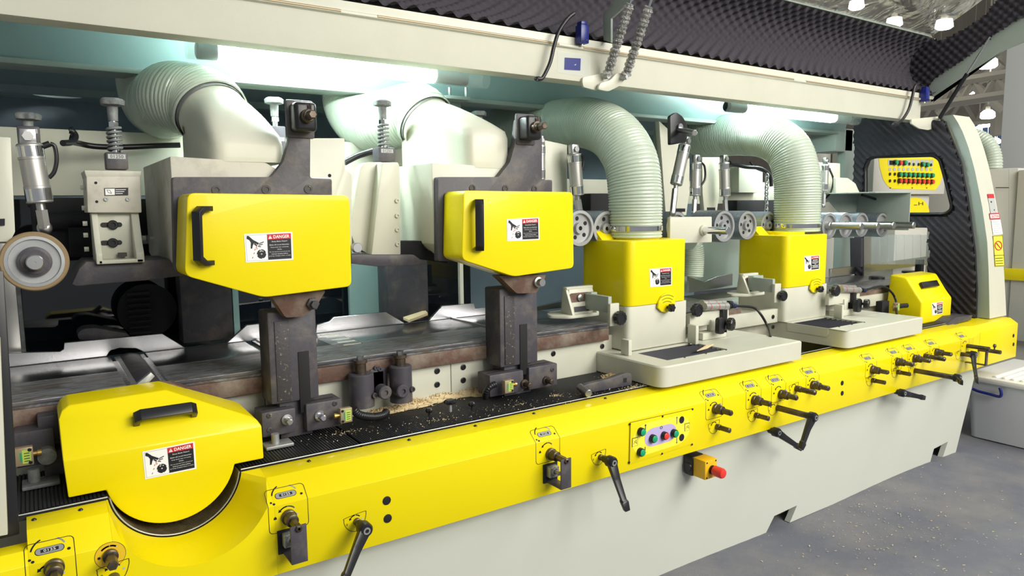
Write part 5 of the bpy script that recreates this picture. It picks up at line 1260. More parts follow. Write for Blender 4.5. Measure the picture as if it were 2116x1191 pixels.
# ================================================================== SPRING SPINDLES
def spring_spindle(head_px, y, box_px, label, spring=True, star=False):
    hc = P(*head_px, y=y); t = thing('spring_spindle', label, 'spindle', (hc.x, y, P(*box_px[1], y=y).z), 'upright adjusting spindles behind the hoods')
    k = MB(); zb3 = P(*box_px[0], y=y).z
    n = 40; vs = []; fs = []; r = .034
    for d, s_ in ((0, .6), (.004, .95), (.018, 1), (.024, .8)):
        for i in range(n):
            w_ = 2 * PI * i / n; rr = r * s_ * (1 + (.16 if star else .07) * math.cos(5 * w_)); vs.append((hc.x + rr * math.cos(w_), y + rr * math.sin(w_), hc.z - .012 + d))
    for q in range(3):
        for i in range(n): fs.append((q * n + i, q * n + (i + 1) % n, (q + 1) * n + (i + 1) % n, (q + 1) * n + i))
    fs += [tuple(range(n)), tuple(3 * n + i for i in range(n))]; k.add(vs, fs); k.lathe([(0, .016), (-.045, .014)], (hc.x, y, hc.z - .012), (0, 0, 1), 20); k.build('hand_knob', MATS['dusty_grey'], t)
    MB().lathe([(0, .010), (hc.z - .05 - zb3, .010)], (hc.x, y, zb3), (0, 0, 1), 16).lathe([(hc.z - .075 - zb3, .015), (hc.z - .060 - zb3, .015)], (hc.x, y, zb3), (0, 0, 1), 6).build('rod', CHROME, t)
    if spring:
        H = hc.z - .08 - zb3; turns = 6; pts = [V(hc.x + .0185 * math.cos(a_), y + .0185 * math.sin(a_), zb3 + .004 + H * a_ / (2 * PI * turns)) for a_ in [2 * PI * turns * i / 150 for i in range(151)]]
        MB().tube(pts, .0042, 10, smooth=0).build('coil_spring', MATS['dusty_grey'], t)
    z0 = P(*box_px[1], y=y).z; w_ = abs(box_px[2]) ; k = MB(); k.box((hc.x - w_, y - .03, z0), (hc.x + w_, y + .03, zb3), .004); b = k.build('counter_box', CAST, t)
    pr = Print(lambda a_, b_, l: Vector((hc.x + a_, y - .03 - l, (z0 + zb3) / 2 + b_)))
    pr.rect(-.024, .006, .024, .020, PGRY, .0006); pr.text('01250', -.018, .008, .036, .010, PBLK, .0009); pr.build('counter_digits', None, b, smooth=False)
    return t
mat('dusty_grey', (0.28, 0.30, 0.29), .6, metal=.2, noise=.8, nscale=25, col2=(.10, .10, .11))
spring_spindle((231, 212), 2.55, ((236, 316), (236, 351), .030), 'spindle with dusty round knob and open spring above the cream pressure shoe, left')
spring_spindle((790, 214), 2.50, ((793, 306), (793, 335), .034), 'spindle with dark knob and spring between the two hanging hoods')
spring_spindle((566, 209), 2.75, ((566, 262), (566, 330), .03), 'spindle with dusty knob just left of the left hood\'s gear head', spring=False)
spring_spindle((990, 236), 2.75, ((990, 265), (990, 330), .03), 'spindle with dark knob just left of the second hood\'s gear head', spring=False)
spring_spindle((56, 242), 2.75, ((56, 262), (56, 300), .03), 'spindle with lobed grey knob at the far left behind the tilted cylinder', spring=False, star=True)
# left pressure shoe A
y = 2.45
t = thing('slotted_shoe', 'cream slotted pressure bracket with two black slot screws, left of the left hood', 'pressure bracket', (.22, 2.5, 1.38))
k = MB(); q = py([(178, 363), (290, 363), (293, 440), (181, 440)], y); k.prism(q, (0, .16, 0), .004)
q = py([(174, 352), (293, 354), (290, 366), (178, 366)], y); k.prism(q, (0, .17, 0), .002)
k.build('upper_body', CREAMD, t)
xa, xb = P(186, 450, y=y).x, P(292, 450, y=y).x; zt_ = P(186, 440, y=y).z; zb3 = P(200, 545, y=y).z
k = MB()
for xx, xe in ((xa + .005, xa + .022), (xb - .026, xb - .004)):
    k.prism([V(xx, y + .02, zt_), V(xx, y + .09, zt_), V(xx, y + .09, zb3), V(xx, y - .045, zb3), V(xx, y - .045, zb3 + .03), V(xx, y - .02, zb3 + .06)], (xe - xx, 0, 0), .003)
k.box((xa + .02, y + .03, zb3), (xb - .02, y + .09, zt_), .002); k.box((xa + .01, y - .045, zb3), (xb - .006, y + .06, zb3 + .012), .003); k.build('slotted_bracket', CREAM, t)
for v_ in (465, 502):
    p = P(230, v_, y=y + .03); pr = Print(lambda a_, b_, l: V(p.x + a_, p.y - .0005 - l, p.z + b_)); pr.poly([(s_ * .022 + .0075 * math.cos(math.radians(a_ + 22.5 * i)), .0075 * math.sin(math.radians(a_ + 22.5 * i))) for s_, a_ in ((1, -90), (-1, 90)) for i in range(9)], PBLK); pr.build('slot', None, t, smooth=False)
    MB().bolt(P(233, v_, y=y + .03), (0, -1, 0), .0145, h=.010).build('slot_screw', BLK, t)
for u, v in ((219, 412), (264, 412)): MB().bolt(P(u, v, y=y), (0, -1, 0), .006).build('face_screw', ZINC, t)
for u, v in ((198, 378), (200, 417)): MB().lathe([(0, .004), (.001, .004)], P(u, v, y=y), (0, -1, 0), 14).build('screw_hole', BLKM, t)
p1 = Print(quadmap([(215, 389), (265, 388), (265, 404), (216, 405)], y - .0005, 3, 1)); p1.rect(0, 0, 3, 1, PBLK, .0004); p1.rect(.12, .1, 1.3, .9, WHT, .0007); p1.line([(.3, .75), (.7, .7), (.9, .3), (.5, .4), (.35, .7)], .05, PBLK, .001)
for i in range(3): p1.rect(1.4, .72 - .25 * i, 2.7 - .2 * i, .80 - .25 * i, WHT, .0007)
p1.build('instruction_label', None, t, smooth=False)
for v_ in (388, 430, 462, 486, 515): MB().hexa(P(176 + (v_ - 388) * .06, v_, y=y + .06), P(176 + (v_ - 388) * .06, v_, y=y + .06) + V(-.012, 0, 0), .008).build('side_bolt', CREAM, t)
k = MB(); c = P(254, 523, y=y - .01); k.hexa(c + V(0, .02, -.012), c + V(0, .02, 0), .014); k.build('shoe_bolt', CAST, t)
k = MB(); k.prism(py([(163, 556), (178, 541), (370, 536), (380, 570), (300, 580), (178, 590), (158, 592), (148, 588)], 2.43), (0, .25, 0), .004); tag(k.build('pressure_plate', CAST), 'dark cast pressure plate under the slotted cream bracket, left', 'pressure plate', 'dark pressure plates')
# second shoe B
y = 2.40
t = thing('tapered_shoe', 'white tapered pressure casting with four side screws between the two hanging hoods', 'pressure bracket', (.9, 2.5, 1.38))
k = MB(); q = py([(790, 336), (823, 336), (826, 345), (828, 527), (768, 529), (780, 420), (784, 380)], y); k.prism(roundpoly(q, .006, 3), (0, .10, 0), .005)
q = py([(745, 345), (755, 336), (792, 335), (782, 420), (768, 529), (735, 510), (724, 480), (730, 430)], y + .05); k.prism(roundpoly(q, .01, 3), (0, .05, 0), .006); k.build('shoe_casting', CREAM, t)
for v_ in (415, 446, 475, 505): MB().bolt(P(820 + (v_ - 415) * .01, v_, y=y), (0, -1, 0), .0085).build('side_screw', CREAM, t)
MB().cyl(P(735, 512, y=y), P(735, 512, y=y) + V(0, -.02, 0), .018, 28, bev=.002).build('round_stub', STEELR, t)
k = MB(); k.prism(py([(726, 527), (856, 527), (874, 540), (872, 548), (780, 551), (726, 545)], 2.36), (0, .25, 0), .003); tag(k.build('pressure_plate', CAST), 'dark pressure plate under the white tapered casting', 'pressure plate', 'dark pressure plates')
k = MB(); k.prism(py([(828, 498), (872, 498), (880, 518), (925, 522), (925, 545), (828, 530)], 2.40), (0, .06, 0), .003); tag(k.build('dark_guard', BLKM), 'black shaped guard left of the second hood cover, under its box', 'guard')
# black hoses/cables on the back beam
cable([P(148, 268, y=2.9), P(152, 277, y=2.85), P(150, 292, y=2.82), P(165, 297, y=2.9), P(200, 303, y=2.92), P(260, 304, y=2.92), P(330, 301, y=2.92), P(372, 300, y=2.92)], .010, 'long black hose along the cream back beam, left of the left hood')
cable([P(130, 296, y=2.7), P(148, 294, y=2.75), P(156, 283, y=2.8), P(150, 272, y=2.8), P(143, 270, y=2.8)], .010, 'black hose loop with fitting beside the tilted cylinder, far left')
cable([P(712, 336, y=2.6), P(740, 322, y=2.6), P(772, 312, y=2.6)], .012, 'black hose reaching the counter box between the hoods')
cable([P(1508, 337, y=2.8), P(1540, 345, y=2.8), P(1570, 348, y=2.8), P(1590, 362, y=2.8), P(1594, 385, y=2.8)], .012, 'grey black cable bundle behind the farther hose')
cable([P(1550, 336, y=2.85), P(1562, 348, y=2.85), P(1585, 358, y=2.85), P(1598, 372, y=2.85)], .007, 'thin looped cable behind the farther hose')
k = MB(); y = 2.78
p0, p1_ = P(1585, 362, y=y), P(1583, 436, y=y); n = 13
for i in range(n):
    c = p0.lerp(p1_, (i + .5) / n); ang = 0 if i % 2 else PI / 2
    pts = [c + Matrix.Rotation(ang, 3, 'Z') @ V(.012 * math.cos(a_), 0, .019 * math.sin(a_)) for a_ in [2 * PI * j / 12 for j in range(13)]]; k.tube(pts, .0035, 6, smooth=0, cap=False)
tag(k.build('link_chain', ZINC), 'steel link chain hanging behind the farther hose', 'chain')
# ================================================================== BACK STRUCTURE
def bx(name, a, b, m_, label, cat, bev=.002, group=None):
    k = MB(); k.box(a, b, bev); return tag(k.build(name, m_), label, cat, group)
bx('back_beam', (-.9, 3.02, 1.61), (1.62, 3.16, 1.845), CREAM, 'long cream beam behind the two hanging hoods', 'beam')
bx('back_beam', (1.66, 3.02, 1.56), (4.6, 3.16, 1.70), CREAM, 'cream beam behind the hoses and upright cylinders', 'beam')
bx('back_panel', (-1.4, 4.4, .0), (5.0, 4.44, 2.4), DBLUE, 'dark blue grey rear sheet of the machine enclosure', 'panel', 0)
p = P(120, 196, z=2.125); hr = .115; k = MB()
for a_, b_ in (((-1.4, 3.09), (p.x - .2, 4.4)), ((p.x + .2, 3.09), (5.0, 4.4)), ((p.x - .2, 3.09), (p.x + .2, p.y - .2)), ((p.x - .2, p.y + .2), (p.x + .2, 4.4))): k.box((a_[0], a_[1], 2.125), (b_[0], b_[1], 2.14), 0)
vs = []; fs = []
for i in range(48):
    w_ = 2 * PI * i / 48; c_, s_ = math.cos(w_), math.sin(w_); q_ = .2 / max(abs(c_), abs(s_)); vs += [(p.x + hr * c_, p.y + hr * s_, 2.125), (p.x + q_ * c_, p.y + q_ * s_, 2.125), (p.x + hr * c_, p.y + hr * s_, 2.14)]
for i in range(48): a_, b_ = 3 * i, 3 * ((i + 1) % 48); fs += [(a_, b_, b_ + 1, a_ + 1), (a_, a_ + 2, b_ + 2, b_)]
k.add(vs, fs)
k.box((-1.4, 3.22, 2.095), (5.0, 3.245, 2.125), 0); k.box((-1.4, 3.95, 2.09), (5.0, 3.975, 2.125), 0)
tag(k.build('enclosure_roof', ROOFM), 'dark ribbed roof sheet inside the enclosure above the hoses', 'roof panel')
# inner channel carrying the lamps
xb1_ = P(1901, 255, y=2.4).x
k = MB(); k.prism([V(-1.4, 3.0, 2.075), V(-1.4, 2.93, 2.30), V(-1.4, 3.02, 2.30), V(-1.4, 3.08, 2.075)], (6.4, 0, 0), .002)
k.box((-1.4, 2.472, 2.2635), (5.0, 3.0, 2.268), 0); k.box((-1.4, 2.44, 2.2635), (xb1_, 2.48, 2.266), 0)  # sheet closing the gap to the beam, added to block lamp light
tag(k.build('lamp_channel', TEAL), 'long blue green sheet metal channel behind the lamps', 'channel')
bx('channel_flange', (-1.4, 2.985, 2.055), (4.9, 3.12, 2.074), GRNG, 'narrow grey flange under the blue green lamp channel', 'flange', .001)
# header beam
bh = [(2.40, 2.083), (2.40, 2.212), (2.388, 2.216), (2.388, 2.226), (2.40, 2.23), (2.40, 2.262), (2.47, 2.262), (2.47, 2.10), (2.45, 2.075)]
xb1 = P(1901, 255, y=2.4).x
k = MB(); k.prism([V(-1.4, a, b) for a, b in bh], (xb1 + 1.4, 0, 0), .002); hb = k.build('header_beam', CREAM)
tag(hb, 'long cream header beam across the top of the opening', 'beam')
k = MB(); k.cyl((-1.4, 2.392, 2.2225), (P(705, 46, y=2.39).x, 2.392, 2.2225), .006, 12); k.cyl((P(780, 42, y=2.39).x, 2.392, 2.2225), (P(1155, 92, y=2.39).x, 2.392, 2.2225), .006, 12)
k.cyl((P(1205, 100, y=2.39).x, 2.392, 2.2225), (P(1640, 168, y=2.39).x, 2.392, 2.2225), .006, 12); k.cyl((P(1665, 176, y=2.39).x, 2.392, 2.2225), (xb1 - .05, 2.392, 2.2225), .006, 12); k.build('hinge_rod', TAN, hb)
# support brackets between beam and channel
for u, lab in ((55, 'first'), (330, 'second'), (1060, 'third'), (1410, 'fourth')):
    x_ = P(u, 90, y=2.7).x; bx('cross_strut', (x_, 2.47, 2.235), (x_ + .05, 2.95, 2.262), GRNG, {'first': 'grey strut from header beam to lamp channel, top left corner', 'second': 'grey strut from header beam to lamp channel, just left of the big lamp', 'third': 'grey strut behind the header beam near the blue sticker', 'fourth': 'grey strut behind the header beam left of the small lamp'}[lab], 'strut', .002)
# blue tape square with clear film
q = [(1167, 119), (1200, 121), (1199, 146), (1166, 144)]
pr = Print(quadmap(q, 2.3985)); pr.rect(0, 0, 1, 1, BLUE, .0006); pr.line([(.7, .5), (.66, .42), (.62, .45)], .03, WHT, .001); st = pr.build('blue_sticker', None, smooth=False); tag(st, 'square blue sticker taped on the header beam', 'sticker')
pr = Print(quadmap([(1152, 105), (1220, 115), (1219, 160), (1152, 150)], 2.3985)); pr.rect(0, 0, 1, 1, CLEAR, .0003); o = pr.build('clear_film', CLEAR, st, smooth=False)
# fluorescent lamps in clear sleeves
def lamp(a, b, y, la, lb, label):
    """a,b: glowing tube ends; la,lb sleeve ends"""
    A, B = P(*a, y=y), P(*b, y=y); z = (A.z + B.z) / 2; LA, LB = P(*la, y=y).x, P(*lb, y=y).x
    t = thing('tube_lamp', label, 'lamp', ((A.x + B.x) / 2, y, z - .04), 'fluorescent lamps under the header beam')
    for dy, dz in ((-.012, 0), (.012, 0)): MB().cyl((A.x, y + dy, z + dz), (B.x, y + dy, z + dz), .0135, 20, bev=.004).build('glowing_tube', TUBE, t)
    MB().lathe([(0, .034), (LB - LA, .034)], (LA, y, z), (1, 0, 0), 32, cap=False).build('clear_sleeve', CLEAR, t)
    for x0_, x1_ in ((LA + .03, A.x), (B.x, LB - .10)): MB().lathe([(0, .024), (.004, .030), (x1_ - x0_ - .004, .030), (x1_ - x0_, .024)], (x0_, y, z), (1, 0, 0), 28).build('lamp_end_cap', BLK if x0_ < A.x else ZINC, t)
    k = MB(); k.box((A.x + .1, y - .02, z + .03), (A.x + .14, y + .02, 2.285), .002); k.box((B.x - .14, y - .02, z + .03), (B.x - .10, y + .02, 2.262), .002); k.build('lamp_bracket', GRNG, t)
lamp((450, 112), (895, 152), 2.66, (385, 103), (1005, 163), 'long glowing fluorescent lamp above the two hanging hoods')
lamp((1538, 224), (1722, 243), 2.66, (1494, 215), (1770, 248), 'shorter glowing fluorescent lamp above the farther hose')
bx('bolted_plate', (P(921, 190, y=2.9).x, 2.9, P(921, 203, y=2.9).z), (P(972, 200, y=2.9).x, 3.0, P(921, 196, y=2.9).z), GRNG, 'small bolted grey plate under the lamp channel near the second elbow', 'plate')
k = MB(); 
for u in (928, 962):
    p = P(u, 190, y=2.93); k.hexa(p + V(0, 0, -.03), p + V(0, 0, .02), .009)
tag(k.build('plate_bolts', CHROME), 'pair of bolts through the small grey plate under the lamp channel', 'bolts')
bx('hanger_post', (P(928, 230, y=3.0).x, 3.0, 1.84), (P(945, 230, y=3.0).x + .02, 3.05, P(930, 203, y=3.0).z), GRNG, 'short grey hanger behind the second elbow duct', 'post')
# pillars behind the fences, glass panes, ducts
bx('rear_pillar', (P(372, 600, y=3.0).x, 3.0, 1.03), (P(478, 600, y=3.0).x, 3.1, 1.60), CAST, 'dark dusty pillar behind the fences below the left hood', 'pillar', .005, 'dark pillars behind the fences')
bx('rear_pillar', (P(801, 600, y=2.95).x, 2.95, 1.03), (P(885, 600, y=2.95).x, 3.06, 1.42), CAST, 'dark dusty pillar behind the fences right of the white tapered casting', 'pillar', .005, 'dark pillars behind the fences')
bx('edge_post', (P(480, 600, y=3.1).x, 3.1, 1.0), (P(492, 600, y=3.1).x, 3.12, 1.5), TEAL, 'slim blue green upright edge right of the left dark pillar', 'post', 0)
bx('edge_post', (P(951, 600, y=3.0).x, 3.0, 1.0), (P(958, 600, y=3.0).x, 3.02, 1.4), CREAM, 'slim pale upright edge left of the second dark post', 'post', 0)
bx('rear_sheet', (P(722, 600, y=3.15).x, 3.15, 1.0), (P(802, 600, y=3.15).x, 3.17, 1.42), TEAL, 'blue green rear sheet seen between the yellow cover and the dark pillar', 'panel', 0)
gl = bx('glass_pane', (-.9, 3.20, .98), (1.9, 3.206, 1.60), GLASS, 'dark reflecting glass pane behind the left tables', 'glass pane', 0)
k = MB(); k.box((-.9, 3.185, 1.42), (1.9, 3.20, 1.455), 0); k.box((P(36, 600, y=3.18).x - .04, 3.14, .98), (P(36, 600, y=3.18).x + .01, 3.2, 1.44), 0); tag(k.build('pane_frame', MATS['dusty_grey']), 'grey frame round the dark glass pane at the left', 'frame')
mb = MB(); c = P(290, 640, y=3.12)
mb.lathe([(0, .10), (.05, .105)], c + V(.02, 0, 0), (0, -1, 0), 40)
for i in range(8): mb.box((c.x - .05, c.y - .068, c.z - .09 + i * .022), (c.x + .03, c.y - .045, c.z - .078 + i * .022), .002)
tag(mb.build('vent_housing', BLKM), 'black slatted round vent housing behind the left fences', 'vent')
mb = MB(); q = [P(u, v, y=2.95) for u, v in ((163, 703), (160, 690), (172, 680), (196, 678), (262, 690), (270, 696), (262, 700))]; mb.prism(roundpoly(q, .01, 3), (0, .10, 0), .004); tag(mb.build('dark_scoop', CAST), 'dark rounded scoop behind the left fence', 'scoop')
bx('left_upright', (P(33, 600, y=2.9).x - .05, 2.92, 1.0), (P(33, 600, y=2.9).x + .0, 2.97, 1.45), ALU, 'pale steel upright below the tan tyred roller', 'post')
k = MB(); k.box((P(1425, 520, y=2.75).x, 2.95, 1.02), (P(1520, 520, y=2.95).x + .25, 3.0, 1.36), 0); tag(k.build('rear_sheet', GRNG), 'grey sheet between the two tall yellow covers behind the table', 'panel')
k = MB(); k.tube([P(1432, 572, y=2.8), P(1434, 540, y=2.8), P(1432, 508, y=2.8), P(1426, 500, y=2.8)], .055, 30, smooth=10, ripple=(.012, .004)); tag(k.build('small_ribbed_hose', HOSE), 'small ribbed hose low between the two tall yellow covers', 'hose')
bx('motor_block', (P(1208, 395, y=2.95).x, 2.9, 1.38), (P(1290, 395, y=2.95).x, 3.0, 1.62), BLKM, 'black drive block behind the nearer hose', 'drive block', .01)
bx('motor_block', (P(1510, 415, y=2.95).x, 2.9, 1.38), (P(1590, 415, y=2.95).x, 3.0, 1.58), BLKM, 'black drive block behind the farther hose', 'drive block', .01)
k = MB(); p = P(150, 440, y=2.9)
k.box((p.x - .12, 2.85, 1.40), (p.x + .10, 3.0, 1.60), .01); k.cyl((p.x - .1, 2.84, 1.52), (p.x + .14, 2.84, 1.52), .03, 20); k.cyl((p.x - .02, 2.8, 1.45), (p.x + .04, 2.8, 1.45), .05, 20)
tag(k.build('drive_gear_block', BLKM), 'black drive gear block behind the tilted cylinder, far left', 'drive block')
k = MB(); k.cyl(P(1760, 375, y=3.05), P(1760, 300, y=3.05), .028, 20); k.box(P(1750, 300, y=3.0) + V(-.15, 0, -.05), P(1750, 300, y=3.0) + V(.08, .2, .12), .01); tag(k.build('motor_unit', GRNG), 'grey motor unit in the back right corner', 'motor')
k = MB(); k.box((P(1745, 350, y=3.0).x, 3.0, 1.0), (P(1768, 350, y=3.0).x, 3.06, 2.1), 0); tag(k.build('corner_post', GRNG), 'grey green corner post at the back right', 'post')
k = MB(); q = [P(u, v, x=4.88) for u, v in ((1756, 492), (1780, 492), (1779, 552), (1757, 552))]; k.prism(q, (.03, 0, 0), .003); tag(k.build('foam_strip', FOAM), 'narrow charcoal foam strip left of the clear curtain', 'foam')
# ================================================================== LEFT FRAME (front left edge)
k = MB(); y = 1.98
k.prism(py([(-60, 560), (7, 560), (26, 851), (38, 1060), (40, 1105), (-60, 1130)], 2.0), (0, .012, 0), .002)
tag(k.build('door_edge', BLK), 'black rubber edged door frame at the far left edge', 'frame')
k = MB(); k.prism(py([(-60, 700), (0, 700), (16, 1106), (-60, 1120)], 1.96), (0, .03, 0), .002); tag(k.build('left_door_panel', CREAM), 'cream door panel at the bottom left edge', 'door panel')
# small clamp group left of the round cover
t = thing('left_clamp_block', 'dusty dark clamp block with tan limit switch left of the round yellow cover', 'clamp block', (0, 2.2, .82))
x0_, x1_ = P(28, 900, y=2.24).x, P(112, 900, y=2.24).x
k = MB(); k.box((x0_, 2.24, P(60, 965, y=2.24).z), (x1_, 2.33, P(60, 892, y=2.24).z), .004); k.box((P(76, 860, y=2.26).x, 2.26, .93), (x1_ + .02, 2.34, 1.0), .004); k.box((x0_ + .06, 2.26, .83), (x0_ + .12, 2.33, .9), .003); k.build('block_body', CAST, t)
MB().lathe([(0, .022), (.03, .022), (.032, .012)], P(97, 938, y=2.24), (0, -1, 0), 24).build('clamp_shaft', MATS['dusty_grey'], t); limit_switch(t, P(50, 940, y=2.20), -1)
k = MB(); k.box((P(45, 1015, z=.83).x, 2.2, .8215), (P(125, 1000, z=.83).x, 2.27, .832), .003); k.cyl((P(72, 1000, y=2.23).x, 2.235, .83), (P(72, 1000, y=2.23).x, 2.235, .868), .014, 20); k.build('mount_foot', MATS['dusty_grey'], t)
# ================================================================== HOOD WITH FOAM LINING
hp = [V(0, 2.425, 2.268), V(0, 2.50, 2.31), V(0, 2.565, 2.365), V(0, 2.60, 2.43), V(0, 2.605, 2.50), V(0, 2.585, 2.56), V(0, 2.535, 2.612), V(0, 2.46, 2.655)]
curve = resample(spline(hp, 12), .0085)
HX0, HX1 = -1.3, 5.10
t = thing('raised_hood', 'raised noise hood lined with charcoal egg crate foam above the opening', 'hood', (2, 2.42, 2.265))
def foam_sheet(nu, fn, pu, pv, name, parent, amp=.012):
    """fn(i,j)->(point, normal, s, t)"""
vs = []; fs = []; dx = .0085; nx_ = int((HX1 - .6) / dx); nc = len(curve)
for i in range(nx_ + 1):
    x_ = .6 + i * dx
    for j in range(nc):
        tg = (curve[min(j + 1, nc - 1)] - curve[max(j - 1, 0)]).normalized(); nn = V(0, -tg.z, tg.y)
        if nn.y > 0 and j < 2: pass
        s_ = j * .0085; hgt = .5 + .5 * math.cos(2 * PI * x_ / .076) * math.cos(2 * PI * s_ / .060) 
        hgt = .021 * hgt ** 1.1 - .003
        p_ = V(x_, curve[j].y, curve[j].z) + nn * (hgt + .008); vs.append(tuple(p_))
for i in range(nx_):
    for j in range(nc - 1): a = i * nc + j; fs.append((a, a + nc, a + nc + 1, a + 1))
k = MB(); k.add(vs, fs); k.build('foam_lining', FOAM, t, ang=180)
# outer sheet behind the foam
k = MB(); cs_ = curve[::3] + [curve[-1]]
def nrm_at(i): tg = (cs_[min(i + 1, len(cs_) - 1)] - cs_[max(i - 1, 0)]).normalized(); return V(0, -tg.z, tg.y)
sh = [V(HX0, p.y, p.z) - nrm_at(i) * .028 for i, p in enumerate(cs_)]
ins = [V(HX0, p.y, p.z) - nrm_at(i) * .010 for i, p in enumerate(cs_)][::-1]
k.prism(sh + ins, (HX1 - HX0, 0, 0), 0); k.build('hood_sheet', CREAM, t)
lip = curve[-1]
LZ = lip.z; LY = lip.y
MB().tube([V(.5, LY - .004, LZ + .004), V(5.04, LY - .004, LZ + .004)], .006, 10, smooth=0).build('window_lip', LYEL if False else GRNG, t)
# hood end plate with foam
xe = 5.10
cvx = [V(xe, p.y, p.z) for p in curve[::3]]
eo = [P(u, v, x=xe) for u, v in ((1924, 212), (1925, 203), (2075, 103), (2116, 86), (2190, 52))]
ei = [P(u, v, x=xe) for u, v in ((2260, -140), (2120, -70), (2075, -12), (2045, 24), (2005, 54), (1962, 79), (1942, 88))]
k = MB(); k.prism(eo + ei + cvx[::-1], (.02, 0, 0), 0); k.build('end_plate', GRNG, t)
rag = [(1912, 200), (1932, 165), (1958, 148), (1990, 128), (2020, 105), (2060, 72), (2095, 48), (2130, 30), (2200, -10)]
inn = [(2120, -60), (2070, -10), (2040, 30), (2000, 58), (1962, 78), (1945, 84), (1925, 96), (1905, 150)]
pg = [V(xe, p.y, p.z) for p in curve] + [P(u, v, x=xe) for u, v in inn[::-1][2:]] + [P(u, v, x=xe) for u, v in rag[::-1]]
A_ = [P(u, v, x=xe - .012) for u, v in rag]; B_ = [P(u, v, x=xe - .012) for u, v in inn[::-1]]
A_ = resample(spline(A_, 10), .014); B_ = resample(spline(B_, 10), .014); n_ = min(len(A_), len(B_)); 
def at_(L, f): x_ = f * (len(L) - 1); i = min(int(x_), len(L) - 2); return L[i].lerp(L[i + 1], x_ - i)
def inside(pt, poly):
    y_, z_ = pt; r = False
    for i in range(len(poly)):
        a, b = poly[i], poly[i - 1]
        if (a.z > z_) != (b.z > z_) and y_ < (b.y - a.y) * (z_ - a.z) / (b.z - a.z) + a.y: r = not r
    return r
def foam_patch(poly, x_, hfn, skip=(), g=.0115):
    ys0, ys1 = min(p.y for p in poly), max(p.y for p in poly); zs0, zs1 = min(p.z for p in poly), max(p.z for p in poly)
    ny_, nz_ = int((ys1 - ys0) / g) + 1, int((zs1 - zs0) / g) + 1; vs = []; fs = []
    for i in range(ny_ + 1):
        for j in range(nz_ + 1): y_, z_ = ys0 + i * g, zs0 + j * g; vs.append((x_ - hfn(y_, z_), y_, z_))
    for i in range(ny_):
        for j in range(nz_):
            c_ = (ys0 + (i + .5) * g, zs0 + (j + .5) * g)
            if inside(c_, poly) and not any(inside(c_, s_) for s_ in skip): a = i * (nz_ + 1) + j; fs.append((a, a + nz_ + 1, a + nz_ + 2, a + 1))
    return vs, fs
vs, fs = foam_patch(pg, xe - .004, lambda y_, z_: .006 + .020 * abs(math.cos(PI * (y_ + z_) / .055) * math.cos(PI * (y_ - z_) / .055)) ** .8)
k = MB(); k.add(vs, fs); k.build('end_foam', FOAM, t, ang=180)
# crinkled clear window above the lip
vs = []; fs = []
wpl = [P(u, v, x=xe - .02) for u, v in ((1944, 83), (1990, 62), (2035, 25), (2075, -20), (2120, -70), (2160, -120))]
slope = V(0, LY - 1.5, LZ - 3.0)
n1_, n2_ = 60, 14
for i in range(n1_ + 1):
    x_ = 1.2 + (xe - .03 - 1.2) * i / n1_
    for j in range(n2_ + 1):
        f = j / n2_; y_ = LY - .005 - 1.0 * f; z_ = LZ + .002 + .62 * f - .1 * f * (1 - f)
        vs.append((x_, y_, z_ + .008 * math.sin(x_ * 9 + j) * f))
for i in range(n1_):
    for j in range(n2_): a = i * (n2_ + 1) + j; fs.append((a, a + 1, a + n2_ + 2, a + n2_ + 1))
k = MB(); k.add(vs, fs); k.build('clear_window', POLY, t, ang=180)
# mid rib
k = MB(); q = [P(u, v, x=2.12) for u, v in ((1247, 83), (1246, 30), (1266, 8), (1272, -30), (1330, -30), (1300, 5), (1262, 38), (1262, 88))]; k.prism(q, (.012, 0, 0), .001); k.build('hood_rib', GRNG, t)
# gas struts
def strut(A, B, rad, label, wrap=True, name='gas_strut'):
    t = thing(name, label, 'gas strut', A, 'gas struts holding the hood up'); A, B = Vector(A), Vector(B); d = (B - A).normalized(); L = (B - A).length
    MB().cyl(A + d * .02, A + d * L * .58, rad, 20, bev=.002).build('strut_cylinder', BLK, t); MB().cyl(A + d * L * .58, B, rad * .42, 14).build('strut_rod', CHROME, t)
    MB().lathe([(-.012, .011), (.012, .011)], A, (0, 1, 0), 16).build('strut_eye', ZINC, t)
    if wrap:
        n = 50; pts = [A + d * (L * (.03 + .80 * i / n)) for i in range(n + 1)]
        k = MB(); k.tube(pts, lambda f: rad * (1.55 + .22 * math.sin(f * 95) + .15 * math.sin(f * 41 + 1)), 14, smooth=0, cap=False); k.build('plastic_wrap', WRAP, t)
    return t
strut(P(1254, 158, y=2.36), P(1312, -25, y=2.20), .0125, 'left of the two plastic wrapped gas struts near the blue switch')
strut(P(1292, 160, y=2.35), P(1352, -18, y=2.17), .0125, 'right of the two plastic wrapped gas struts near the blue switch')
strut(P(1938, 250, y=2.36), P(2046, 76, x=4.99) , .0125, 'gas strut at the right end of the hood', wrap=False)
def lug(c, label):
    t = thing('strut_bracket', label, 'bracket', (c.x, c.y, c.z - .05), 'rounded brackets below the header beam')
    return t
t = lug(P(1245, 165, y=2.38), 'pair of rounded cream lugs holding the two wrapped gas struts')
for i, (pts, y0_) in enumerate((([(1204, 172), (1206, 180), (1232, 187), (1252, 183), (1267, 168), (1268, 152), (1250, 150), (1204, 160)], 2.385), ([(1240, 172), (1236, 185), (1258, 189), (1280, 178), (1291, 165), (1290, 152), (1275, 150), (1262, 165)], 2.36))):
    k = MB(); k.prism(roundpoly(py(pts, y0_), .012, 4), (0, .012, 0), .002); k.build('lug_plate', CREAM, t)
MB().lathe([(-.02, .008), (.06, .008)], P(1276, 163, y=2.38), (0, -1, 0), 16).build('lug_pin', ZINC, t)
t = lug(P(1925, 255, y=2.38), 'rounded cream lug holding the right end gas strut')
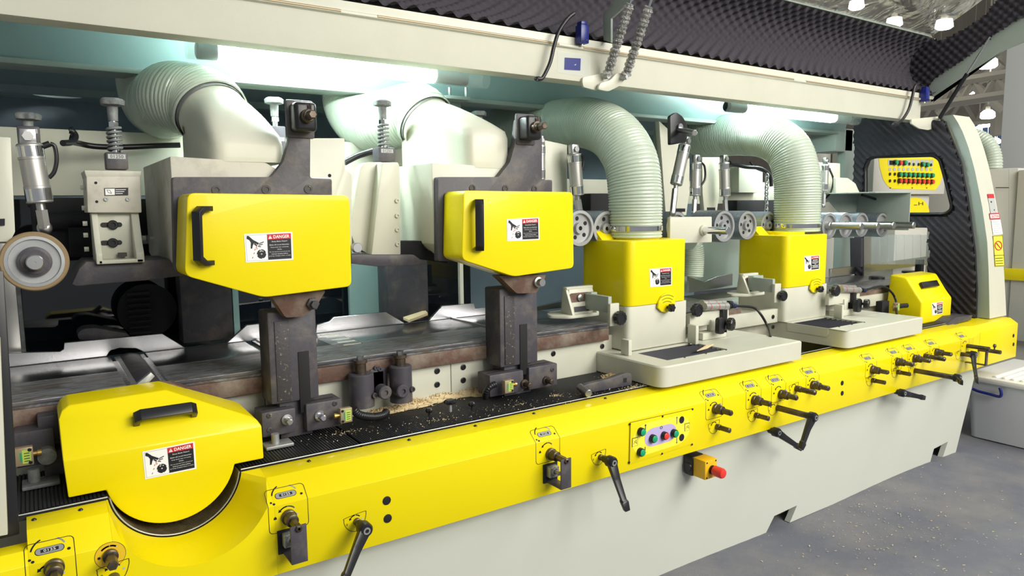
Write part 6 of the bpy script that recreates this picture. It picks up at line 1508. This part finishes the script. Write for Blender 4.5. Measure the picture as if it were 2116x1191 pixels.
k = MB(); k.prism(roundpoly(py([(1884, 256), (1900, 266), (1918, 269), (1940, 263), (1948, 250), (1946, 240), (1884, 246)], 2.385), .01, 4), (0, .012, 0), .002); k.build('lug_plate', CREAM, t)
# switches and cables at the hood
c = P(1203, 68, y=2.375); safety_switch('dark blue switch hanging on the header beam left of the wrapped gas struts', c, 1.0)
k = MB(); k.tube([P(u, v, y=2.36) for u, v in ((1186, 28), (1172, 40), (1155, 65), (1145, 95), (1138, 125), (1130, 145), (1120, 162), (1110, 163))], .008, 12); k.ball(P(1112, 163, y=2.37), .015, None, (1.2, 1, .7)); tag(k.build('cable', BLK), 'black cable hanging over the header beam from the left blue switch', 'cable')
c = P(1911, 195, y=2.375); safety_switch('dark blue switch at the right end of the header beam', c, 1.05)
k = MB(); k.tube([P(u, v, y=2.36) for u, v in ((1898, 172), (1890, 180), (1884, 205), (1877, 228), (1864, 248), (1850, 257))], .009, 12); k.ball(P(1850, 257, y=2.37), .02, None, (1.3, 1, .7)); tag(k.build('cable', BLK), 'black cable hanging over the right end of the header beam', 'cable')
# ================================================================== END WALL, COLUMN
xw = 5.0
win = [(1790, 348), (1797, 330), (1812, 325), (1930, 322), (1943, 330), (1952, 360), (1968, 425), (1966, 434), (1954, 442), (1886, 442), (1790, 442)]
k = MB(); OUT = [P(u, v, x=xw) for u, v in ((1766, 245), (1766, 640), (2016, 668), (2018, 600), (2014, 520), (2003, 440), (1985, 335), (1952, 250))]
# wall plate with window: bridge polygon built with triangle_fill
bm_ = bmesh.new(); W2 = [P(u, v, x=xw) for u, v in win]
# lower opening (feed exit)
low2 = [P(u, v, x=xw) for u, v in ((1782, 472), (1915, 470), (1921, 480), (1918, 500), (1922, 520), (1919, 548), (1919, 585), (1782, 610))]
def loop(pts): v_ = [bm_.verts.new(p) for p in pts]; return [bm_.edges.new((v_[i], v_[(i + 1) % len(v_)])) for i in range(len(v_))]
es = loop(OUT) + loop(roundpoly(W2, .01, 2)) + loop(low2)
bmesh.ops.triangle_fill(bm_, edges=es, use_beauty=True, use_dissolve=False)
r_ = bmesh.ops.extrude_face_region(bm_, geom=bm_.faces[:])
for g in r_['geom']:
    if isinstance(g, bmesh.types.BMVert): g.co.x += .02
wallf = MB().bm(bm_)
ew = thing('end_wall', 'right end wall of the enclosure lined with charcoal foam around a window', 'end wall', (5.0, 2.5, .81))
wallf.build('wall_sheet', BLKM, ew)
# foam grid on the wall, outside of the openings
def inside(pt, poly):
    y_, z_ = pt; r = False
    for i in range(len(poly)):
        a, b = poly[i], poly[i - 1]
        if (a.z > z_) != (b.z > z_) and y_ < (b.y - a.y) * (z_ - a.z) / (b.z - a.z) + a.y: r = not r
    return r
g = .0125; vs = []; fs = []; idx = {}
ys0, ys1 = min(p.y for p in OUT), max(p.y for p in OUT); zs0, zs1 = min(p.z for p in OUT), max(p.z for p in OUT)
ny_, nz_ = int((ys1 - ys0) / g), int((zs1 - zs0) / g)
gw = [p + (p - sum(W2, Vector()) / len(W2)).normalized() * .02 for p in W2]
for i in range(ny_ + 1):
    for j in range(nz_ + 1):
        y_, z_ = ys0 + i * g, zs0 + j * g
        h_ = math.cos(2 * PI * (z_ - y_) / .052) * (.75 + .25 * math.cos(2 * PI * (z_ + y_) / .052))
        idx[(i, j)] = len(vs); vs.append((xw - .010 - .011 * h_, y_, z_))
for i in range(ny_):
    for j in range(nz_):
        c_ = (ys0 + (i + .5) * g, zs0 + (j + .5) * g)
        if inside(c_, OUT) and not inside(c_, gw) and not inside(c_, low2): fs.append((idx[i, j], idx[i + 1, j], idx[i + 1, j + 1], idx[i, j + 1]))
k = MB(); k.add(vs, fs); k.build('foam_lining', FOAM, ew, ang=180)
k = MB(); k.tube([p - V(.014, 0, 0) for p in roundpoly(W2, .02, 4)] + [W2[0] - V(.014, 0, 0)], .009, 8, smooth=0); k.build('window_seal', BLK, ew)
# curtain of clear strips in the opening
k = MB()
for i in range(7):
    u0 = 1800 + i * 17; q = [P(u, v, x=xw + .03) for u, v in ((u0, 486), (u0 + 18, 485), (u0 + 18, 546), (u0, 547))]; k.prism(q, (.003, 0, 0), 0)
tag(k.build('strip_curtain', CLEAR), 'clear plastic strip curtain in the outfeed opening', 'curtain', kind='stuff')
# column: curved cream front with grey-green flank
xi, xo = 5.03, 5.26
zz = [.806, 1.0, 1.2, 1.4, 1.6, 1.8, 1.95, 2.07, 2.13, 2.15]
edge_px = [(2086, 657), (2078, 600), (2068, 540), (2060, 480), (2050, 410), (2036, 335), (2022, 285), (2010, 246), (1985, 232), (1972, 228)]
mid_px = [(2045, 657), (2043, 560), (2040, 500), (2030, 430), (2014, 350), (2000, 300), (1988, 270), (1975, 245), (1962, 228), (1955, 222)]
in_px = [(2017, 662), (2016, 600), (2012, 520), (2004, 450), (1994, 380), (1984, 330), (1972, 290), (1962, 262), (1950, 245), (1944, 240)]
Fo = [P(u, v, x=xo) for u, v in edge_px]
def ylook(L, z):
    L2 = sorted(L, key=lambda p: p.z)
    for a, b in zip(L2[:-1], L2[1:]):
        if a.z <= z <= b.z: return a.y + (b.y - a.y) * (z - a.z) / (b.z - a.z + 1e-9)
    return L2[0].y if z < L2[0].z else L2[-1].y
Fm = [P(u, v, x=xi) for u, v in mid_px]; Fi = [P(u, v, x=xi) for u, v in in_px]
zs_ = [.8085 + (2.12 - .8085) * i / 24 for i in range(25)]
vs = []; fs = []
for z_ in zs_:
    yo, ym, yi = ylook(Fo, z_), ylook(Fm, z_), ylook(Fi, z_)
    yo = ym + (yo - ym) * .5; 
    vs += [(xi, max(yi, ym + .05), z_), (xi, ym, z_), (xo, ym * .5 + yo * .5, z_), (xo, ym + .20, z_)]
for i in range(24):
    for j in range(4): a, b = i * 4 + j, i * 4 + (j + 1) % 4; fs.append((a, b, b + 4, a + 4))
fs += [(0, 1, 2, 3), (96, 97, 98, 99)]
k = MB(); q0 = []
k.add(vs, [f for f in fs])
col_ = k.build('side_column', CREAM); 
me = col_.data; me.materials.append(GRNG)
for p_ in me.polygons:
    if p_.normal.x < -.8: p_.material_index = 1
tag(col_, 'curved cream side column at the right end with warning stickers', 'column')
def colpt(x_, z_):
    ym = ylook(Fm, z_); yo = ym + (ylook(Fo, z_) - ym) * .5; f = (x_ - xi) / (xo - xi); return V(x_, ym + (ym * .5 + yo * .5 - ym) * f, z_)
def colq(px4):
    r = []
    for u, v in px4:
        p = P(u, v, y=2.0)
        for _ in range(12): y_ = colpt(min(max(p.x, xi), xo), p.z).y; p = P(u, v, y=y_)
        r.append(p)
    return r
def colmap(px4, H=1.0):
    def fn(a, b, l):
        t = 1 - b / H; u = [(px4[0][i] * (1 - a) + px4[1][i] * a) * (1 - t) + (px4[3][i] * (1 - a) + px4[2][i] * a) * t for i in (0, 1)]
        return colq([u])[0] + Vector((0, -l - .0025, 0))
    return fn
f1 = Print(colmap([(2039, 401), (2052, 401), (2059, 440), (2046, 441)])); f1.rect(0, 0, 1, 1, PGRY, .001); f1.rect(0, .78, 1, 1, PRED, .0015); f1.rect(.3, .55, .5, .62, PBLK, .0015); f1.rect(.6, .12, .7, .2, PBLK, .0015); f1.build('warning_sticker', None, col_, smooth=False)['label'] = 'grey warning sticker with red heading'
f1 = Print(colmap([(2043, 441), (2063, 440), (2065, 453), (2045, 454)])); f1.rect(0, 0, 1, 1, PRED, .001); f1.rect(.05, .2, .95, .8, WHT, .0015); f1.text('CAUTION', .1, .28, .8, .42, PRED, .002, .02); f1.build('caution_sticker', None, col_, smooth=False)['label'] = 'small red and white caution sticker'
f1 = Print(colmap([(2047, 455), (2066, 454), (2071, 484), (2051, 485)])); f1.rect(0, 0, 1, 1, WHT, .001)
for i in range(6): f1.rect(.1, .12 + i * .14, .9 - .15 * (i % 2), .16 + i * .14, PGRY, .0015)
f1.build('text_sticker', None, col_, smooth=False)['label'] = 'white sticker with lines of small print'
f1 = Print(colmap([(2050, 487), (2071, 486), (2075, 550), (2055, 551)], 2.4)); f1.rect(0, 0, 1, 2.4, LYEL, .001); f1.line([(.03, .04), (.97, .04), (.97, 2.36), (.03, 2.36)], .04, PBLK, .0015, True); f1.line([(0, .85), (1, .85)], .04, PBLK, .0015)
f1.arc(.5, 1.6, .34, 0, 360, .07, PRED, .0018, 24); f1.line([(.26, 1.84), (.74, 1.36)], .06, PRED, .0018); f1.line([(.4, 1.75), (.52, 1.6), (.62, 1.45)], .05, PBLK, .0015)
for i in range(3): f1.rect(.1, .2 + i * .2, .85, .25 + i * .2, PBLK, .0015)
f1.build('prohibition_sticker', None, col_, smooth=False)['label'] = 'yellow prohibition sticker with a red barred circle'
k = MB(); k.tube([P(u, v, x=xw + .02) for u, v in ((1946, 252), (1975, 310), (1996, 390), (2008, 470), (2014, 560), (2015, 640))], .006, 8); tag(k.build('door_seal', BLK), 'thin black seal along the inner edge of the cream side column', 'seal')
# ================================================================== BEYOND THE MACHINE
# neighbouring machine with control console
t = thing('control_console', 'cream control console with yellow button field seen through the end window', 'control console', (5.9, 3.0, 0))
y = 2.95; xA, xB_ = P(1806, 350, y=y).x, P(1952, 400, y=y).x; zA, zB = P(1880, 402, y=y).z, P(1880, 300, y=y).z + .05
MB().box((xA, y, zA), (xB_, y + .35, zB), .012).build('console_body', MACHW, t)
MB().box((xA + .45, y + .05, 0), (xB_ - .15, y + .35, zA - .001), .008).build('console_pillar', MACHW, t)
MB().box((xA - .25, y + .36, .9), (xA + .42, y + .7, zB), .01).build('side_cabinet', MACHW, t)
cn = [(1812, 326), (1952, 322), (1952, 390), (1812, 390)]
pr = Print(lambda a, b, l: (lambda p: Vector((p.x, y - l, p.z)))(P(a, b, y=y)))
pr.poly([(1815, 322), (1817, 345), (1824, 370), (1832, 383), (1842, 390), (1932, 393), (1942, 380), (1950, 352), (1952, 345), (1944, 318), (1840, 312)], YEL, .002)
for i in range(10):
    u = 1838 + i * 9.5; pr.disc(u, 350, 3.0, PGRY, .004, 12, 3.6)
    pr.rect(u - 4, 330, u + 4, 343, PGRY, .003)
pr.rect(1837, 332, 1849, 341, BLKM, .0045)
for u in (1840, 1914, 1884): pr.disc(u - (1 if u == 1840 else 0), 388.5, 1.2, PBLK, .0045, 8)
cpn = pr.build('button_field', None, t, smooth=False)
def btn(u, v, m_, r=.020):
    c = P(u, v, y=y - .004); b = MB().lathe([(0, r), (.016, r)], c, (0, -1, 0), 18).build('push_button', BLK, t)
    MB().lathe([(.012, r * .85), (.026, r * .82)], c, (0, -1, 0), 18).build('button_cap', m_, b)
for i in range(8):
    btn(1857 + i * 9.5, 361 + i * .3, GRN); btn(1857 + i * 9.5, 374 + i * .3, RED)
for u, v, m_ in ((1848, 336, GRN), (1857, 337, RED), (1867, 337, GRN), (1904, 340, GRN), (1913, 341, GRN)): btn(u, v, m_)
for u, v in ((1838, 360), (1848, 360), (1838, 374), (1848, 374), (1878, 339), (1887, 340), (1897, 340), (1923, 341)): MB().lathe([(0, .012), (.008, .012)], P(u, v, y=y - .002), (0, -1, 0), 14).build('indicator', BLK, t)
pr = Print(lambda a, b, l: (lambda p: Vector((p.x, p.y - l, p.z)))(P(a, b, y=y + .049)))
pr.disc(1890, 440, 30, YEL, .002, 32, 32); pr.line([(1898, 418), (1898, 424)], 1.4, PBLK, .004); pr.line([(1906, 418), (1906, 424)], 1.4, PBLK, .004); pr.line([(1898, 421), (1906, 421)], 1.0, PBLK, .004); pr.line([(1888, 424), (1894, 424)], 1.2, PBLK, .004)
pr.build('round_yellow_plate', None, t, smooth=False)
# neighbour machine cabinets
t = thing('neighbour_machine', 'cream neighbouring machine with a yellow band, right edge behind the column', 'machine', (7.4, 2.6, 0))
k = MB(); zt_ = P(2095, 347, x=6.6).z
k.box((6.6, 1.2, .42), (8.6, 2.47, zt_ - .02), .01); k.box((6.62, 2.475, .42), (8.6, 3.4, zt_), .01); k.box((6.7, 1.3, 0), (8.5, 3.3, .42), 0)
k.build('cabinet_body', MACHW, t)
k = MB(); k.box((6.57, 1.1, P(2100, 580, x=6.57).z), (6.6, 2.62, P(2100, 556, x=6.57).z), .003); k.build('yellow_band', YEL, t)
pr = Print(lambda a, b, l: (lambda p: Vector((6.6 - l, p.y, p.z)))(P(a, b, x=6.6))); pr.line([(2058, 388), (2085, 388)], 1.6, PBLK, .002); pr.line([(2085, 350), (2085, 540)], 1.0, PGRY, .002); pr.build('cabinet_gaps', None, t, smooth=False)
k = MB(); k.tube([P(u, v, x=6.75) for u, v in ((2053, 349), (2053, 330), (2047, 308), (2034, 292), (2014, 282), (1990, 278))], .060, 32, smooth=10, ripple=(.022, .007)); tag(k.build('ribbed_hose', HOSE), 'pale ribbed hose bending over the neighbouring machine behind the column', 'hose')
k = MB(); k.box((7.5, 1.5, 0), (7.56, P(2074, 200, x=7.5).y, 4.2), .004); q = None
k = MB(); yb_ = P(2074, 200, x=8.7).y; k.box((8.7, .2, 0), (8.76, yb_, 4.6), .004); tag(k.build('stand_wall', PANELW), 'tall white exhibition stand wall at the right edge', 'partition')
# plastic storage box
t = thing('storage_box', 'frosted plastic storage box with white ribbed lid and blue clip handle on the carpet', 'storage box', (5.4, 1.7, 0))
bx0 = 5.05; zt_ = P(2060, 790, x=bx0).z; ya, yb_ = 1.25, P(1995, 907, x=bx0).y + .02
k = MB(); q = roundpoly([V(bx0 + .03, ya + .03, .003), V(bx0 + .72, ya + .03, .003), V(bx0 + .72, yb_ - .03, .003), V(bx0 + .03, yb_ - .03, .003)], .04, 5); q2 = roundpoly([V(bx0, ya, zt_ - .02), V(bx0 + .75, ya, zt_ - .02), V(bx0 + .75, yb_, zt_ - .02), V(bx0, yb_, zt_ - .02)], .05, 5)
n = len(q); k.add([tuple(p) for p in q + q2], [(i, (i + 1) % n, n + (i + 1) % n, n + i) for i in range(n)] + [tuple(range(n))]); k.build('box_body', CRATE, t)
k = MB(); k.box((bx0 - .02, ya - .02, zt_ - .019), (bx0 + .77, yb_ + .02, zt_ + .02), .012)
for i in range(14): k.box((bx0 + .03, ya + .04 + i * .05, zt_ + .02), (bx0 + .72, ya + .06 + i * .05, zt_ + .032), .004) if ya + .06 + i * .05 < yb_ - .02 else None
k.build('lid', WHT, t)
pts = [P(u, v, x=bx0 - .03) for u, v in ((2010, 804), (2022, 809), (2045, 815), (2064, 820), (2069, 816), (2068, 808), (2066, 802))]
k = MB(); k.tube(pts, .009, 12); k.build('clip_handle', BLUE, t)
# hall
for i, (u, v) in enumerate(((1848, 54), (1951, 58), (1770, 18))):  # lamps added behind the hood window to give it white highlights
    c = P(u, v - 8, x=13); t = thing('hall_lamp', ['bright lamp seen through the clear hood window, lower middle', 'bright lamp seen through the clear hood window near its corner', 'bright lamp seen through the clear hood window, left', 'bright lamp seen through the clear hood window, upper right', 'bright lamp seen through the clear hood window, top middle'][i], 'hall lamp', tuple(c), 'hall lamps behind the hood window')
    MB().lathe([(-.08, .10), (-.05, .14), (.07, .12)], c, (0, 0, 1), 20).build('lamp_glow', LAMPM, t); MB().lathe([(.07, .06), (.15, .05)], c, (0, 0, 1), 12).cyl(c + V(0, 0, .15), (c.x, c.y, 9.6), .012, 6).build('lamp_rod', TRUSS, t)
k = MB(); k.box((27, -12, -.01), (27.2, 30, 12), 0); struct(k.build('wall_right', HALLC))
k = MB(); k.box((11, 0, 9.6), (27, 26, 9.8), 0); struct(k.build('ceiling', HALLC))
k = MB(); k.box((26.6, 9.8, .0), (26.7, 11.6, 4.3), 0); tag(k.build('blue_banner', HBLUE), 'blue lit banner far away in the hall, between column and stand wall', 'banner')
def truss(A, B, h, label):
    k = MB(); A, B = Vector(A), Vector(B); d = (B - A); L = d.length; d.normalize()
    up = Vector((0, 0, h)); k.cyl(A, B, .09, 6); k.cyl(A + up, B + up, .09, 6); n_ = max(3, int(L / h))
    for i in range(n_):
        k.cyl(A + d * (L * i / n_), A + up + d * (L * (i + .5) / n_), .05, 5); k.cyl(A + up + d * (L * (i + .5) / n_), A + d * (L * (i + 1) / n_), .05, 5)
    tag(k.build('roof_truss', TRUSS), label, 'roof truss', 'steel roof trusses of the hall')
def truss_px(a, b, x0_, h, label): truss(P(*a, x=x0_), P(*b, x=x0_), h, label)
truss_px((1900, 222), (2080, 196), 14, .35, 'pale roof truss running level above the column, nearest')
truss_px((1900, 165), (2080, 150), 20, .8, 'brown grey roof truss beside the gas strut, upper')
truss_px((1900, 262), (2080, 246), 20, .6, 'thin roof truss low above the column')
for i, (u0, v0, u1, v1) in enumerate(((1938, 235, 2070, 130), (1960, 130, 2075, 230))):
    k = MB(); k.cyl(P(u0, v0, x=17), P(u1, v1, x=17), .10, 8); tag(k.build('roof_brace', TRUSS), ('diagonal roof brace rising to the right behind the gas strut', 'diagonal roof brace falling to the right behind the gas strut')[i], 'roof brace')
k = MB(); k.cyl(P(2062, 280, x=18), P(2064, 90, x=18), .16, 8); tag(k.build('roof_column', TRUSS), 'far upright hall column left of the stand wall', 'column')
for i, (u, v, r) in enumerate(((2041, 130, 12.5), (1939, 180, 6), (2041, 237, 9.5), (2007, 190, 5), (2035, 257, 7), (2022, 266, 5), (2058, 292, 6), (2041, 285, 4), (1921, 219, 5), (2068, 206, 5), (2061, 268, 4))):
    x_ = 15 if r > 9 else 24; c = P(u, v, x=x_); R_ = r * (x_ / 15) * .0128
    t = thing('hall_lamp', ['biggest bright hall lamp beside the top of the stand wall', 'small hall lamp just right of the header beam end', 'bright round hall lamp above the column shoulder', 'faint hall lamp crossing the pale truss', 'hall lamp at the top of the blue banner', 'hall lamp left of the blue banner', 'hall lamp low on the blue banner, right', 'hall lamp in the middle of the blue banner', 'hall lamp touching the header beam end', 'hall lamp half hidden by the stand wall', 'tiny hall lamp upper right of the blue banner'][i], 'hall lamp', tuple(c), 'bright lamps far away in the hall')
    MB().lathe([(-.5, .62), (-.2, .95), (.45, 1), (.8, .6), (1, .2)] if False else [(-R_ * .6, R_ * .8), (-R_ * .4, R_), (R_ * .3, R_ * .95), (R_ * .7, R_ * .5)], c, (0, 0, 1), 20).build('lamp_glow', LAMPM, t)
    MB().lathe([(R_ * .7, R_ * .35), (R_ * 1.2, R_ * .3)], c, (0, 0, 1), 12).cyl(c + V(0, 0, R_ * 1.2), (c.x, c.y, 9.6), .012, 6).build('lamp_rod', TRUSS, t)
# ================================================================== LIGHT
w = bpy.data.worlds.new('hall'); bpy.context.scene.world = w; w.use_nodes = True
bg = w.node_tree.nodes['Background']; bg.inputs[0].default_value = (.80, .84, .86, 1); bg.inputs[1].default_value = .33
def area(name, loc, tgt, sx, sy, power, col):
    l = bpy.data.lights.new(name, 'AREA'); l.shape = 'RECTANGLE'; l.size = sx; l.size_y = sy; l.energy = power; l.color = col
    o = bpy.data.objects.new(name, l); C.objects.link(o); o.location = loc
    o.rotation_euler = (Vector(tgt) - Vector(loc)).to_track_quat('-Z', 'Y').to_euler(); return o
area('hall_light_front', (3.2, -4.0, 3.9), (2.3, 2.2, 1.1), 5, 2.5, 420, (1, .96, .86))
area('hall_light_right', (5.5, -2.5, 5.5), (3.5, 2.0, .8), 4, 3, 280, (1, .97, .92))
sc = bpy.context.scene
sc.view_settings.view_transform = 'Standard'; sc.view_settings.look = 'None'; sc.view_settings.gamma = 1; sc.view_settings.use_curve_mapping = False
sc.view_settings.exposure = 0.1
